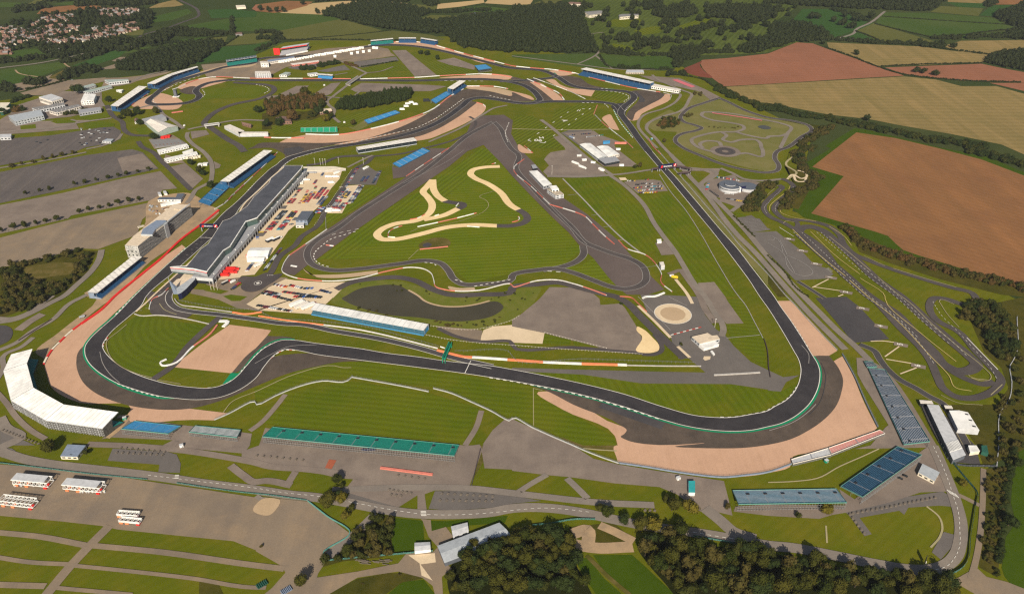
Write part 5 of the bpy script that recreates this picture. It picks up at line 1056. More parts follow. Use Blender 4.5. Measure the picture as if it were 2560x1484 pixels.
PAL = {'red': (.5, .02, .02), 'black': (.012, .012, .014), 'dark blue': (.02, .035, .12), 'white': (.75, .75, .73), 'silver': (.35, .36, .37), 'yellow': (.75, .48, .02), 'blue': (.03, .13, .5), 'grey': (.12, .12, .13), 'maroon': (.16, .02, .03), 'orange': (.75, .18, .03), 'teal': (.03, .3, .38), 'green': (.03, .2, .08)}
PC = {'r': 'red', 'k': 'black', 'n': 'dark blue', 'w': 'white', 's': 'silver', 'y': 'yellow', 'b': 'blue', 'g': 'grey', 'm': 'maroon', 'o': 'orange', 't': 'teal', 'e': 'green'}
def car(x, y, rz, colr, where, group): CARS.append((x*x+y*y, x, y, rz, colr, where, group))
def park_cars():
    CARS.sort(); near = CARS[:292]; rest = CARS[292:]
    for _, x, y, rz, colr, where, group in near:
        o = bpy.data.objects.new('parked_car', CARM); COL.objects.link(o); o.location = (x, y, GZ); o.rotation_euler = (0, 0, rz); o.color = (*PAL[colr], 1)
        g = bpy.data.objects.new('windows', CARG); COL.objects.link(g); g.parent = o; o.scale = (1.1, 1.1, 1.1); tag(o, '%s car %s' % (colr, where), 'car', group)
    mb = MB()
    for _, x, y, rz, colr, where, group in rest:
        nm = 'paint '+colr
        if nm not in MATS: plain(nm, PAL[colr], .3, .5, var=.05)
        ca, sa = math.cos(rz), math.sin(rz)
        for me in (CARM, CARG):
            for p in me.polygons:
                m_ = me.materials[p.material_index].name; mb.poly([(x+ca*v[0]-sa*v[1], y+sa*v[0]+ca*v[1], GZ+v[2]) for v in (me.vertices[i].co for i in p.vertices)], nm if m_ == 'car_paint' else m_)
    tag(mb.build('parked_cars'), 'distant cars parked in the far lots', 'cars', kind='stuff')
def car_row(s, cols, rz, where, group=None, dx=0.0):
    if not dx and s.startswith('@c') and len(cols) > 5 and rz == 8: car_row(s, cols[::-1], rz, where, group, 5.4)
    a, b = P(s); a = (a[0]+dx, a[1]); b = (b[0]+dx, b[1]); n0 = len(cols); n = max(n0, int(math.dist(a[:2], b[:2])/2.75)) if '.' not in cols else n0
    cols = [cols[min(n0-1, int(i*n0/n))] if rnd.random() < .8 else rnd.choice(cols) for i in range(n)]
    for i, ch in enumerate(cols):
        if ch == '.': continue
        t = i/(n-1) if n > 1 else .5; x, y = a[0]+(b[0]-a[0])*t, a[1]+(b[1]-a[1])*t
        car(x+rnd.uniform(-.25, .25), y+rnd.uniform(-.25, .25), R(rz)+rnd.uniform(-.05, .05)+(math.pi if rnd.random() < .4 else 0), PC[ch], where, group or 'cars '+where)
def vehicle(name, label, cat, at, L, wd, h, rz, body='white', cab='white', split=.8, roof=None, group=None):
    X, Y, _ = P(at)[0]; root = empty(name, (X, Y, GZ), R(rz)); tag(root, label, cat, group); b = MB(); x0 = -L/2; x1 = x0+L*split
    b.box(((x0+x1)/2, 0, .7), (x1-x0-.3, wd, h-.7), body, 0, roof); b.build('body', root)
    c_ = MB(); xc = (x1+L/2)/2; c_.box((xc, 0, .4), (L/2-x1, wd*.96, min(h, 2.6)*.82), cab); c_.build('cab', root)
    g_ = MB(); g_.box((L/2, 0, 1.2), (.12, wd*.85, .8), 'glass'); g_.build('windscreen', root)
    for sx in (-.36, .38):
        for sy in (-1, 1):
            w_ = MB(); w_.box((L*sx, sy*wd*.48, 0), (1.0, .3, 1.0), 'tyre'); w_.build('wheel', root)
    return root
def tent(label, at, L, wd, h, rz, mat='white', rh=1.6, name='marquee', cat='tent', group=None, trim=None):
    X, Y, _ = P(at)[0]; root = empty(name, (X, Y, GZ), R(rz)); tag(root, label, cat, group); w_ = MB(); a, b = L/2, wd/2
    for p, q in (((-a, -b), (a, -b)), ((a, -b), (a, b)), ((a, b), (-a, b)), ((-a, b), (-a, -b))): w_.poly([(*p, 0), (*q, 0), (*q, h), (*p, h)], trim or mat)
    for s_ in (-1, 1): w_.poly([(s_*a, -b, h), (s_*a, b, h), (s_*a, 0, h+rh)], mat)
    w_.build('wall', root); r = MB(); r.poly([(-a-.3, -b-.3, h), (a+.3, -b-.3, h), (a+.3, 0, h+rh), (-a-.3, 0, h+rh)], mat); r.poly([(a+.3, b+.3, h), (-a-.3, b+.3, h), (-a-.3, 0, h+rh), (a+.3, 0, h+rh)], mat); r.build('roof', root); return root
# ================= grandstands =================
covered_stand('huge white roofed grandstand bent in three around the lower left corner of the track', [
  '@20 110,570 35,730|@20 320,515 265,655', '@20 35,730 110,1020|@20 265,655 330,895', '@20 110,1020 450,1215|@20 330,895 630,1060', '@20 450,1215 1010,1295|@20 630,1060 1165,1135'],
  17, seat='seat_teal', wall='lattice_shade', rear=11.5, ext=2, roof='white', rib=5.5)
covered_stand('long white roofed grandstand with light blue front facing down from the lake', ['@21 590,62 1698,270|@21 540,125 1650,330'], 8, seat='seat_steel_blue', wall='seat_blue_light', roof='white', ext=1.0, rib=7)
covered_stand('pale roofed grandstand beside the long red wall at lower left', ['@10 865,1412 1305,1061|@10 960,1420 1397,1070'], 10, ext=3, wall='blue_grey')
covered_stand('longest white roofed grandstand opposite the dark pit building roof', ['@a 250,965 1095,362|@a 430,976 1262,372'], 12, ext=5)
covered_stand('white roofed hospitality stand with glazed front above the left end of the infield', ['@01 985,1450 1550,1355|@01 1005,1476 1582,1385'], 8, seat='glass', wall='steel', ext=0)
covered_stand('white roofed grandstand at the inside of the upper bends next to flat blue seats', ['@01 1885,868 2000,795|@01 1945,880 2063,799'], 12)
covered_stand('very long white roofed blue grandstand along the upper right straight', ['@02 735,668 1398,808|@02 680,682 1355,824'], 13, ext=9)
covered_stand('straight white roofed grandstand at the left hairpin, lower of the two', ['@00 1090,1040 1362,850|@00 1166,1048 1446,856'], 12, ext=5)
covered_stand('cranked white roofed grandstand at the left hairpin, upper of the two', ['@00 1450,823 1670,728|@00 1530,826 1698,742', '@00 1670,728 1935,655|@00 1698,742 1950,662'], 12, ext=6)
covered_stand('teal grandstand with dark flat roof beside the far left wood', ['@00 2225,592 2520,546|@00 2232,606 2525,562'], 10, seat='seat_teal', roof='slate', wall='seat_teal', ext=8)
covered_stand('left one of the three small white roofed stands at the far top bend', ['@01 1130,398 1348,377|@01 1128,406 1350,385'], 10, ext=9, seat='seat_teal')
covered_stand('middle one of the three small white roofed stands at the far top bend', ['@01 1410,371 1572,371|@01 1405,380 1575,380'], 10, ext=9)
covered_stand('right one of the three small white roofed stands at the far top bend', ['@01 1625,373 1790,398|@01 1620,381 1775,405'], 10, ext=9)
covered_stand('tiny blue grandstand with white roof beside the pale pit offices', ['@01 612,726 760,735|@01 608,736 752,746'], 8, ext=6, seat='seat_blue_light')
open_stand('large dark blue open grandstand with stepped edge right of the right hand bend', '@23 1150,720 1592,1425|@23 985,700 1335,1457', 9, 1.5, 'seat_navy', 16, 7, rowmat='steel')
open_stand('narrow top block of dark blue seats above the large stand at the right bend', '@23 1022,640 1072,690|@23 945,640 975,695', 6, 1.5, 'seat_navy', 6, 1, rowmat='steel', boxes=False)
open_stand('steel blue open grandstand slanting at lower right below the gravel', '@33 930,512 1512,96|@33 715,405 1275,14', 9, 1.5, 'seat_navy', 14, 5, rowmat='seat_steel_blue')
open_stand('light blue open grandstand lying flat at lower right above two round trees', '@32 2230,582 @33 775,566|@32 2170,446 @33 672,430', 8, 1.2, 'seat_steel_blue', 12, 6, rowmat='steel')
open_stand('long teal green open grandstand at bottom centre', '@21 65,1378 @31 1952,106|@21 165,1284 @31 2000,0', 8, 1.2, 'seat_teal', 12, 10, rowmat='seat_green')
open_stand('bright blue open grandstand between the huge white roof and grey terrace', '@20 1195,1302 1655,1350|@20 1325,1224 1782,1275', 7, 1.2, 'seat_blue_light', 10, 3, boxes=False)
open_stand('grey open scaffold terrace right of the small blue stand at lower left', '@20 1860,1332 2332,1388|@20 1922,1270 2372,1312', 5, 1.0, 'light_grey', 7, 1, rowmat='green_dark', boxes=False)
open_stand('speckled blue open grandstand joined to the longest white roof', '@e 1545,510 1985,112|@e 1770,585 2205,170', 8, 1.5, 'seat_blue_light', 12, 4, rowmat='seat_blue', rail='seat_blue')
open_stand('blue open grandstand beside the old runway above the infield', '@11 1345,152 1640,-2|@11 1412,190 1715,30', 5, 1, 'seat_blue_light', 8, 6, boxes=False, rail='seat_blue')
open_stand('blue open grandstand in the grass above the green stand', '@01 1065,1185 1368,1090|@01 1105,1222 1420,1112', 6, 1, 'seat_blue_light', 8, 5, boxes=False, rail='seat_blue')
open_stand('bright green open grandstand behind the long gravel trap', '@01 440,1262 800,1255|@01 440,1302 802,1303', 6, 1, 'seat_green', 8, 6, boxes=False)
open_stand('blue open grandstand just below the small white roof at upper bends', '@01 1720,988 1872,903|@01 1772,1022 1918,930', 7, 1, 'seat_blue_light', 8, 4, boxes=False, rail='seat_blue')
open_stand('pale blue square stand alone in the grass near the top', '@01 2190,694 2322,676|@01 2150,650 2262,638', 7, 1, 'seat_blue_light', 8, 2, boxes=False, rail='seat_blue')
open_stand('small blue open stand between the two white roofs at the left hairpin', '@00 1450,862 1500,838|@00 1495,872 1540,832', 7, 1, 'seat_blue_light', 8, 1, boxes=False, rail='seat_blue')
open_stand('white stepped terrace beside the gravel tip, left of the red one', '@33 245,185 620,95|@33 228,140 590,30', 2.6, 1.2, 'light_grey', 6, 1, rowmat='white', boxes=False, rail='offwhite', name='terrace')
open_stand('red stepped terrace curving up from the white one beside the gravel', '@33 625,90 @23 1150,1345|@33 595,28 @23 1100,1312', 2.6, 1.2, 'red_soft', 6, 1, rowmat='white', boxes=False, rail='offwhite', name='terrace')
# ================= pit building =================
RS = '@c 732,112 1072,112 1055,165 @10 2660,550 2520,690 2420,720 2265,965 2200,1005 2035,1215 1900,1185 1675,1168 1840,1160 1980,990 2050,940 2195,715 2266,692 @a 780,1457 905,1280 1200,1010 1240,915 1480,720 1515,660'
RS = '@c 732,112 1072,112 1055,165 180,1140 0,1200 @10 2420,720 2265,965 2200,1005 2035,1215 1900,1185 1675,1168 1840,1160 1980,990 2050,940 2195,715 2266,692 @a 780,1457 905,1280 1200,1010 1240,915 1480,720 1515,660'
rp = [(p[0], p[1]) for p in P(RS, 20)]; c = cent(rp); rp = rel(rp, c); n = len(rp)
wing = empty('pit_building', (c[0], c[1], GZ)); tag(wing, 'very long dark grey zigzag roofed pit building beside the beige paddock', 'building')
def rh_(i): return 20 if i not in (10,) else 17
zs = [19, 19, 19, 19.5, 20, 21, 19, 20, 21, 22, 23, 22, 20, 19, 20, 21, 20, 19, 19.5, 19, 19, 19]
mb = MB(); mb.poly([(*rp[i], zs[i % len(zs)]*0+20) for i in range(n)][::1] if sum(rp[i][0]*rp[(i+1) % n][1]-rp[(i+1) % n][0]*rp[i][1] for i in range(n)) > 0 else [(*rp[i], 20) for i in range(n)][::-1], 'wing_roof')
roofo = mb.build('roof', wing)
sm_ = MB()                                                   # standing seams and raised panels
W0, W1 = P('@c 900,120', 20)[0], P('@10 1900,1180', 20)[0]
axis = math.atan2(W1[1]-W0[1], W1[0]-W0[0])
Ltot = math.dist(W0[:2], W1[:2])
sm_.build('seam', roofo) if sm_.v else None
ev = MB()
for i in range(n):
    a, b = rp[i], rp[(i+1) % n]; east = 1 <= i <= 10
    ev.bar((*a, 19.8), (*b, 19.8), .6 if east else .3, 'white' if east else 'offwhite')
ev.build('eaves', roofo)
def inset(pts, k):      # pull towards the long axis
    out = []; ux, uy = math.cos(axis), math.sin(axis)
    for x, y in pts:
        t = x*ux+y*uy; s_ = -x*uy+y*ux; out.append((x+uy*s_*k, y-ux*s_*k))
    return out
bw = MB(); ip = [(x*.985, y*.985) for x, y in rp]; bw.prism(ip, 9, 19.3, 'glass_green'); bw.build('upper_floor', wing)
bw = MB(); 
pod = [p for p in rp]; 
east = [rp[i] for i in range(1, 9)]; ux, uy = math.cos(axis), math.sin(axis); nx, ny = (-uy, ux)
if nx < 0: nx, ny = -nx, -ny
out_ = [(p[0]+nx*6.5, p[1]+ny*6.5) for p in (rp[1], rp[8])]
e0, e1 = rp[1], rp[8]
straight = [(e0[0]+nx*2, e0[1]+ny*2), (e0[0]+nx*8, e0[1]+ny*8), (e1[0]+nx*5, e1[1]+ny*5), (e1[0]-nx*4, e1[1]-ny*4)]
podp = [(e0[0]-nx*12, e0[1]-ny*12), (e0[0]+nx*6, e0[1]+ny*6), (e1[0]+nx*6, e1[1]+ny*6), (e1[0]-nx*24, e1[1]-ny*24)]
bw.prism(podp, 5, 10, 'light_grey', top='grey'); bw.build('terrace', wing)
bw = MB(); bw.prism([(p[0]*.995-nx*.8, p[1]*.995-ny*.8) for p in podp], 0, 5, 'dark', top='grey'); bw.build('garages', wing)
tr = MB()
for k in range(45):
    t = k/44; p = lerp((e0[0]+nx*6.2, e0[1]+ny*6.2), (e1[0]+nx*6.2, e1[1]+ny*6.2), t); tr.bar((*p, 0), (*p, 10), .25, 'grey')
p, q = (e0[0]+nx*6.1, e0[1]+ny*6.1), (e1[0]+nx*6.1, e1[1]+ny*6.1); tr.bar((*p, 10.6), (*q, 10.6), .3, 'steel'); tr.bar((*p, 7.5), (*q, 7.5), .25, 'steel'); tr.build('colonnade', wing)
for k in range(16):
    t = (k+.5)/16; p = lerp((e0[0]+nx*3, e0[1]+ny*3), (e1[0]+nx*3, e1[1]+ny*3), t); v = MB(); v.box((*p, 10), (1.2, 1.2, 1.0), 'white'); v.build('roof_vent', wing)
fr = MB(); A_, B_, C_ = rp[8], rp[9], rp[10]
for a, b in ((A_, B_), (B_, C_)): fr.poly([(*a, 12), (*b, 13), (*b, 18.6), (*a, 18.6)], 'grey'); fr.bar((*a, 18.2), (*b, 18.2), .35, 'red')
fr.build('fascia', wing)
fx = MB(); pts = [(A_[0]-4, A_[1]+3), (B_[0]+6, B_[1]+6)]; fx.poly([(A_[0]-1, A_[1]+3, 0), (B_[0]+2, B_[1]+4, 0), (B_[0]+2, B_[1]+4, 12), (A_[0]-1, A_[1]+3, 12)][::-1], 'glass_green'); fx.build('entrance_glass', wing)
# entrance hall with spire south of it
building('entrance_hall', 'low beige roofed entrance hall in front of the pit building prow', 'building', '@b 520,360 700,375 880,370 700,440 330,640 290,560 250,540 330,460 400,440 480,345', 6, 'blue_grey', 'beige')
X, Y, _ = P('@b 340,740')[0]; root = empty('spire', (X, Y, GZ)); tag(root, 'slim slate grey pointed spire leaning over the entrance hall', 'monument')
tp = P('@b 170,465', 26)[0]; mb = MB(); tx, ty = tp[0]-X, tp[1]-Y
for a, b in (((-4, -2), (3, -2)), ((3, -2), (5, 5)), ((5, 5), (-4, 4)), ((-4, 4), (-4, -2))): mb.poly([(*a, 0), (*b, 0), (tx, ty, 26)], 'blue_grey')
mb.build('shell', root); mb = MB(); mb.bar((tx, ty, 25.5), (tx, ty, 30), .2, 'steel'); mb.build('mast', root)
building('exhibition_wing', 'pale blue clad slanting block beside the grey spire', 'building', '@b 320,640 600,440 700,425 690,460 520,640 420,720 350,745', 9, 'navy', 'steel', win=False)
building('ramp_building', 'long beige concrete ramp closing the paddock at its far end', 'building', '@c 1092,135 1690,128 1925,168 1560,205 1100,222', 4, 'concrete_wall', 'cream', win=False)
building('medical_centre', 'grey flat roofed block with white edge standing in the paddock', 'building', '@c 1060,1008 1285,1005 1165,1185 935,1182', 8, 'blue_grey', 'slate', bands=2)
building('annex', 'small white annex south of the grey paddock block', 'building', '@c 950,1215 1110,1215 1095,1290 940,1290', 4, 'offwhite', 'light_grey')
# hotel under construction
P0 = '@e 350,1380 100,1370 290,1170 410,1165 720,885 890,880 1100,620 1200,565 1380,568 1300,640 960,900 880,940 700,1060 650,1165'
hp = [(p[0], p[1]) for p in P('@e 350,1385 95,1372 270,1180 640,890 1060,560 1380,568', 20)]; c = cent(hp); hp = rel(hp, c)
hotel = empty('unfinished_hotel', (c[0], c[1], GZ)); tag(hotel, 'long unfinished concrete hotel with open floors beside the straight', 'building')
for k in range(5):
    mb = MB(); mb.prism(hp, k*4.0+3.4, k*4.0+4.0, 'stone', top='beige'); mb.build('floor_slab', hotel)
mb = MB(); mb.prism([(x*.93, y*.93) for x, y in hp], 0, 19.5, 'slate'); mb.build('core_wall', hotel)
mb = MB(); a, b = hp[0], hp[-1]
for k in range(60):
    t = k/59; p = lerp(a, b, t); mb.bar((*p, 0), (*p, 20), .22, 'scaffold')
    if k % 10 == 9: q = lerp(a, b, t+.01); 
mb.build('scaffold', hotel)
mb = MB(); p, q = lerp(a, b, .47), lerp(a, b, .53); d_ = 2.5; mb.prism([p, q, (q[0]+d_, q[1]-d_), (p[0]+d_, p[1]-d_)], 0, 22, 'steel'); mb.build('stair_tower', hotel)
mb = MB(); w_ = [(x, y) for x, y in rel([(p[0], p[1]) for p in P('@e 720,885 890,882 920,905 700,1060 640,1165 415,1160 455,1060', 22)], c)]; mb.prism(w_, 20, 23, 'steel', top='blue_grey'); mb.build('roof', hotel)
mb = MB(); w_ = [(x, y) for x, y in rel([(p[0], p[1]) for p in P('@e 1380,568 1180,570 1060,640 1210,660', 22)], c)]; mb.prism(w_, 20, 21.5, 'stone', top='beige'); mb.bar((hp[-1][0], hp[-1][1], 21), (*lerp(b, a, .45), 21), .8, 'steel'); mb.build('parapet', hotel)
mb = MB(); mb.poly([(*lerp(hp[0], hp[1], .0), 0), (*hp[1], 0), (*hp[1], 20.5), (*hp[0], 20.5)], 'white'); mb.poly([(*hp[1], 0), (*hp[0], 0), (*hp[0], 20.5), (*hp[1], 20.5)], 'white'); g = mb.build('gable_wall', hotel)
for k in range(6):
    t = .2+.3*(k % 3); z_ = 4+6*(k//3); p, q = lerp(hp[0], hp[1], t), lerp(hp[0], hp[1], t+.1); mb = MB(); mb.poly([(p[0], p[1]-.15, z_), (q[0], q[1]-.15, z_), (q[0], q[1]-.15, z_+2), (p[0], p[1]-.15, z_+2)], 'glass'); mb.poly([(p[0], p[1]-.15, z_), (q[0], q[1]-.15, z_), (q[0], q[1]-.15, z_+2), (p[0], p[1]-.15, z_+2)][::-1], 'glass'); mb.build('window', hotel)
for k, (x, y) in enumerate([(820+rnd.uniform(-260, 260), 700+rnd.uniform(-120, 90)) for _ in range(20)]):
    X, Y, _ = P('@e %f,%f' % (x, y))[0]; mb = MB(); m_ = rnd.choice(['white', 'wood', 'grey', 'steel', 'brick', 'cream']); mb.box((0, 0, 0), (rnd.uniform(2, 6), rnd.uniform(1.5, 3), rnd.uniform(1, 2.6)), m_, rnd.uniform(0, 3), None); mb.box((rnd.uniform(-2, 2), 1.8, 0), (2, 1.2, .9), 'stone', rnd.uniform(0, 3))
    o = mb.build('material_stack'); o.location = (X, Y, GZ); tag(o, 'pile of building materials strewn behind the unfinished hotel', 'materials', 'building materials behind the unfinished hotel')
for i, s in enumerate(['@e 740,465 1200,460 1270,345 1130,350 1100,420 780,420', '@e 795,545 1205,460 1190,490 800,570']):
    building('site_office', ['white cluster of site offices above the unfinished hotel', 'low white site cabin row just above the unfinished hotel'][i], 'building', s, 4, 'white', ['slate', 'white'][i], win=(i == 0))
for i, s in enumerate(['@e 738,320 795,318 820,370 760,372', '@e 845,298 905,293 930,345 872,350']): building('cabin', ['left', 'right'][i]+' one of two pale square cabins above the site offices', 'building', s, 3, 'offwhite', 'light_grey', win=False, group='square cabins above the site offices')
# ================= other buildings =================
B = building
B('hangar', 'long white roofed workshop inside the old runway', 'building', '@12 170,225 250,218 390,350 310,372', 6, 'grey', 'white')
B('race_control', 'white box on grey two storey block at the runway edge', 'building', '@12 365,370 435,365 462,400 395,408', 11, 'white', 'white', z0=0, bands=2)
B('pit_office', 'grey flat roofed block with writing wall below the white box', 'building', '@12 345,400 450,400 510,450 430,460', 7, 'light_grey', 'stone', bands=2)
B('black_shed', 'small grey shed at the end of the white runway workshop', 'building', '@12 190,165 230,160 252,190 205,200', 4, 'dark', 'grey', win=False)
B('experience_hall', 'left one of the two joined white tent roofed halls', 'building', '@h 705,482 915,458 1235,712 1065,755', 5, 'steel', 'white', gable=1.5, bands=1)
B('experience_hall', 'right one of the two joined white tent roofed halls', 'building', '@h 1040,522 1262,512 1485,670 1260,725', 5, 'offwhite', 'white', gable=1.5)
B('reception_hall', 'dark glazed hall with grey flat roof in front of white tent halls', 'building', '@h 1065,765 1400,720 1490,805 1200,860', 4.5, 'dark', 'grey')
B('blue_shed', 'long light blue shed beside the white tent halls', 'building', '@h 1160,415 1300,400 1300,425 1165,440', 4, 'seat_blue_light', 'seat_blue_light', win=False)
# circular visitor centre
X, Y, _ = P('@i 820,420')[0]; root = empty('visitor_centre', (X, Y, GZ)); tag(root, 'round grey visitor centre with black roof and raised disc, cars all around', 'building')
root.scale = (.8, .8, .85); mb = MB(); mb.cyl((0, 0, 0), 23, 9, 'light_grey', 32, 'slate'); mb.build('drum', root); mb = MB(); mb.cyl((0, 1, 9), 13, 1.2, 'dark', 28); mb.cyl((0, 1, 10.2), 12, 1.2, 'light_grey', 28, 'slate'); mb.build('roof', root)
mb = MB()
for k in range(28): a = math.pi*(1.05+.9*k/28); mb.poly([(23.15*math.cos(a), 23.15*math.sin(a), 5.5), (23.15*math.cos(a+.08), 23.15*math.sin(a+.08), 5.5), (23.15*math.cos(a+.08), 23.15*math.sin(a+.08), 7.5), (23.15*math.cos(a), 23.15*math.sin(a), 7.5)], 'glass')
mb.build('window_band', root)
mb = MB(); mb.cyl((0, 0, 9), 23.3, .8, 'light_grey', 32, 'slate'); mb.build('parapet', root)
mb = MB(); mb.box((22, -4, 0), (14, 15, 11), 'navy', .3, 'slate'); mb.build('entrance_block', root); mb = MB(); mb.box((17, -14, 0), (3, 7, 10), 'white', .1); mb.build('entrance_wall', root); mb = MB(); mb.cyl((38, 2, 0), 20, 6, 'light_grey', 26, 'slate'); mb.build('side_hall', root)
# left industrial estate
B('warehouse', 'big double pitched grey hangar beside the left roundabout', 'building', '@l 355,360 545,300 975,440 600,560', 9, 'sage', 'offwhite', gable=4, win=False)
B('warehouse', 'dark grey lean-to behind the big double pitched hangar', 'building', '@l 270,300 660,205 750,260 350,350', 8, 'grey', 'grey', win=False)
B('warehouse', 'white roofed shed with rooflights, upper of two below the big hangar', 'building', '@l 570,905 1150,785 1195,830 605,960', 4, 'white', 'white', rooflights=9, skylight='grey')
B('warehouse', 'white roofed shed with rooflights, lower of two below the big hangar', 'building', '@l 705,1075 1345,935 1370,985 760,1125', 4, 'white', 'white', rooflights=9, skylight='grey')
B('shed', 'white narrow shed between the two rooflight sheds', 'building', '@l 1070,945 1270,880 1280,915 1085,975', 3.5, 'white', 'white', win=False)
B('angled_building', 'left leg of the grey white angled workshop behind the barrier', 'building', '@l 1890,440 2010,405 2290,530 2190,600', 6, 'light_grey', 'offwhite', win=False)
B('angled_building', 'right leg of the grey white angled workshop behind the barrier', 'building', '@a 590,0 1180,0 1180,30 610,40', 6, 'light_grey', 'offwhite', win=False)
B('terrace_row', 'row of grey brown units with slatted yards below the big hangar', 'building', '@l 420,700 1000,690 1130,780 540,850', 2.5, 'roof_grey', 'roof_grey', rooflights=8, skylight='brick', win=False)
for i, (s, h, wl_, rf_, gb, lb) in enumerate([
 ('@k 165,710 790,590 860,700 290,820', 9, 'steel', 'steel', 0, 'grey office block with blue window strips at far left'), ('@k 625,550 1260,445 1275,490 740,595', 7, 'light_grey', 'roof_grey', 0, 'upper long grey workshop with white bays at far left'),
 ('@k 960,600 1540,480 1590,515 1120,645', 7, 'offwhite', 'roof_grey', 0, 'lower long grey workshop with white eaves at far left'), ('@k 765,338 1010,278 1230,355 1020,420', 12, 'offwhite', 'light_grey', 0, 'tall plain grey warehouse with pointed plan at far left'),
 ('@k 1590,425 1650,285 1890,285 1840,405', 9, 'white', 'white', 1.5, 'white roofed factory with two rows of windows at far left'), ('@k 1525,590 1975,535 1990,590 1560,660', 6, 'grey', 'grey', 0, 'low dark grey office block with white roof edge at far left'),
 ('@k 0,450 200,448 130,530 0,530', 7, 'seat_teal', 'cream', 0, 'cream roofed green shed cut by the left edge, upper'), ('@k 0,540 245,540 50,632 0,632', 7, 'green_dark', 'cream', 0, 'cream roofed green shed cut by the left edge, lower'),
 ('@k 1445,175 1830,75 1885,95 1560,195', 6, 'light_grey', 'sage', 0, 'long grey green shed behind the dark round tree, upper left'), ('@k 1640,225 2150,105 2200,120 1750,245', 6, 'light_grey', 'sage', 0, 'long grey green shed behind the dark round tree, lower right'),
 ('@k 2055,0 2520,-15 2530,10 2150,50', 7, 'light_grey', 'sage', 0, 'wide pale shed above the left hairpin stand'), ('@k 0,1070 225,1065 210,1130 0,1140', 5, 'light_grey', 'light_grey', 0, 'pale shed on the left edge above the dark car park'),
 ('@k 2010,1205 2110,1160 2240,1165 2180,1215', 4, 'light_grey', 'steel', 0, 'small pale gabled shed at the round end of the dark car park'), ('@k 2285,200 2340,190 2430,190 2390,225', 4, 'white', 'white', 0, 'tiny white cabin pair in the grass above left stand')]):
    B('warehouse' if i != 0 else 'office_block', lb, 'building', s, h, wl_, rf_, gb, bands=2 if i in (0, 4) else 1, rooflights=6 if i in (1, 2, 3) else 0, skylight='light_grey')
# top: old pits
B('pit_garages', 'long blue grey roofed pit garages at the top', 'building', '@g 220,400 750,325 760,350 250,435', 6, 'offwhite', 'blue_grey')
B('control_tower', 'white pit tower block at the left end of the top garages', 'building', '@g 75,425 240,430 245,465 95,470', 9, 'white', 'offwhite', bands=2)
B('office_block', 'four storey grey office block with white floors near the top', 'building', '@g -20,620 270,615 290,660 -20,660', 12, 'light_grey', 'offwhite', bands=4)
B('clubhouse', 'white clubhouse with dark green tree at its end near the top', 'building', '@g 455,690 580,635 680,640 600,690', 5, 'white', 'sage')
B('clubhouse', 'pale clubhouse left of the tiny blue stand', 'building', '@g 1010,660 1200,640 1220,665 1070,685', 5, 'white', 'light_grey')
B('paddock_units', 'strip of small pink and white paddock units at the top', 'building', '@g 680,470 1230,400 1240,425 720,495', 4, 'red_soft', 'offwhite')
s_ = P('@g 470,190 1000,110', 14); a, b = s_; c = cent(s_); st = empty('old_grandstand', (c[0], c[1], GZ)); tag(st, 'grey grandstand at the top with bright red end wall and red roof edge', 'grandstand')
a, b = rel(s_, c); mb = MB(); mb.prism([a, b, (b[0]+3, b[1]+22), (a[0]+3, a[1]+22)], 14, 15, 'grey', top='light_grey'); mb.bar((*a, 14.6), (*b, 14.6), .9, 'red'); mb.build('roof', st)
mb = MB(); mb.poly([(a[0], a[1]-12, 1), (b[0], b[1]-12, 1), (b[0]+2, b[1]+16, 11), (a[0]+2, a[1]+16, 11)], 'grey'); mb.poly([(a[0]+2, a[1]+16, 0), (b[0]+2, b[1]+16, 0), (b[0]+2, b[1]+16, 14), (a[0]+2, a[1]+16, 14)][::-1], 'blue_grey'); mb.build('seating', st)
mb = MB(); mb.box((a[0]-9, a[1]+2, 0), (16, 4, 16), 'red'); mb.build('red_wall', st); mb = MB(); mb.bar((a[0]+18, a[1]-14, 3), (b[0]+4, b[1]-14, 3), 1.5, 'white'); mb.build('terrace_front', st)
# service building cluster right
B('hut', 'beige roofed pit hut with white canopy below the round sand pad', 'building', '@22 1770,392 1925,355 1965,380 2020,378 2045,412 1850,460', 5, 'light_grey', 'beige')
B('canopy', 'white canopy roof joined to the beige roofed hut', 'canopy', '@22 1840,468 1990,432 2038,465 1890,508', 3.5, 'white', 'white', win=False)
B('workshop', 'long grey roofed workshop with pale rooflights at the right edge yard', 'building', '@23 1565,1060 1682,1068 1945,1550 1820,1600', 6, 'slate', 'light_grey', rooflights=10, skylight='white', win=False)
B('workshop', 'white gabled workshop with dark skylights right of the black yard', 'building', '@23 1785,1118 1968,1135 2080,1312 1870,1295', 6, 'light_grey', 'white', gable=1.6, rooflights=3, skylight='dark', win=False)
B('shed', 'white flat canopy at the upper end of the black yard', 'building', '@23 1490,1015 1610,1022 1628,1052 1500,1045', 4, 'dark', 'offwhite', win=False)
B('shed', 'white flat canopy above the white gabled workshop', 'building', '@23 1730,1066 1805,1070 1820,1098 1745,1095', 4, 'dark', 'offwhite', win=False)
B('shed', 'cream roofed shed below the white gabled workshop', 'building', '@33 1970,0 2050,0 2085,55 1990,70', 4, 'cream', 'white', win=False)
B('tank', 'dark green tank beside the cream roofed shed', 'tank', '@33 2100,0 2155,0 2170,80 2105,60', 4, 'green_dark', 'green_dark', win=False)
B('toilet_block', 'blue grey double roofed toilet block behind the slanting stand', 'building', '@33 1520,180 1690,265 1640,350 1480,265', 4, 'cream', 'steel')
B('toilet_block', 'blue grey roofed toilet block beside the big tree at lower left', 'building', '@30 665,-10 845,0 760,110 595,105', 4, 'cream', 'blue_grey')
B('toilet_block', 'white and slate roofed toilet block beside the zebra crossing path', 'building', '@31 1920,795 2080,755 2092,840 1940,895', 3.5, 'light_grey', 'light_grey', gable=.8)
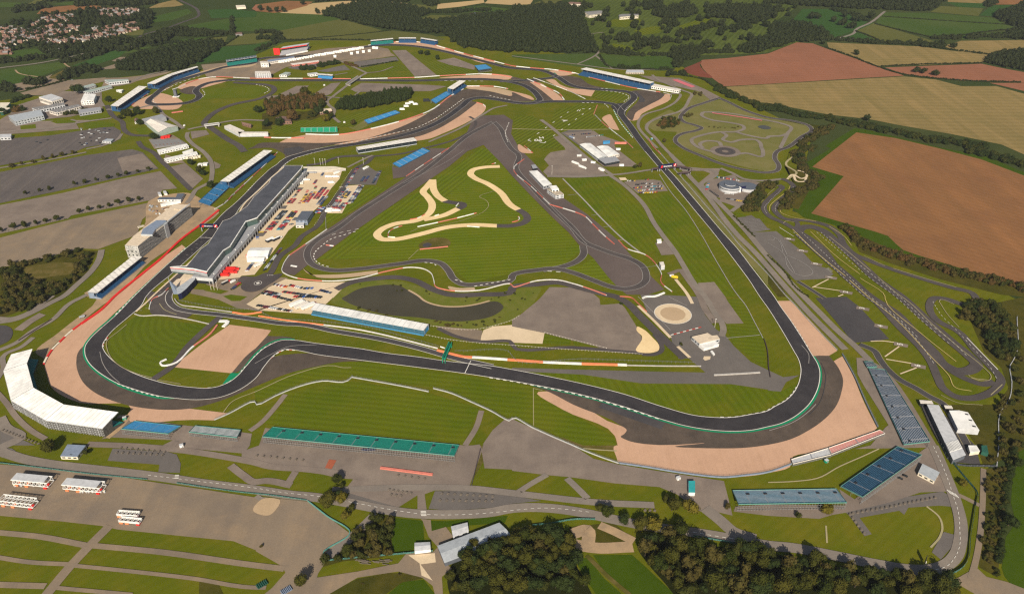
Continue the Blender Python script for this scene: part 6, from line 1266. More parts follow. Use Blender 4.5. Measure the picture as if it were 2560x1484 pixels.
B('hut', 'small white ridged hut on the corner of the bright lawn', 'building', '@31 1562,955 1712,948 1718,1020 1562,1040', 3.5, 'white', 'light_grey', gable=.8, win=False)
B('barn', 'long grey ridged barn half hidden by the oak wood', 'building', '@31 1790,985 2390,760 2520,900 1860,1150', 5, 'slate', 'steel', gable=1.2, win=False)
B('screen_trailer', 'green and white big screen box on the tarmac at bottom right', 'trailer', '@32 1738,350 1802,348 1802,462 1740,460', 4.5, 'white', 'teal', win=False)
B('kiosk', 'small pale kiosk in the grass beside the service road, upper', 'building', '@12 1425,895 1468,892 1472,915 1432,918', 3, 'white', 'white', win=False)
B('timing_hut', 'white and dark timing hut at the bend of the long white wall', 'building', '@12 1450,1120 1490,1115 1505,1155 1468,1160', 6, 'light_grey', 'offwhite', win=False)
B('farmhouse', 'brown roofed farmhouse among gardens left of green stand', 'building', '@01 190,1160 330,1150 350,1200 210,1205', 5, 'brick', 'roof_tile', gable=2.5)
B('farmhouse', 'pale roofed farmhouse beside rust coloured poplars', 'building', '@01 610,1075 730,1065 750,1090 630,1110', 5, 'brick', 'beige', gable=2)
B('farmhouse', 'red roofed cottage at the left end of the gardens', 'building', '@l 2230,350 2440,400 2420,440 2250,390', 4, 'brick', 'roof_tile', gable=2)
B('cottage', 'white gabled cottage beside the big dark trees at left', 'building', '@00 1320,1175 1360,1165 1368,1190 1325,1200', 5, 'white', 'roof_tile', gable=2, win=False)
B('temporary_building', 'long low white box at the right end of the long blue stand', 'building', '@02 1405,828 1662,880 1640,895 1372,850', 6, 'white', 'offwhite')
B('hotel', 'cream hotel with dark roofs in the golf course', 'building', '@02 680,120 860,105 910,130 760,150', 9, 'cream', 'roof_grey', gable=3, bands=2)
B('hotel_wing', 'pale wing right of the cream golf hotel', 'building', '@02 1050,150 1090,140 1245,140 1245,155 1060,170', 8, 'cream', 'roof_grey')
B('house', 'pale brick house at the top edge above the golf hotel', 'building', '@02 540,40 600,20 690,30 680,45', 8, 'cream', 'roof_tile', gable=3)
B('house', 'cream house at the left edge of the golf course below the hotel', 'building', '@02 600,248 650,215 705,225 700,245', 8, 'cream', 'roof_grey', gable=3)
B('barn', 'pale barn in the pasture at the upper left', 'building', '@00 2320,55 2410,52 2420,72 2330,78', 5, 'cream', 'cream', win=False)
B('farm_shed', 'grey farm shed at the end of the pasture road', 'building', '@00 2310,325 2380,320 2385,335 2320,338', 5, 'roof_grey', 'roof_tile', win=False)
B('farm_shed', 'small pinkish service yard shed above the long blue stand', 'building', '@02 1130,690 1290,690 1300,715 1120,715', 4, 'stone', 'light_grey')
B('farm_shed', 'white shed in the trees above the left paddock', 'building', '@00 470,480 580,475 590,492 490,500', 5, 'cream', 'offwhite', win=False)
# small white marquees and vehicles at the top paddock
for k in range(22):
    t = k/21; tent('small white awning in the long row of the top paddock', '@g %f,%f' % (1180+t*900, 325-t*150+rnd.uniform(-4, 4)), rnd.uniform(8, 13), 6, 3, -4, group='white awnings in the top paddock', cat='awning', name='awning')
for k in range(14):
    t = k/13; tent('low white awning beside the top pit garages', '@g %f,%f' % (480+t*640, 455-t*115+rnd.uniform(-3, 3)), rnd.uniform(6, 11), 5, 3, -4, group='awnings beside the top pit garages', cat='awning', name='awning')
for k, (x, y) in enumerate([(1885, 288), (2005, 268), (2120, 252), (2235, 238), (1560, 345), (2380, 180), (2320, 175)]):
    tent('lone white canopy on the grey top paddock', '@g %f,%f' % (x, y), 7, 6, 4, 0, group='lone canopies on the top paddock', cat='canopy', name='canopy')
# hospitality in paddock
tent('largest white marquee with red front in the paddock', '@d 700,600', 30, 26, 4, 2, 'white', 2.2, trim='white'); tent('white marquee just below the largest one', '@d 640,720', 24, 9, 3.5, 2, 'white', 1)
X, Y, _ = P('@d 615,655')[0]; mb = MB(); mb.box((0, 0, 0), (25, 3, 4), 'red', R(2)); o = mb.build('red_display_wall'); o.location = (X, Y, GZ); tag(o, 'bright red display wall in front of the largest marquee', 'wall')
for i, (at, L) in enumerate([('@b 1340,275', 32), ('@b 1290,335', 34), ('@b 1290,392', 12)]):
    vehicle('race_transporter', ['upper', 'middle', 'short lower'][i]+' red race transporter parked in the paddock', 'lorry', at, L, 4, 4.2, 1, 'red', 'red', .86)
vehicle('coach', 'white red and black coach beside the paddock gate', 'coach', '@b 1300,540', 13, 2.8, 3.6, 52, 'dark', 'red', .8, 'offwhite'); vehicle('minibus', 'white minibus next to the coach', 'van', '@b 1440,520', 8, 2.6, 3, 55, 'white', 'white', .75)
vehicle('hospitality_truck', 'white black and yellow truck left of a similar one in the paddock', 'lorry', '@d 930,330', 17, 6, 4, 50, 'dark', 'yellow', .8, 'white'); vehicle('hospitality_truck', 'white and black truck right of the yellow fronted one', 'lorry', '@d 1050,310', 17, 3, 4, 52, 'dark', 'white', .8, 'white')
vehicle('race_transporter', 'white transporter with dark cab below the largest marquee', 'lorry', '@d 700,815', 17, 3, 4, 50, 'white', 'slate', .85)
for i, (at, rz) in enumerate([('@c 1060,385', 5), ('@c 1150,410', 5), ('@c 1010,445', 5), ('@c 1010,480', 5), ('@c 1600,345', 5), ('@c 1720,345', 5), ('@c 1640,460', 5), ('@c 1620,990', 5), ('@c 1600,1025', 5), ('@c 1735,1015', 5), ('@c 2325,175', 60), ('@c 1755,270', 50)]):
    vehicle('lorry', 'white trailer lorry parked among the paddock cars', 'lorry', at, rnd.uniform(11, 15), 3.2, 3.6, rz, 'white', 'white', .82, group='white trailer lorries in the paddock')
vehicle('race_transporter', 'grey covered trailer at the far end of the paddock', 'lorry', '@c 1210,262', 26, 5, 3, 3, 'grey', 'grey', .9)
for i, (at, m_) in enumerate([('@21 405,75', 'white'), ('@21 455,95', 'offwhite'), ('@21 520,100', 'white')]):
    vehicle('container', ['left white', 'middle grey white', 'right red ended'][i]+' container standing at the end of the lake stand', 'container', at, 21, 5, 4, 42, m_, 'red' if i == 2 else m_, .92)
# cars
for s, cols, rz, wh in [
 ('@c 1020,600 970,650', 'rrkm', 8, 'at the top of the first paddock row'), ('@c 950,685 900,740', 'kkss', 8, 'in the dark stretch of the first paddock row'), ('@c 865,775 790,860', 'rrmnkr', 8, 'at the low end of the first paddock row'),
 ('@c 700,775 640,830', 'rrrr', 8, 'in the short row nearest the pit building'), ('@c 1175,610 1160,645', 'rr', 8, 'above the yellow paddock cars'), ('@c 1150,685 1070,800', 'kyykyyy', 8, 'in the yellow paddock column'), ('@c 1260,640 1090,850', 'srrkrrrmnry', 8, 'in the middle paddock row'),
 ('@c 1470,555 1300,770', 'kmkrnrrrrrmk', 8, 'in the third paddock row'), ('@c 1580,605 1500,700', 'rrrrr', 8, 'at the red upper end of the outer paddock row'), ('@c 1490,730 1360,885', 'nnnkngss', 8, 'at the dark lower end of the outer paddock row'),
 ('@c 1350,410 1300,475', 'mbnr', 8, 'in the small upper paddock cluster'), ('@c 1480,270 1450,320', 'nns', 8, 'in the blue trio below the beige ramp'), ('@c 1340,530 1320,570', 'rke', 8, 'in the red and green knot of the paddock'), ('@c 1045,820 1010,860', 'rm', 8, 'left of the yellow column end'),
 ('@c 500,990 410,1090', 'skkkk', 8, 'in the black group beside the pit garages'), ('@c 690,1015 540,1180', 'kkkkgskk', 8, 'in the black row west of the grey paddock block'), ('@c 510,1225 370,1380', 'rmrkkrg', 8, 'in the row running down to the marquee'), ('@c 885,1020 780,1150', 'ykkknkr', 8, 'in the row headed by one yellow car'),
 ('@c 740,1195 590,1380', 'gggkrrmwt', 8, 'in the mixed row left of the small white annex'), ('@c 265,1285 210,1345', 'rrbb', 8, 'in the red and blue row by the garages'), ('@c 940,1150 900,1190', 'kgg', 8, 'close to the grey paddock block'), ('@c 870,1270 840,1280', 'gg', 8, 'beside the small white annex'),
 ('@c 1430,940 1330,1050', 'rwnrnbs', 8, 'in the row behind the grey paddock block'), ('@c 2160,160 1930,530', 'kgrmnswrssgns', 30, 'parked along the paddock road, upper stretch'), ('@c 1910,580 1780,750', 'nknrknkssw', 8, 'in the left row of the outer beige park'),
 ('@c 1950,635 1850,755', 'kyykkkn', 8, 'in the inner row with yellow of the outer beige park'), ('@c 2200,515 1980,840', 'mknswnnmnwssgks', 8, 'in the right row of the outer beige park'), ('@c 1760,800 1660,950', 'rmsssgmr', 8, 'in the lower left row of the outer beige park'), ('@c 1880,860 1760,980', 'sggknwrr', 8, 'in the lower right row of the outer beige park'),
 ('@c 2290,340 2230,430', 'nnnk', 8, 'in the grey upper lot, left row'), ('@c 2370,330 2300,430', 'nnnkm', 8, 'in the grey upper lot, second row'), ('@11 1220,230 1150,345', 'kmnksnnkk', 8, 'in the grey upper lot, right row'),
 ('@d 1000,1195 1230,1245', 'kkmwmkro', 62, 'in the top row of the south car park'), ('@d 1310,1215 1530,1265', 'krrwkws', 62, 'in the top middle row of the south car park'), ('@d 1590,1275 1740,1270', 'kkkksb', 62, 'in the dark top cluster of the south car park'),
 ('@d 820,1330 1110,1395', 'mkmmmkkkww', 62, 'in the second row of the south car park'), ('@d 760,1370 1080,1435', 'kkmmknkswk', 62, 'in the third row of the south car park'), ('@d 1170,1340 1900,1445', 'kkkrmrkkkkgkgkwkkkkkkkk', 62, 'in the long right row of the south car park'),
 ('@21 180,0 350,40', 'rmkkkgkk', 62, 'in the fourth row of the south car park'), ('@21 380,0 640,10', 'rkbbkkkkkk', 62, 'in the lower right row of the south car park'), ('@21 20,88 350,145', 'kkmmwwwkgkkw', 62, 'in the front row above the orange wall'), ('@d 1900,1310 2100,1365', 'mkknknnsg', 62, 'in the loose cluster near the lake'),
 ('@d 1120,490 800,915', 'gmkwwkswk', 52, 'parked along the paddock road, lower stretch'), ('@b 1560,540 1420,660', 'rmnnk', 8, 'beside the coach at the roundabout'), ('@d 660,270 660,300', 'bs', 8, 'alone above the largest marquee'), ('@d 700,170 810,165', 'ym', 8, 'in the pair near the terminal grey patch'),
 ('@d 180,690 190,690', 'y', 8, 'alone left of the largest marquee'), ('@d 570,775 450,930', 'sskknnmw', 8, 'in the row left of the white transporter'), ('@d 350,480 110,765', 'r.r.r', 8, 'scattered left of the largest marquee'),
 ('@h 1650,1205 1790,1205', 'wwky', 65, 'in the top row of the sports car park'), ('@h 2000,1180 2050,1180', 'kr', 65, 'at the back of the sports car park'), ('@h 1810,1280 1870,1280', 'kkk', 65, 'in the second row of the sports car park, left'), ('@h 1920,1260 2020,1262', 'kkkw', 65, 'in the second row of the sports car park, right'),
 ('@h 1770,1345 1920,1330', 'krykk', 65, 'in the third row of the sports car park, left'), ('@h 2010,1320 2340,1310', 'wkrsrttskwks', 65, 'in the third row of the sports car park, right'), ('@h 1870,1395 1985,1388', 'ryyw', 65, 'in the fourth row of the sports car park, left'), ('@h 2040,1382 2320,1355', 'rwtbtkkky', 65, 'in the fourth row of the sports car park, right'), ('@h 1880,1445 2220,1425', 'kmkwryyykywryr', 65, 'in the front row of the sports car park'),
 ('@h 740,290 910,275', 'knknnm', 65, 'in the top lot beside the tent halls'), ('@h 560,300 600,297', 'nk', 65, 'left in the top lot beside the tent halls'), ('@h 840,345 1040,320', 'wsssssgs', 80, 'in the white row of the top lot'), ('@h 1090,315 1160,300', 'wyew', 80, 'in the green and yellow row of the top lot'),
 ('@i 580,185 900,235', 'twknwnrorgkr', 75, 'behind the round visitor centre'), ('@i 400,320 360,430', 'twttrr', 10, 'left of the round visitor centre'), ('@i 960,245 1000,255', 'ow', 75, 'at the right rear of the round visitor centre'), ('@i 430,455 590,565', 'kw.kkwk', 60, 'at the edge below the round visitor centre'), ('@i 730,505 890,520', 'wwkww', 70, 'right in front of the round visitor centre'), ('@i 770,610 1050,660', 'kkswkyyr', 40, 'in the lower lot of the round visitor centre'),
 ('@33 1300,330 1345,305', 'kk', -35, 'behind the slanting blue stand'), ('@31 1065,48 1150,48', 'nn', 0, 'under the teal stand'), ('@12 1240,355 1440,350', '.kk.sw.k', 65, 'on the far side of the sports car park')]:
    car_row(s, cols.replace(' ', ''), rz, wh)
for k in range(34):
    x, y = rnd.uniform(1560, 2180), rnd.uniform(960, 1290); X, Y, _ = P('@k %f,%f' % (x, y))[0]; cc = rnd.choice(['white', 'black', 'silver', 'black', 'dark blue', 'white']); car(X, Y, rnd.uniform(0, 3), cc, 'scattered in the round end of the dark car park', 'cars scattered in the round end of the dark car park')
for i, (x, y, cc) in enumerate([(1425, 10, 'silver'), (720, 1225, 'black'), (800, 1245, 'black'), (940, 1190, 'black')]):
    X, Y, _ = P('@k %f,%f' % (x, y))[0]; car(X, Y, .3*i, cc, 'alone on the wide dark car park' if i else 'on the edge above the left park', 'lone cars on the wide dark car park')
vehicle('van', 'grey van parked by the red wall at lower left', 'van', '@20 810,205', 6.5, 2.4, 2.6, 38, 'steel', 'steel', .7); vehicle('van', 'white van on the tarmac below the beige roofed hut', 'van', '@22 1972,565', 7, 2.6, 2.8, -75, 'white', 'white', .75)
vehicle('recovery_truck', 'bright yellow truck beside white one on the old runway', 'lorry', '@12 1600,1275', 9, 3, 3, -10, 'yellow', 'yellow', .8); vehicle('van', 'white van touching the bright yellow truck', 'van', '@12 1570,1262', 6, 2.6, 2.6, 15, 'white', 'white', .7)
for i, (at, rz) in enumerate([('@h 620,870', -45), ('@h 760,950', -45)]): vehicle('lorry', ['upper', 'lower'][i]+' of two white lorries slanting on the infield paddock', 'lorry', at, 17, 3, 3.8, rz, 'white', 'white', .85, group='white lorries on the infield paddock')
vehicle('bus', 'red double trailer beside the white tent halls', 'lorry', '@h 1510,480', 24, 4, 4, 0, 'red_soft', 'dark', .95, 'red_soft'); vehicle('bus', 'blue grey bus at the entrance of the top lot', 'bus', '@h 550,360', 13, 3, 3.2, -45, 'blue_grey', 'white', .85)
for i, (at, r_) in enumerate([('@h 690,715', 5), ('@h 790,800', 10), ('@h 970,850', -20), ('@h 1120,980', -40), ('@h 1145,1000', -40), ('@h 1525,905', 0), ('@h 1460,590', 0)]): tent('small white caravan near the white tent halls', at, 8, 4.5, 2.6, r_, group='small white caravans near the tent halls', name='caravan', cat='caravan', rh=.5)
for i, (x, y) in enumerate([(1440, 1085), (1480, 1055), (1495, 1030), (1530, 1018), (1570, 1035)]): vehicle('lorry', 'white lorry on the lot beside the conifer belt', 'lorry', '@01 %d,%d' % (x, y), 11, 4, 4, 5, 'white', 'white', .85, group='white lorries beside the conifer belt')
vehicle('lorry', 'black lorry at the end of the conifer belt lot', 'lorry', '@01 1680,1000', 15, 6, 5, 5, 'dark', 'dark', .9)
for i, (x, y, m_) in enumerate([(700, 675, 'red'), (750, 665, 'red'), (805, 655, 'red')]): tent('red canopy in front of the big double pitched hangar', '@l %d,%d' % (x, y), 7, 9, 3, 0, m_, 1, group='red canopies by the big hangar', name='canopy', cat='canopy')
for i, (x, y) in enumerate([(1435, 1220), (1530, 1205), (1175, 1080), (1250, 1088), (1305, 1075), (1355, 1068), (1410, 1055)]): tent(['left white cube cabin beside the curved road', 'right white cube cabin beside the curved road'][i] if i < 2 else 'small cream tent below the lower rooflight shed', '@l %d,%d' % (x, y), 8 if i < 2 else 5, 8 if i < 2 else 5, 3.5, 0, 'white' if i < 2 else 'cream', .3, name='cabin' if i < 2 else 'tent', cat='cabin' if i < 2 else 'tent', group=None if i < 2 else 'cream tents below the lower rooflight shed')
park_cars()
# ================= bridge trusses stored at lower left =================
def truss(label, at, L, wd, h, rz, cover=True, bags=True, group=None):
    X, Y, _ = P(at)[0]; root = empty('stored_bridge_truss', (X, Y, GZ), R(rz)); tag(root, label, 'truss', group); ch, br, zb = MB(), MB(), 1.8; n = max(3, int(L/4))
    for y in (-wd/2, wd/2):
        for z in (zb, zb+h): ch.bar((-L/2, y, z), (L/2, y, z), .32, 'white')
        for k in range(n):
            x0, x1 = -L/2+L*k/n, -L/2+L*(k+1)/n; br.bar((x0, y, zb), ((x0+x1)/2, y, zb+h), .16, 'white'); br.bar(((x0+x1)/2, y, zb+h), (x1, y, zb), .16, 'white')
    for k in range(n+1):
        x0 = -L/2+L*k/n
        for z in (zb, zb+h): br.bar((x0, -wd/2, z), (x0, wd/2, z), .16, 'white')
        if k < n and not cover: br.bar((x0, -wd/2, zb+h), (x0+L/n, wd/2, zb+h), .12, 'white')
    ch.build('chord', root); br.build('bracing', root)
    if cover: c_ = MB(); c_.box((-1.5, 0, zb+h+.35), (L-4, wd, .3), 'light_grey'); c_.build('deck_cover', root)
    if bags:
        for x in (-L*.38, -L*.1, L*.42): b_ = MB(); b_.box((x, -wd*.3, 0), (3.2, wd*.7, 1.7), 'orange' if x < L*.4 else 'red'); b_.build('support', root)
    return root
truss('covered white truss with orange supports, left of the two upper ones', '@30 335,375', 37, 9, 5, -7); truss('covered white truss with orange supports, right of the two upper ones', '@30 840,425', 39, 9, 5, -7)
truss('uncovered white lattice truss nearest the left edge', '@30 195,580', 34, 8, 4.5, -8, False); truss('upper of two short white lattice trusses on the brown lot', '@30 1270,690', 20, 5, 1.5, -5, False); truss('lower of two short white lattice trusses on the brown lot', '@30 1290,755', 20, 5, 1.5, -7, False)
for k in range(14):
    x = 640+30*k+rnd.uniform(-8, 8) if k > 4 else 150+60*k; X, Y, _ = P('@30 %f,%f' % (x, 455 if k > 4 else 395))[0]; mb = MB(); mb.box((0, 0, 0), (2.2, 1.6, 1.2), rnd.choice(['white', 'grey', 'blue_grey', 'cream'])); mb.box((.9, -1.3, 0), (1.3, 1, .9), 'light_grey', .5)
    o = mb.build('crate'); o.location = (X, Y, GZ); tag(o, 'small crate lying below the covered trusses', 'crate', 'crates below the covered trusses')
# ================= gantries and bridges =================
def gantry(label, a, b, z0, h, text=True, name='gantry_bridge'):
    A, B_ = P(a)[0], P(b)[0]; c = cent([A, B_]); rz = math.atan2(B_[1]-A[1], B_[0]-A[0]); L = math.dist(A[:2], B_[:2]); root = empty(name, (c[0], c[1], GZ), rz); tag(root, label, 'bridge')
    p = MB(); p.poly([(-L/2, -2.2, z0), (L/2, -2.2, z0), (L/2, -2.2, z0+h), (-L/2, -2.2, z0+h)], 'navy'); p.box((0, 0, z0), (L, 4, h*.95), 'navy'); bo = p.build('banner', root)
    for sx in (-1, 1): q = MB(); q.box((sx*(L/2-2), 0, 0), (1.2, 3, z0), 'grey'); q.build('pier', root)
    r = MB(); r.poly([(L/2-6, -2.25, z0+.2), (L/2-1, -2.25, z0+.2), (L/2-1, -2.25, z0+h-.2), (L/2-6, -2.25, z0+h-.2)], 'red'); r.poly([(-L/2+3, -2.25, z0+.6), (-L/2+6, -2.25, z0+.6), (-L/2+7, -2.25, z0+h-.6), (-L/2+4, -2.25, z0+h-.6)], 'red'); r.poly([(L/2-5.6, -2.28, z0+.3), (L/2-4.2, -2.28, z0+.3), (L/2-1.4, -2.28, z0+h-.3), (L/2-2.8, -2.28, z0+h-.3)], 'white'); r.build('emblem', bo)
    if text:
        cu = bpy.data.curves.new('lettering', 'FONT'); cu.body = 'Silverstone'; cu.size = h*.62; cu.align_x = 'CENTER'; cu.align_y = 'CENTER'; cu.offset = .06; t = bpy.data.objects.new('lettering', cu); COL.objects.link(t); dg = bpy.context.evaluated_depsgraph_get()
        me = bpy.data.meshes.new_from_object(t.evaluated_get(dg)); bpy.data.objects.remove(t); me.materials.clear(); me.materials.append(MATS['white']); t = bpy.data.objects.new('lettering', me); COL.objects.link(t); t.parent = bo; t.location = (-.5, -2.3, z0+h/2+.1); t.rotation_euler = (math.pi/2, 0, 0)
    return root
gantry('navy banner bridge with white lettering crossing the right hand straight', '@12 1440,228', '@12 1610,205', 5.5, 6)
gantry('navy gantry with white lettering over the start straight beside the pit roof', '@e 1600,1085', '@e 1960,1085', 7, 4.5)
fp = empty('footbridge', (*P('@12 1560,200')[0][:2], GZ)); tag(fp, 'dark curved footbridge ramp behind the navy banner bridge', 'bridge'); xy = smooth(P('@12 1380,205 1470,193 1700,188 1755,205 1750,230 1640,245', 6), False); xy = rel(xy, (fp.location.x, fp.location.y)); l_, r_ = strip_pts(xy, 3.5)
mb = MB(); 
for i in range(len(xy)-1): mb.poly([(*r_[i], 6), (*r_[i+1], 6), (*l_[i+1], 6), (*l_[i], 6)], 'road'); mb.poly([(*r_[i], 5), (*r_[i+1], 5), (*r_[i+1], 7.2), (*r_[i], 7.2)], 'barrier_dark'); mb.poly([(*l_[i+1], 5), (*l_[i], 5), (*l_[i], 7.2), (*l_[i+1], 7.2)], 'barrier_dark')
mb.build('deck', fp); mb = MB()
for i in range(0, len(xy), 3): mb.bar((*xy[i], 0), (*xy[i], 5), .4, 'grey')
mb.build('piers', fp)
def flat_bridge(label, a, b, wd, z, mat='road', rail='light_grey'):
    A, B_ = P(a, z)[0], P(b, z)[0]; c = cent([A, B_]); rz = math.atan2(B_[1]-A[1], B_[0]-A[0]); L = math.dist(A[:2], B_[:2]); root = empty('road_bridge', (c[0], c[1], 0), rz); tag(root, label, 'bridge'); m_ = MB(); m_.box((0, 0, z-1), (L, wd, 1), 'concrete_wall', 0, mat); m_.build('deck', root)
    for s_ in (-1, 1):
        q = MB(); q.box((0, s_*wd/2, z), (L, .4, 1.3), rail); q.build('parapet', root); q = MB(); q.box((s_*L*.42, 0, 0), (2, wd, z-1), 'concrete_wall'); q.build('abutment', root)
flat_bridge('grey road bridge over the dark link road right of the big hangar', '@l 1500,425', '@l 1800,385', 9, 5); flat_bridge('road bridge crossing the far straight with blue side tower', '@01 900,830', '@01 1020,750', 9, 5)
# teal gantry
A, B_ = P('@21 1850,655')[0], P('@21 1915,500')[0]; c = cent([A, B_]); rz = math.atan2(B_[1]-A[1], B_[0]-A[0]); L = math.dist(A[:2], B_[:2]); root = empty('start_gantry', (c[0], c[1], GZ), rz); tag(root, 'teal lattice gantry spanning the track and pit exit road', 'gantry')
mb = MB()
for y in (-1.8, 1.8):
    for z in (6, 8.2): mb.bar((-L/2, y, z), (L/2, y, z), .3, 'seat_green')
    for k in range(14): x0, x1 = -L/2+L*k/14, -L/2+L*(k+1)/14; mb.bar((x0, y, 6), (x1, y, 8.2), .18, 'seat_green'); mb.bar((x0, -1.8, 8.2), (x1, 1.8, 8.2), .18, 'seat_green')
mb.box((0, 0, 5.9), (L, 3.4, .2), 'seat_teal'); mb.build('lattice', root); mb = MB()
for s_ in (-1, 1):
    for y in (-1.5, 1.5): mb.bar((s_*L/2, y, 0), (s_*L/2, y, 8.2), .35, 'seat_green')
mb.build('legs', root)
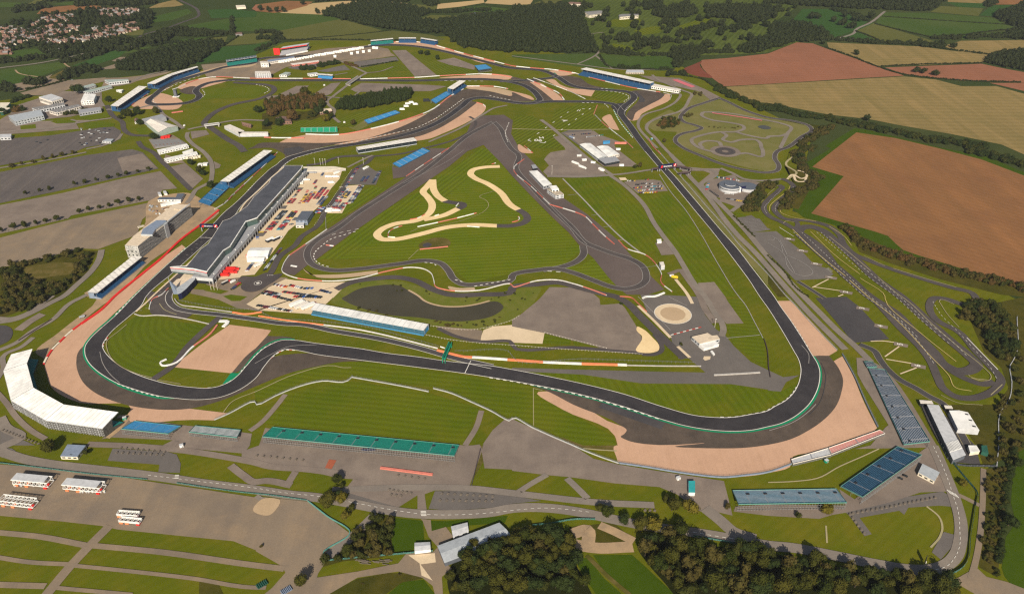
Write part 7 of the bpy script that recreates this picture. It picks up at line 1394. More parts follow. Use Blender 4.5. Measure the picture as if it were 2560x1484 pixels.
# ================= barriers and fences =================
BR = ('barrier_red', 'barrier_white')
for lb, s, cols, seg, wd in [
 ('long bright red wall along the start straight ending at the lower left bend', '@e 1950,680 1600,960 1200,1260 1000,1450 @10 1640,1040 1400,1240 1130,1461 @20 1000,130 800,270', ('red',), 50, 3.4),
 ('red and cream wall curving round the outside of the lower left bend', '@20 800,268 700,345 600,440 520,520 460,610 430,670', ('red', 'cream'), 14, 2.2), ('white and red wall above the long bright red one', '@e 1865,665 2055,550 2250,360 2500,110 @a 290,1440 340,1390 530,1220 740,1020 960,810 1160,620 1370,410', BR[::-1], 36, 1.6),
 ('salmon and white wall crossing the lower left grass field', '@20 2140,282 2080,360 1900,495 1690,670 1600,680 1580,650 1640,618', ('red_soft', 'white', 'white', 'white'), 46, 2.1), ('short thick white wall right of the salmon field wall', '@20 2160,243 2245,250 2200,300', ('white',), 50, 4.5),
 ('orange wall below the south car park, upper short one', '@b 1430,1115 1690,1152 2015,1108', ('orange',), 50, 2), ('orange and white wall along the pit exit road', '@21 25,192 300,235 660,280 1000,325 1200,365 1450,425 1790,512', ('orange',)+('barrier_white',)*2, 88, 1.8),
 ('orange and white blocks wall right of the teal gantry', '@21 1785,530 1920,565 2050,595 2160,600 2520,625 @22 0,628 340,648 670,662 1130,675', ('orange', 'white', 'orange', 'white'), 43, 3.4), ('thin pale wall extending the orange and white blocks', '@22 1130,678 1500,685 1860,686', ('concrete_wall',), 50, 1.5),
 ('pale detached wall on the tarmac above the right bend', '@22 1985,774 2250,760 2440,748', ('concrete_wall',), 50, 2), ('white and pink wall around the left runway end', '@11 1900,0 1800,65 1640,170 1480,278', BR, 30, 1.4), ('white and pink wall left of the runway loop', '@11 700,800 500,940 330,1057', ('barrier_white', 'red_soft'), 52, 1.8),
 ('white tyre wall bending round the runway loop to the lake', '@11 325,1060 270,1150 262,1220 300,1245 380,1275 540,1300 800,1308 1000,1285 1300,1210 1530,1175 1650,1190 1720,1230 1750,1300 1775,1370 1850,1392 2000,1410 2200,1400 2520,1350 @12 0,1358 250,1305 450,1300 600,1335 800,1400 930,1450', ('barrier_white', 'barrier_white', 'red_soft'), 38, 1.4),
 ('red and white wall dividing the right runway leg', '@12 120,110 20,190 200,390 370,555', BR, 26, 1.5), ('red and white wall crossing the reddish runway tarmac', '@12 375,558 540,605 705,665 800,755 900,855 1005,945', BR, 24, 1.8), ('red and white wall winding past the timing hut', '@12 1045,908 1140,995 1300,1045 1440,1180 1470,1240 1465,1320 1575,1415', BR, 30, 1.4),
 ('stout white wall above the round sand pad', '@22 1285,20 1310,5 1400,0 @12 1500,1425', ('white',), 50, 2.6), ('red curved wall left of the round sand pad', '@12 1060,1461 @22 1170,10 1230,60 1325,150', ('barrier_red',), 50, 1.2),
 ('white and salmon wall with red end behind the abbey gravel', '@a 1110,110 1240,120 1610,124 1900,122', ('red_soft', 'white', 'white', 'white', 'red_soft', 'red_soft'), 13, 3), ('white and salmon wall below the bright green stand', '@01 490,1325 820,1328 1170,1262 1470,1182 1700,1100 1930,940 2040,880', ('white', 'red_soft'), 66, 2.4),
 ('white and red wall round the tip of the inner gravel trap', '@01 2170,1012 2240,1035 2260,1060', ('red_soft', 'white'), 20, 1.6), ('white and red wall at the top of the village gravel', '@01 2060,852 2220,852 2340,855 2480,878', ('white', 'red_soft'), 33, 2), ('white and red wall along the far side of the middle straight', '@01 0,776 480,777 935,780', ('red_soft', 'white', 'barrier_red', 'red_soft'), 55, 2.2),
 ('white and red wall right of the far road bridge', '@01 1030,782 1270,775 1600,765 1820,750 2030,740 2210,732 2400,742 2520,765', ('white', 'red_soft'), 62, 2.2), ('white and red wall round the far top bend', '@01 1105,450 1230,432 1460,408', ('white', 'red_soft'), 38, 2.2), ('red and white chequered wall running right from the far top bend', '@01 1580,415 1700,433 1850,475 2000,518 2150,558 2300,595 2450,635 @02 0,652 110,665 450,695 630,725', ('white', 'barrier_red'), 36, 2.4),
 ('white and red wall in front of the very long blue stand', '@02 630,727 780,770 950,812 1150,860 1460,912', BR[::-1], 44, 2), ('thick wall at the end of the right upper gravel', '@02 1490,915 1558,935 1555,985', ('concrete_wall',), 50, 1.6), ('white and red wall beside the twin upper gravel traps', '@02 150,782 240,820 370,878 450,915 512,985', ('white', 'red_soft'), 26, 2.2), ('pale wall below the narrow upper gravel', '@02 210,772 400,840 560,900 720,978', ('white', 'concrete_wall'), 40, 1.4),
 ('red and white wall in the grass left of the right straight', '@02 815,1135 900,1220 1000,1300 1120,1395 1190,1461', ('concrete_wall', 'red_soft', 'white'), 40, 1.3), ('pair of orange posts wall above the helicopter letters', '@02 805,1130 840,1040', ('red_soft',), 20, 1.6), ('salmon wall beside the short gravel at upper centre', '@12 120,-20 205,48', BR, 15, 1.4), ('red wall right of the right straight', '@02 1340,1375 1400,1461 @12 1460,60', ('barrier_red',), 30, 1.4),
 ('white wall in the infield between two dirt loops', '@11 1590,776 1790,733', ('white',), 50, 1.5), ('white and red wall in the infield meeting the plain white one', '@11 1790,733 1990,687 2170,640', ('red_soft', 'white'), 31, 1.5), ('salmon wall below the little infield pond', '@11 1612,998 1890,970', ('red_soft',), 50, 1.5), ('white and red dirt loop wall at its lower left', '@11 1515,703 1580,693 1665,652', BR, 10, 1.4), ('white wall at the dirt hairpin inside', '@11 1300,875 1370,880', ('white',), 50, 1.4), ('red and white wall round the dirt hairpin inside', '@11 1300,870 1310,825 1350,795 1440,765', BR, 9, 1.4), ('thin white wall right of the dirt neck', '@11 1760,668 1800,655', ('white',), 9, 1.4), ('small white wall at the grey dirt loop tip', '@11 1970,575 1995,545', ('white',), 9, 1.6), ('white and red stub wall at the dirt track end', '@11 2080,770 2200,780', ('white',), 9, 1.4), ('white and red wall at the right grey dirt bend', '@12 0,730 50,718 75,690 60,675', BR, 12, 1.6), ('red and white wall at the upper dirt start', '@11 2320,160 2360,148', BR, 6, 1.6),
 ('white row of blocks in the left runway lot', '@11 345,1158 405,1168', ('white',), 9, 2), ('red white row of blocks on the runway triangle', '@11 690,955 770,965', ('red_soft', 'white'), 5, 1.6), ('white and grey wall left hairpin upper red part', '@00 1700,885 1760,865 1870,815 1980,778 @01 0,776', BR[::-1], 42, 2), ('red striped wall beside the left hairpin stand', '@00 1300,1040 1345,1000 1460,930', BR, 14, 1.8), ('salmon wall below the left hairpin gravel', '@00 1690,1115 1800,1100', ('red_soft',), 14, 5), ('dark wall running up the centre of the right grass strip', '@22 2480,420 2510,520 2520,600 @23 5,700 22,795', ('barrier_dark',), 50, 1.2),
 ('salmon advertising wall on the terrace below the teal stand', '@31 1225,225 1740,292', ('red_soft',), 99, 2.6), ('green screen wall beside the brown lot', '@31 510,550 700,700 930,870 655,1090 690,1135', ('green_fence',), 99, 1.0), ('grey white wall with debris fence beside the pit exit', '@b 290,850 340,920 420,970 700,1010 1420,1112', ('concrete_wall',), 50, 1.2),
 ('salmon and white wall at the pit entry hairpin', '@20 1470,125 1480,80 1530,10 @b -20,800 170,640', ('barrier_white', 'red_soft'), 16, 1.4), ('dark wall along the left grass verge', '@20 185,435 510,225', ('barrier_dark',), 60, 1.2), ('pale wall across the lower left grass field', '@20 1325,172 1380,190 1550,185 1850,225 2060,272', ('concrete_wall',), 50, 1.3), ('white kerb wall at the lake stand path', '@21 2250,620 2250,620.5'.replace('2250,620 2250,620.5', '1815,495 1860,510'), ('white',), 9, 1.2)]:
    barrier(lb, s, cols, seg, wd)
G_ = 'green_fence'
for lb, s, kw in [
 ('grey debris fence bordering the big grass bowl, left part', '@20 2110,1215 2240,1160 2520,1040 @21 0,1062 200,975 330,920 650,832 900,832 950,790', {}), ('grey debris fence bordering the big grass bowl, middle part', '@21 945,795 1230,845 1500,895 1700,937', {}), ('grey debris fence sweeping down to the right bend gravel', '@21 1745,905 1900,945 2100,1030 2300,1120 2520,1215 @22 0,1200 200,1290 400,1380 590,1461 @32 700,50 850,110 1050,180', {}),
 ('catch fence along the lower edge of the right bend gravel', '@32 1055,180 1300,215 1600,265 1850,300 2080,320 2300,300 @33 0,270 230,190', dict(wall='blue_grey', wh=1.4)),
 ('tall fence between right gravel and dark blue stand', '@23 730,570 840,770 950,1020 1080,1290', dict(wall='blue_grey', wh=1.6, h=4)), ('long debris fence right of the right straight', '@12 1440,30 1560,170 1732,363 1900,560 2142,835 2207,921 2441,1161 @13 0,1245 180,1461 @23 240,60 400,240 680,530', dict(wall='concrete_wall', wh=1.1, h=3.2, post=9)),
 ('green mesh fence beside the bottom road at left', '@30 -20,175 400,225 800,275 1450,340', dict(wall=None, panel=G_, h=1.6)), ('green mesh fence beside the bottom road at centre left', '@30 1740,375 2100,430 2400,470 @31 100,490 500,545', dict(wall=None, panel=G_, h=1.6)),
 ('green metal fence around the bottom right corner road', '@33 1590,1275 1800,1270 1940,1180 1990,900 2040,600 2060,480 1950,340 1850,220 1760,100 1700,0', dict(wall=None, panel=G_, h=2.4)), ('green metal fence along the scrub below the brown lot', '@31 700,1140 950,1115 1350,1080 1740,1045', dict(wall=None, panel=G_, h=2.2)), ('green metal fence above the dirt clearing', '@32 200,795 400,770 600,735 820,735', dict(wall=None, panel=G_, h=2.2)), ('green metal fence in front of the dark right wood', '@32 1780,895 2000,935 2420,1010', dict(wall=None, panel=G_, h=2)),
 ('pale winding fence beside the right edge hedge', '@23 2450,200 2430,600 2380,680 2400,850 2370,1020 2290,1130 2270,1461 @33 2250,220', dict(wall='light_grey', wh=.5, h=2.2, post=12)), ('white rail fence between the lake and tarmac', '@21 1720,290 1900,318 2200,322 2380,280 2520,235 @22 70,190', dict(wall=None, h=1.2, rails=2, mat='offwhite', pr=.12, post=4)), ('white rail fence along the path below the large lot', '@21 1650,375 1900,425 2200,460 2520,482 @22 0,485 500,520 1000,550 1280,568', dict(wall=None, h=1.2, rails=2, mat='offwhite', pr=.12, post=4)), ('white rail fence round the little lawn strip', '@22 320,357 600,428 930,510', dict(wall=None, h=1.2, rails=2, mat='offwhite', pr=.12, post=4)),
 ('debris fence above the orange walls', '@b 380,900 800,980 1400,1060 2000,1120 @21 80,180 650,255 1100,310 1500,415 1800,500', dict(wall=None, h=3, rails=3, post=5)), ('debris fence behind the orange and white blocks', '@21 1960,545 2520,585 @22 0,600 700,625 1800,660', dict(wall=None, h=3, rails=3, post=5)), ('double barrier lane in the right grass strip', '@12 1450,260 1560,430 1700,600 1850,830 2050,1180 2230,1461 @22 2280,60 2380,240 2470,410', dict(wall='concrete_wall', wh=.7, h=1.4, post=10, rails=1)),
 ('black hedge fence beside the dark terrace block', '@31 2210,40 2120,405', dict(wall='barrier_dark', wh=1.5, h=1.8)), ('dark fence around the long workshop yard', '@23 1480,1030 1600,1300 1690,1461 @33 1800,170 2240,215', dict(wall=None, panel='slate', h=2.4))]:
    fence(lb, s, **kw)
# picnic benches
def bench_mesh():
    mb = MB(); mb.box((0, 0, .7), (1.9, .9, .1), 'wood'); mb.box((0, -.8, .4), (1.9, .35, .08), 'wood'); mb.box((0, .8, .4), (1.9, .35, .08), 'wood')
    for x in (-.7, .7): mb.box((x, 0, 0), (.12, 1.7, .7), 'wood')
    o = mb.build('picnic_table'); me = o.data; bpy.data.objects.remove(o); return me
BM = bench_mesh()
for a, b, n_, g in [('@31 1830,478', '@31 2330,505', 9, 'upper row of nine on the long dark strip'), ('@31 1812,545', '@31 2325,552', 9, 'lower row of nine on the long dark strip'), ('@31 1312,440', '@31 1525,478', 6, 'upper row of six on the grey plaza'), ('@31 1330,490', '@31 1425,505', 3, 'row of three on the grey plaza'), ('@33 835,675', '@33 1255,600', 10, 'left part of the row behind the slanting stand'), ('@33 1300,588', '@33 1645,520', 9, 'right part of the row behind the slanting stand'), ('@33 805,685', '@33 945,870', 6, 'short file running down the lawn edge'),
                    ('@30 1150,75', '@30 1600,98', 9, 'lower row on the grey lot at lower left'), ('@30 1190,28', '@30 1620,70', 9, 'upper row on the grey lot at lower left'), ('@20 30,1315', '@20 380,1450', 12, 'file beside the road under the huge white roof'), ('@32 1310,645', '@32 1405,648', 3, 'trio under the trees'), ('@31 10,105', '@31 460,150', 8, 'row under the terrace left'), ('@31 1400,300', '@31 1660,335', 5, 'row under the salmon wall')]:
    A, B_ = P(a)[0], P(b)[0]
    for k in range(n_):
        t = k/(n_-1); o = bpy.data.objects.new('picnic_table', BM); COL.objects.link(o); o.location = (A[0]+(B_[0]-A[0])*t, A[1]+(B_[1]-A[1])*t, GZ+.2); o.rotation_euler = (0, 0, 1.2+rnd.uniform(-.2, .2)); o.scale = (1.25, 1.25, 1.2); tag(o, 'wooden picnic table in the '+g, 'picnic table', 'picnic tables, '+g)
# ================= lamps, masts =================
for i, (s, h_) in enumerate([('@c 1320,95', 12), ('@c 1430,110', 12), ('@c 1480,110', 12), ('@c 1530,110', 12), ('@c 1790,80', 12), ('@c 2275,90', 12), ('@b 1010,670', 12), ('@b 1070,672', 12), ('@b 1135,672', 12), ('@22 1995,300', 12), ('@h 155,1080', 16)]):
    X, Y, _ = P(s)[0]; root = empty('lamp_post', (X, Y, GZ)); tag(root, 'white lamp post near the pit building' if i < 9 else ['lamp post with shadow near the round sand pad', 'tall floodlight mast on the infield paddock'][i-9], 'lamp', 'white lamp posts near the pit building' if i < 9 else None); mb = MB(); mb.cyl((0, 0, 0), .22, h_, 'offwhite', 6); mb.build('pole', root); mb = MB(); mb.box((0, 0, h_), (1.6, .7, .3), 'white'); mb.build('lamp_head', root)
X, Y, _ = P('@33 1550,1165')[0]; root = empty('sign', (X, Y, GZ)); tag(root, 'dark screen sign standing on the lawn inside the bottom right bend', 'sign'); mb = MB(); mb.box((-1.2, 0, 2), (4.5, .4, 7), 'dark', 1.0); mb.build('panel', root); mb = MB(); mb.box((0, 0, 0), (.4, .4, 3), 'white'); mb.build('post', root)
X, Y, _ = P('@00 1735,955')[0]; root = empty('monument', (X, Y, GZ)); tag(root, 'dark tower on white base inside the left hairpin grass', 'monument'); mb = MB(); mb.box((0, 0, 1), (6, 6, 14), 'slate'); mb.build('tower', root); mb = MB(); mb.box((0, 0, 0), (14, 9, 1), 'white'); mb.build('base', root)
# ================= trees and woods =================
NW = []
for s, sp in [('@31 2100,1010 2330,900 2450,1000 2520,900 @32 100,860 300,900 520,840 600,980 620,1150 700,1300 780,1461 @31 1920,1500 1900,1330 1990,1150', 10.6), ('@32 1230,1000 1480,900 1700,960 1850,1000 2100,1000 2400,1080 2520,1120 @33 0,1080 300,1130 700,1200 1000,1240 1500,1330 1800,1430 1900,1500 @32 1650,1500 1500,1350 1350,1180', 10.6)]:
    NW += fill(poly_(s), sp, .3)
NW.sort(key=lambda p: p[1]); 
for i, (x, y) in enumerate(NW[:270]):
    k = rnd.choice(['oak', 'oak', 'oak', 'dark', 'dark', 'small', 'oak', 'scrub']); left = x < 60
    tree(k, x, y, rnd.choice([rnd.uniform(4.2, 6), rnd.uniform(6, 8.6), rnd.uniform(6, 8)]), rnd.uniform(.85, 1.4), 'broad dark oak tree in the %s wood on the bottom edge' % ('left' if left else 'right'), 'oak trees in the %s wood on the bottom edge' % ('left' if left else 'right'))
for k_, s, r, lb in [('oak', '@32 920,690', 6.5, 'round oak between the bottom road and service strip'), ('oak', '@32 860,640', 4.5, 'smaller oak touching the round one at the road'), ('oak', '@32 1250,830', 7, 'big oak above the dirt clearing, left of pair'), ('yellow', '@32 1400,850', 6.5, 'yellowish oak above the dirt clearing, right of pair'), ('dark', '@32 1110,760', 5, 'dark small tree left of the big oak pair'), ('oak', '@32 1570,640', 7, 'wide oak left in the clump below the green screen box'), ('yellow', '@32 1740,650', 7.5, 'yellow green oak right in the clump below the green screen box'), ('oak', '@32 1640,870', 8, 'oak below the clump beside the road'), ('oak', '@32 1510,560', 4.5, 'small oak on top of the clump below green screen box'),
    ('scrub', '@32 2110,620', 3.2, 'thin brown tree at the tarmac corner'), ('yellow', '@33 580,680', 5, 'round yellow green tree under the light blue stand'), ('small', '@33 300,710', 3.2, 'low round bush tree under the light blue stand'), ('yellow', '@33 1925,400', 3.5, 'small yellow tree inside the bottom right fence'), ('dark', '@33 2360,790', 6.5, 'dark lone tree in the right edge ditch'), ('dark', '@33 2440,210', 5, 'dark tree at the top of the right edge ditch'),
    ('oak', '@30 500,60', 8.5, 'large olive tree beside the blue grey toilet block'), ('small', '@30 850,90', 3.4, 'small dark tree right of the toilet block'), ('small', '@30 710,120', 2.5, 'bush in front of the toilet block'), ('oak', '@31 700,600', 7.5, 'big green tree at the green screen wall'), ('yellow', '@31 860,555', 5, 'golden tree right of the big green one'), ('dark', '@31 800,520', 5, 'dark tree behind the golden one'), ('oak', '@31 810,370', 5.5, 'dark topped tree above the bottom road'), ('small', '@31 850,420', 3.5, 'olive tree beside the dark topped one'),
    ('oak', '@31 940,650', 4.2, 'small green tree in the corner garden'), ('yellow', '@31 890,720', 4.2, 'yellow tree in the corner garden'), ('oak', '@31 430,1390', 6, 'dark tree beside the slatted shed at the bottom'), ('scrub', '@31 60,1000', 1.6, 'lone dark bush on the brown lot'),
    ('dark', '@10 2085,390', 6.5, 'lone dark tree beside the speckled blue stand'), ('dark', '@10 1885,165', 6, 'dark round tree below the lower rooflight shed'), ('small', '@10 1960,235', 6, 'olive tree left in the pair beside the curved road'), ('dark', '@10 2015,265', 5.5, 'dark tree right in the pair beside the curved road'),
    ('dark', '@00 1365,1130', 9, 'tall dark tree above the white cottage'), ('oak', '@00 1230,1150', 9, 'green tree left of the white cottage'), ('oak', '@00 1290,1160', 8, 'lime green tree next to the white cottage'), ('small', '@00 1190,1180', 6, 'leftmost tree of the white cottage group'), ('dark', '@00 1385,1230', 6, 'dark tree on the small lawn'), ('dark', '@l 530,700', 7, 'dark tree right of the small lawn'), ('oak', '@00 1545,1120', 7, 'flat tree left of the big hangar roof'), ('dark', '@00 1080,1010', 7, 'dark tree beside the lower left hairpin stand'),
    ('dark', '@k 1540,290', 12, 'big dark round tree among the far left sheds'), ('oak', '@g 950,1090', 11, 'bright green tree above the rust poplars'), ('dark', '@01 1620,540', 6, 'left small tree at the far runway'), ('dark', '@01 1683,550', 7, 'middle small tree at the far runway'), ('dark', '@01 1790,588', 6, 'right small tree at the far runway'), ('rust', '@01 350,1190', 12, 'large rusty tree in the farm garden'), ('rust', '@01 160,1150', 9, 'rust coloured tree at the farm roofs'), ('dark', '@01 225,1235', 9, 'dark tree at the front of the farm garden'), ('dark', '@01 110,1250', 8, 'dark tree left at the front of the farm garden'), ('dark', '@01 605,1120', 9, 'deep dark tree beside the pale farmhouse'), ('dark', '@01 700,1125', 5, 'small deep dark tree beside the pale farmhouse'), ('yellow', '@01 690,1195', 7, 'yellow tree in the mown garden'), ('oak', '@01 735,1170', 7, 'green tree in the mown garden'), ('scrub', '@01 965,1235', 6, 'brown bush tree left of the blue grass stand'), ('dark', '@01 40,1110', 8, 'dark tree left of the rust poplars'),
    ('small', '@h 1790,960', 4.5, 'dark bush left of the banner bridge'), ('scrub', '@h 1880,930', 4.5, 'brown bush left of the banner bridge'), ('scrub', '@h 2375,450', 4, 'brown bush on the kart side of the straight'), ('dark', '@13 310,110', 7, 'dark round tree above the pale winding path'), ('small', '@22 1665,480', 2.2, 'small bush at the tarmac island'), ('dark', '@22 1072,80', 2.2, 'small dark tree at the lot entrance')]:
    X, Y, _ = P(s)[0]; tree(k_, X, Y, r, 1.1, lb)
for s, lb in [('@10 30,820 660,690', 'in the lower left row between pale car parks'), ('@10 780,640 1450,500', 'in the lower right row between pale car parks'), ('@10 740,365 1480,220', 'in the middle row between car parks'), ('@10 270,450 540,400', 'in the short bare row between car parks'), ('@10 120,190 780,40', 'in the upper row between dark car parks')]:
    pts = along(s, 15 if 'lower' in lb else 17, .1)
    for x, y in pts: tree('small' if 'upper' not in lb else 'scrub', x, y, rnd.uniform(3.8, 5.2) if 'lower' in lb else rnd.uniform(3.0, 4.2), 1.2, 'young tree '+lb, 'young trees '+lb)
    hedge('low grass strip and hedge '+lb, s, 1.2, 4, hh=.4)
for x, y in [(45, 105), (130, 120), (205, 118), (275, 122), (608, 138), (465, 50)]: X, Y, _ = P('@01 %d,%d' % (x, y))[0]; tree('far', X, Y, 9, 1, 'field tree on the line between green and tan fields', 'field trees between green and tan fields')
for x, y in [(640, 220), (745, 172), (735, 252), (865, 212), (430, 190), (480, 190), (1010, 185), (825, 285)]: X, Y, _ = P('@03 %d,%d' % (x, y))[0]; tree('far', X, Y, rnd.uniform(10, 14), .9, 'parkland tree standing in the bright far pasture', 'parkland trees in the bright far pasture')
for x, y, lb in [(868, 545, 'lone tree on the hedge between pink soil and stubble'), (535, 440, 'tree cluster at the peak of the pink field'), (1818, 470, 'lone tree before the right pale stubble'), (1450, 715, 'left of three trees on the small pink field'), (1532, 722, 'middle of three trees on the small pink field'), (1645, 748, 'right of three trees on the small pink field'), (978, 1195, 'tree at the corner of the green verge')]: X, Y, _ = P('@03 %d,%d' % (x, y))[0]; tree('far', X, Y, 8.5, .9, lb)
gp = poly_('@02 780,90 1000,60 1300,40 2520,20 @03 300,60 200,200 0,260 @02 2300,450 2100,520 1000,530 880,500 780,400 760,250')
golf = [p for p in fill(gp, 62, .5)]; rnd.shuffle(golf)
for x, y in golf[:120]:
    for q_ in range(rnd.choice([1, 1, 2])):
        tree('far', x+rnd.uniform(-14, 14)*q_, y+rnd.uniform(-14, 14)*q_, rnd.uniform(7, 12), 1, 'dark parkland tree on the golf course', 'parkland trees on the golf course')
def wood(label, s, sp, kinds=('far',), rmin=6, rmax=9, hh=1.1, jit=.35): return merged('wood', label, fill(poly_(s), sp, jit), list(kinds), rmin=rmin, rmax=rmax, hh=hh, zf=.75)
wood('great dark wood in the middle of the top', '@01 650,135 950,58 1250,32 1500,82 1700,140 1560,190 1700,235 2100,190 2520,135 @02 0,95 500,62 690,105 700,200 740,350 830,480 840,525 500,525 0,520 @01 2520,525 2350,510 2150,490 2050,470 1950,420 1880,350 1600,322 1250,290 900,210 700,165', 14.5, ('far', 'dark') if 0 else ('far',), 8, 11)
wood('long dark wood at the upper left beside the teal stand', '@00 1140,660 1350,560 1700,480 2000,420 2190,430 2190,470 1950,620 1800,680 1500,718 1400,700 1170,700', 13, ('far',), 7, 10)
wood('forest across the top right', '@03 0,0 650,-10 1760,-10 1600,118 1150,100 600,78 200,55 0,30', 17, ('far',), 9, 12); wood('dark wood on the upper right edge', '@03 2210,165 2520,48 2560,290 2430,270', 15, ('far',), 8, 11); wood('dark wood below it on the upper right edge', '@03 2310,350 2520,288 2560,400 2320,382', 14, ('far',), 8, 11); wood('dark copse on the right edge by the pink field', '@03 2120,610 2250,545 2560,510 2560,700 2300,660', 12, ('far',), 7, 10)
wood('left dark pine block on the golf course', '@02 1380,145 1550,92 1780,85 1820,140 1700,182 1450,190', 15, ('far',), 9, 11, 1.3); wood('right dark pine block on the golf course', '@02 1890,120 2000,90 2300,90 2260,205 2000,185', 15, ('far',), 9, 11, 1.3)
wood('belt of trees between golf course and pink field', '@02 2210,505 2350,440 2520,380 @03 0,255 400,245 560,330 640,400 400,420 250,418 100,480 0,510 @02 2300,540', 16, ('far',), 7, 11)
for i, s in enumerate(['@02 640,40 800,60 760,100 680,90', '@02 860,400 920,360 980,440 900,430', '@02 1020,370 1100,340 1180,380 1150,430 1050,420', '@02 1180,480 1230,440 1280,500 1220,510', '@02 1380,460 1460,440 1500,510 1400,510', '@02 1480,210 1600,200 1640,280 1560,300', '@02 1620,330 1950,240 2020,270 1700,350 1640,380', '@02 2130,270 2320,240 2340,300 2180,310', '@02 900,490 1000,480 1200,540 900,525', '@02 1560,510 1750,470 1900,480 1880,540 1600,550', '@02 1230,60 1450,10 1520,70 1300,110', '@02 1180,400 1620,400 1640,430 1300,430', '@02 2000,100 2520,60 @03 150,120 0,200 @02 2400,250 2250,240', '@02 1550,560 1720,560 1640,660 1560,700 1600,620']):
    wood(['top left', 'low left', 'centre left', 'small low', 'low centre', 'tall middle', 'long sloping', 'right hand', 'bottom edge left', 'bottom edge centre', 'top middle', 'thin middle', 'far right', 'field corner'][i]+' tree clump of the golf course', s, 17, ('far',), 6, 10)
wood('scrubby trees of the big left thicket', '@10 0,1180 240,1140 480,1080 700,1010 800,1030 700,1110 620,1080 500,1120 350,1150 200,1180 180,1250 400,1330 560,1360 620,1400 700,1250 800,1060 900,1060 850,1200 700,1360 560,1461 @20 450,60 330,130 0,180', 9.5, ('small', 'scrub'), 3.2, 6.5, 1.0, .45)
wood('shrubs round the far bank of the lake', '@11 1000,1340 1250,1300 1450,1320 1740,1420 2000,1461 2520,1420 @12 130,1365 270,1390 220,1461 @22 180,40 60,130 @21 2450,180 2460,80 2380,30 2200,40 2000,60 1850,50 1700,10 1480,-30', 17, ('small',), 1.0, 2.2, .8, .5)
wood('shrubs on the near bank of the lake', '@21 900,80 1000,120 1300,195 1600,220 1900,260 2150,250 2350,200 2450,150 2350,300 1900,300 1700,260', 9, ('small', 'scrub'), 1.2, 3, .8, .5)
wood('thicket of the right hand bank behind the visitor centre', '@i 1300,460 1480,300 1750,280 1740,380 1600,470 1400,700 1370,860 1200,870 1050,830 1030,770 1180,640', 9, ('small', 'scrub'), 4, 6.5)
wood('dark trees at the right edge above the white workshop', '@23 1890,100 2050,60 2250,80 2330,200 2440,350 2420,620 2330,660 2180,540 2110,430 2150,330 2050,290 1950,240', 9.5, ('small', 'scrub', 'dark', 'small'), 4, 6.5)
wood('scrub strip along the lower right edge', '@33 2160,240 2360,200 2340,480 2290,860 2260,1290 2100,1180 2080,950 2150,640', 8, ('scrub', 'small'), 2.2, 4, .8); wood('scrub strip beside the right edge fence', '@23 2250,1060 2400,880 2430,640 2520,560 2520,1461 @33 2430,180 2140,180 @23 2270,1461', 12.5, ('small', 'scrub'), 2.5, 5)
wood('dense copse between bright lawn and brown lot', '@31 1000,880 1130,740 1300,690 1370,730 1320,880 1330,1080 1240,1110 860,1130 700,1180 640,1190 650,1150 860,1080', 8, ('small', 'scrub', 'oak'), 3.5, 6); wood('rough scrub at the bottom centre', '@31 900,1350 1200,1270 1500,1265 1300,1300 1000,1400 750,1461 700,1461', 11, ('scrub',), 1, 2, .5)
wood('row of rust coloured poplars by the farm', '@01 75,1085 110,1015 300,985 500,975 660,970 685,1040 660,1075 400,1085 110,1115', 9, ('rust', 'small'), 4.5, 6, 1.9); wood('dense dark conifer belt in the circuit grass', '@01 785,1085 860,1010 1100,970 1300,940 1500,920 1540,950 1480,990 1300,1035 935,1092', 9, ('dark',), 5, 7, 1.7)
wood('round brown thicket inside the kart circuit road', '@02 1430,1250 1450,1190 1560,1170 1690,1200 1600,1260 1480,1275', 9, ('small', 'rust'), 4, 6); wood('small copse inside the wide right service loop', '@02 1785,950 1800,920 1900,920 1870,950', 9, ('scrub',), 3, 4); wood('tiny copse beside the handling track bend', '@02 1690,1155 1730,1120 1775,1130 1760,1160', 8, ('scrub',), 2, 3.5)
wood('brambles around the small kart pond', '@02 1900,1240 2050,1250 2230,1250 2230,1275 1950,1270', 9, ('scrub',), 1.5, 2.5, .5)
wood('tree group at the right of the left thicket road', '@01 520,1120 620,1090 600,1150 480,1180', 10, ('small',), 3, 5)
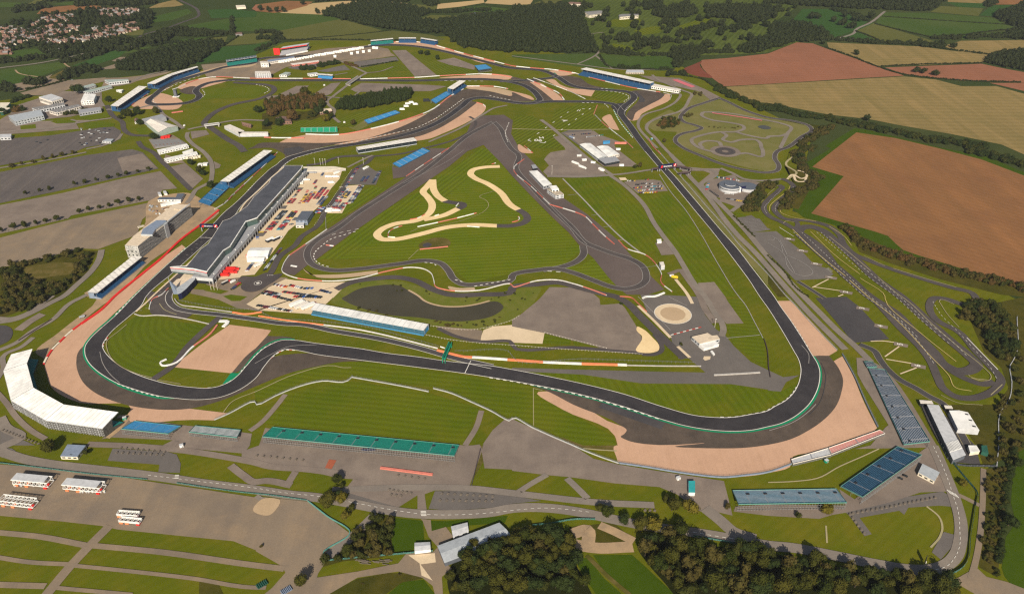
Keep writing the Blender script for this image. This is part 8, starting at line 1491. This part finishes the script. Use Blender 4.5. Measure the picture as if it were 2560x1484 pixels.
for lb, s, r, rows, kd in [
 ('thick hedge along the right of the kart circuit', '@02 2030,860 2100,920 2350,1020 2520,1080 @03 0,1060 250,1130 600,1180 850,1240 1000,1260', 6.5, 3, ('small', 'dark')), ('thick hedge between stubble and brown field', '@03 850,1230 1100,1280 1400,1350 1700,1400 2100,1461 @13 2000,30 2250,90 2560,200', 7, 3, ('dark', 'small')),
 ('ragged bank hedge left of the brown field', '@03 620,1250 500,1330 350,1461 @13 420,0 280,60 300,120 380,230 480,300 420,380 300,420 200,500 150,600', 5, 3, ('small', 'scrub')), ('dark hedge below the brown field', '@13 760,800 900,920 1050,1000 1300,1080 1600,1160 1850,1230 2100,1290 2350,1330 2560,1400', 5, 3, ('scrub', 'small', 'rust')),
 ('hedge line between pink soil and stubble fields', '@03 570,470 800,550 1050,650 1330,735 1600,770 1900,795 2480,812', 3, 1, ('far',)), ('hedge above the pale stubble field', '@03 680,400 900,420 1100,430 1400,440 1700,470', 7, 2, ('far',)), ('hedge right of the pale stubble field', '@03 1700,480 1900,505 2250,548', 4, 1, ('far',)), ('dark hedge below the far pale stubble', '@03 1120,655 1600,635 2110,625', 3, 1, ('far',)),
 ('tree line above the pale right stubble', '@03 1620,380 1850,385 2050,375 2310,370', 8, 2, ('far',)), ('oak line right of the stubble peak', '@03 1480,450 1600,460 1720,450', 10, 2, ('far',)), ('hedge crossing the far right green fields', '@03 1060,240 1300,300 1620,375', 3, 1, ('far',)), ('hedge under the far right green fields', '@03 860,308 1000,360 1120,415', 3, 1, ('far',)), ('upper hedge of the far right green fields', '@03 1130,165 1700,205 2350,245', 2.5, 1, ('far',)), ('lower right hedge of far green fields', '@03 1840,362 2100,320 2430,285', 3, 1, ('far',)), ('hedge of the far bright pasture', '@03 640,100 830,150 980,210', 6, 2, ('far',)),
 ('hedge below the golf course', '@02 900,520 1100,545 1400,545 1700,545 1900,520 2200,520', 6, 2, ('far',)), ('conifer row in the upper right meadow', '@02 1060,665 1150,672 1250,672', 6, 1, ('dark',)), ('second conifer row in the upper right meadow', '@02 1460,685 1530,685', 6, 1, ('dark',)), ('hedge of the upper right meadow', '@02 860,550 990,670 1300,685 1500,690 1600,690', 3.5, 1, ('far',)), ('tree belt left of the pink soil', '@02 1620,640 1700,580 1850,575', 9, 2, ('far',)), ('dark bushes at the dark soil corner', '@02 1560,740 1620,745 1700,740', 8, 2, ('far',)), ('bushes along the upper right lane', '@02 1550,690 1600,730 1850,775 1990,860', 3, 1, ('far',)),
 ('long dark hedge across the far left fields', '@00 0,620 300,590 600,560 900,500 1100,470', 8, 3, ('far',)), ('hedge left of the teal stand field', '@00 1500,460 1700,420 1850,440 2200,440', 5, 1, ('far',)), ('tree belt above the left lot', '@00 640,620 750,600 900,560 1100,500 1300,500', 9, 2, ('far',)), ('tree clump between left lots', '@00 660,770 800,700 940,700', 9, 4, ('far',)), ('tree belt beside the far main road', '@00 1380,450 1550,400 1700,330 1600,370 1450,430', 11, 4, ('far',)), ('far hedge in the upper left pastures', '@00 1740,300 1900,310 2100,330 2280,345', 8, 2, ('far',)), ('hedge up the pasture edge', '@00 2300,350 2290,280 2280,180', 7, 1, ('far',)), ('short hedge in the olive pastures', '@00 2000,410 2100,370 2240,360', 3, 1, ('far',)), ('hedge down the olive pasture', '@00 2210,450 2300,390 2390,335', 3, 1, ('far',)), ('hedge below the far olive fields', '@01 210,395 500,395 900,395 1200,400 1500,398', 3, 1, ('far',)), ('dark hedge under the long far field', '@01 0,330 160,320 230,380 280,400', 7, 2, ('far',)), ('hedge between far olive fields', '@01 500,385 1180,320 1340,300', 2, 1, ('far',)), ('tree band over the teal stand', '@01 40,390 130,390 230,400', 9, 2, ('far',)), ('bushy hedge left of the red ended stand', '@01 0,505 120,460 235,415', 6, 2, ('far',)),
 ('hedge beside the left hairpin lots', '@00 200,890 400,860 640,800', 4, 1, ('far',)), ('round trees in the left lot', '@00 360,820 450,815', 12, 3, ('far',)), ('dark hedge left edge of lots', '@00 0,870 60,880 160,890', 10, 3, ('far',)), ('curved hedge below the left lots', '@00 130,1010 200,980 290,960', 5, 2, ('dark',)), ('garden hedge of the long workshops', '@00 630,1110 750,1120 870,1090', 5, 3, ('small',)), ('brown trees left of the office block', '@00 90,1100 150,1090 240,1090', 8, 3, ('rust', 'dark')), ('long clipped dark hedge in the top car park', '@01 620,660 800,628', 7, 2, ('dark',)), ('short clipped dark hedge in the top car park', '@01 450,692 570,672', 7, 2, ('dark',)), ('fence hedge under the top beige lots', '@01 880,625 990,665', 4, 2, ('rust',)), ('small hedge row of the top lots', '@01 1050,662 1380,605', 2.5, 1, ('dark',)),
 ('hedge along the far village road', '@00 1600,340 1900,350 2080,350', 8, 3, ('far',)), ('far tree line over the brown far field', '@00 200,110 350,90 420,80', 14, 3, ('far',)), ('far tree line at the top left', '@00 790,60 1000,40 1300,60 1500,30', 14, 3, ('far',)), ('far tree line over the village', '@00 500,20 700,0 900,30', 12, 2, ('far',)), ('far tree line top centre', '@01 580,20 800,5 1100,5 1500,20', 9, 2, ('far',)), ('trees by the top pond', '@01 1640,120 1900,130 2100,110 2300,110', 8, 2, ('far',)), ('far trees above the great wood', '@01 1680,40 1780,60', 12, 3, ('far',)), ('trees of the far top right corner', '@03 2150,60 2200,20', 10, 2, ('far',)),
 ('dark hedge wall at the far right edge bottom', '@33 2420,0 2380,250 2330,500 2300,800 2270,1150', 3.2, 1, ('dark',)), ('bank bushes beside the dark yard fence', '@13 0,1060 150,1200 330,1420 400,1461', 1.6, 1, ('small',)), ('scrub along the right straight service roads', '@i 900,950 1150,1200 1300,1350', 2, 1, ('small',))]:
    hedge(lb, s, r, None, kd, 1.0 if r > 4 else .8, rows)
# odds and ends
for at, n_, rz, mt, lb in [('@20 400,60', 9, 35, 'offwhite', 'stack of pale slatted panels beside the left thicket'), ('@31 60,1370', 6, 40, 'green_dark', 'dark green slatted frame near the bottom edge at left'), ('@31 300,1430', 7, 40, 'blue_grey', 'blue grey slatted frame cut by the bottom edge'), ('@e 480,1240', 8, 40, 'cream', 'pale timber stacked on the unfinished hotel roof edge')]:
    X, Y, _ = P(at)[0]; mb = MB(); mb.box((0, 0, 0), (9, 5, .3), mt)
    for k in range(n_): mb.box((-4+8*k/(n_-1), 0, .3), (.35, 5.5, .9), mt)
    o = mb.build('panel_stack'); o.location = (X, Y, GZ if 'hotel' not in lb else 20.6); o.rotation_euler = (0, 0, R(rz)); tag(o, lb, 'panels')
for i, (at, lb) in enumerate([('@30 1790,15', 'small white sign on the grass strip above the grey lot'), ('@33 570,165', 'green and white portable cabin behind the gravel terrace'), ('@02 1375,1375', 'teal marshal hut beside the upper right straight'), ('@20 1230,1205', 'green portable cabin at the end of the huge white roof'), ('@32 1635,335', 'small white portable toilet left of the green screen box'), ('@01 870,1212', 'tiny white cabin in the grass beside the green stand'), ('@00 1815,1244', 'white cube hut beside the big hangar road'), ('@g 1345,905', 'white cube hut in the top grass')]):
    X, Y, _ = P(at)[0]; mt = ['white', 'seat_green', 'teal', 'seat_green', 'white', 'white', 'white', 'white'][i]; mb = MB(); mb.box((0, 0, 0), (3.6, 2.8, 2.8), mt, .4, 'white'); mb.box((0, 0, 2.8), (3.9, 3.1, .2), 'light_grey', .4); mb.box((1.2, -1.4, .2), (.9, .3, 1.9), 'grey', .4); o = mb.build('cabin'); o.location = (X, Y, GZ); tag(o, lb, 'cabin')
# logs
X, Y, _ = P('@31 1120,1150')[0]; mb = MB()
for k in range(26): a = rnd.uniform(-.3, .1); x, y = rnd.uniform(-14, 14), rnd.uniform(-2.5, 2.5); d = rnd.uniform(3, 7); mb.bar((x, y, rnd.uniform(.3, 1)), (x+d*math.cos(a), y+d*math.sin(a), rnd.uniform(.3, 1)), .18, 'wood')
o = mb.build('log_pile'); o.location = (X, Y, GZ); tag(o, 'pile of bare logs on the grass beside the concrete apron', 'logs')
# ================= far village =================
def house_mesh(wall, roof, s=1.0):
    mb = MB(); a, b, h = 6*s, 4.2*s, 5*s
    for p, q in (((-a, -b), (a, -b)), ((a, -b), (a, b)), ((a, b), (-a, b)), ((-a, b), (-a, -b))): mb.poly([(*p, 0), (*q, 0), (*q, h), (*p, h)], wall)
    for s_ in (-1, 1): mb.poly([(s_*a, -b, h), (s_*a, b, h), (s_*a, 0, h+3.2*s)], wall)
    mb.poly([(-a-.4, -b-.4, h-.2), (a+.4, -b-.4, h-.2), (a+.4, 0, h+3.3*s), (-a-.4, 0, h+3.3*s)], roof); mb.poly([(a+.4, b+.4, h-.2), (-a-.4, b+.4, h-.2), (-a-.4, 0, h+3.3*s), (a+.4, 0, h+3.3*s)], roof); mb.box((a*.6, 0, h+2.4*s), (1, .8, 1.8), 'brick')
    o = mb.build('house'); me = o.data; bpy.data.objects.remove(o); return me
HM = [house_mesh(*k) for k in (('brick', 'roof_tile'), ('stone', 'roof_tile'), ('cream', 'roof_grey'), ('brick', 'roof_grey', 1.2), ('brick', 'brick'), ('stone', 'roof_tile'))]
V = []
for s, g, sp in [('@00 0,270 150,270 300,330 500,330 700,420 480,440 300,400 100,470 120,540 0,550', 'left quarter of the far village', 13), ('@00 200,320 350,290 550,250 760,260 800,300 620,330 400,340', 'middle quarter of the far village', 13), ('@00 430,170 600,150 760,160 700,220 500,220 300,260 400,200', 'upper quarter of the far village', 13), ('@00 900,290 1100,260 1380,220 1380,290 1210,340 1100,370 850,420 560,425 700,370 920,340', 'right pale quarter of the far village', 13), ('@00 1010,95 1350,90 1380,120 1250,190 1000,170 850,190 950,150', 'top right quarter of the far village', 13)]:
    for p in fill(poly_(s), sp, .3): V.append((p, g))
rnd.shuffle(V); print('houses', len(V), 'trees', NT)
for (x, y), g in V[:290]:
    o = bpy.data.objects.new('house', rnd.choice(HM)); COL.objects.link(o); o.location = (x, y, 0); o.rotation_euler = (0, 0, rnd.choice([.2, .3, 1.75, 1.9])+rnd.uniform(-.1, .1)); o.scale = (.85, .85, .8); tag(o, 'small gabled house in the '+g, 'house', 'houses in the '+g)
hb = MB()
for (x, y), g in V[290:]:
    me = rnd.choice(HM); a = rnd.choice([.2, .3, 1.75, 1.9]); ca, sa = math.cos(a), math.sin(a)
    for p in me.polygons: hb.poly([(x+.8*(ca*v[0]-sa*v[1]), y+.8*(sa*v[0]+ca*v[1]), .8*v[2]) for v in (me.vertices[i].co for i in p.vertices)], me.materials[p.material_index].name)
if hb.v: tag(hb.build('village_houses'), 'mass of small houses filling the far village', 'houses', kind='stuff')
wood('garden trees scattered through the far village', '@00 0,240 400,190 430,140 800,120 1000,80 1450,90 1500,160 1400,200 1380,300 1200,350 1000,400 600,440 450,450 150,500 0,550', 26, ('far',), 6, 9, 1, .5); wood('dark tree mass beside the far village', '@00 780,130 900,110 1000,190 1250,200 1500,130 1500,200 1300,210 1000,280 900,260 720,250', 20, ('far',), 8, 12)
wood('belt of trees below the far village', '@00 360,480 700,450 1000,430 1200,380 1350,400 1100,470 900,510 600,560 400,520', 20, ('far',), 7, 10)
wood('tree belt at the right of the far village', '@00 1380,180 1450,120 1480,240 1420,320 1380,290', 18, ('far',), 8, 12)
# ================= air =================
ys = [o.matrix_world.translation.y for o in S.objects]
mb = MB(); m_, nt_, b_ = newmat('haze_air'); nt_.nodes.remove(b_); pv = nt_.nodes.new('ShaderNodeVolumePrincipled'); pv.inputs['Density'].default_value = 2.8e-5; pv.inputs['Color'].default_value = (.82, .86, .92, 1); pv.inputs['Anisotropy'].default_value = 0.2
nt_.links.new(pv.outputs[0], nt_.nodes['Material Output'].inputs['Volume'])
mb.box((0, 6000, -2), (19000, 16500, 600), 'haze_air'); tag(mb.build('haze'), kind='stuff')
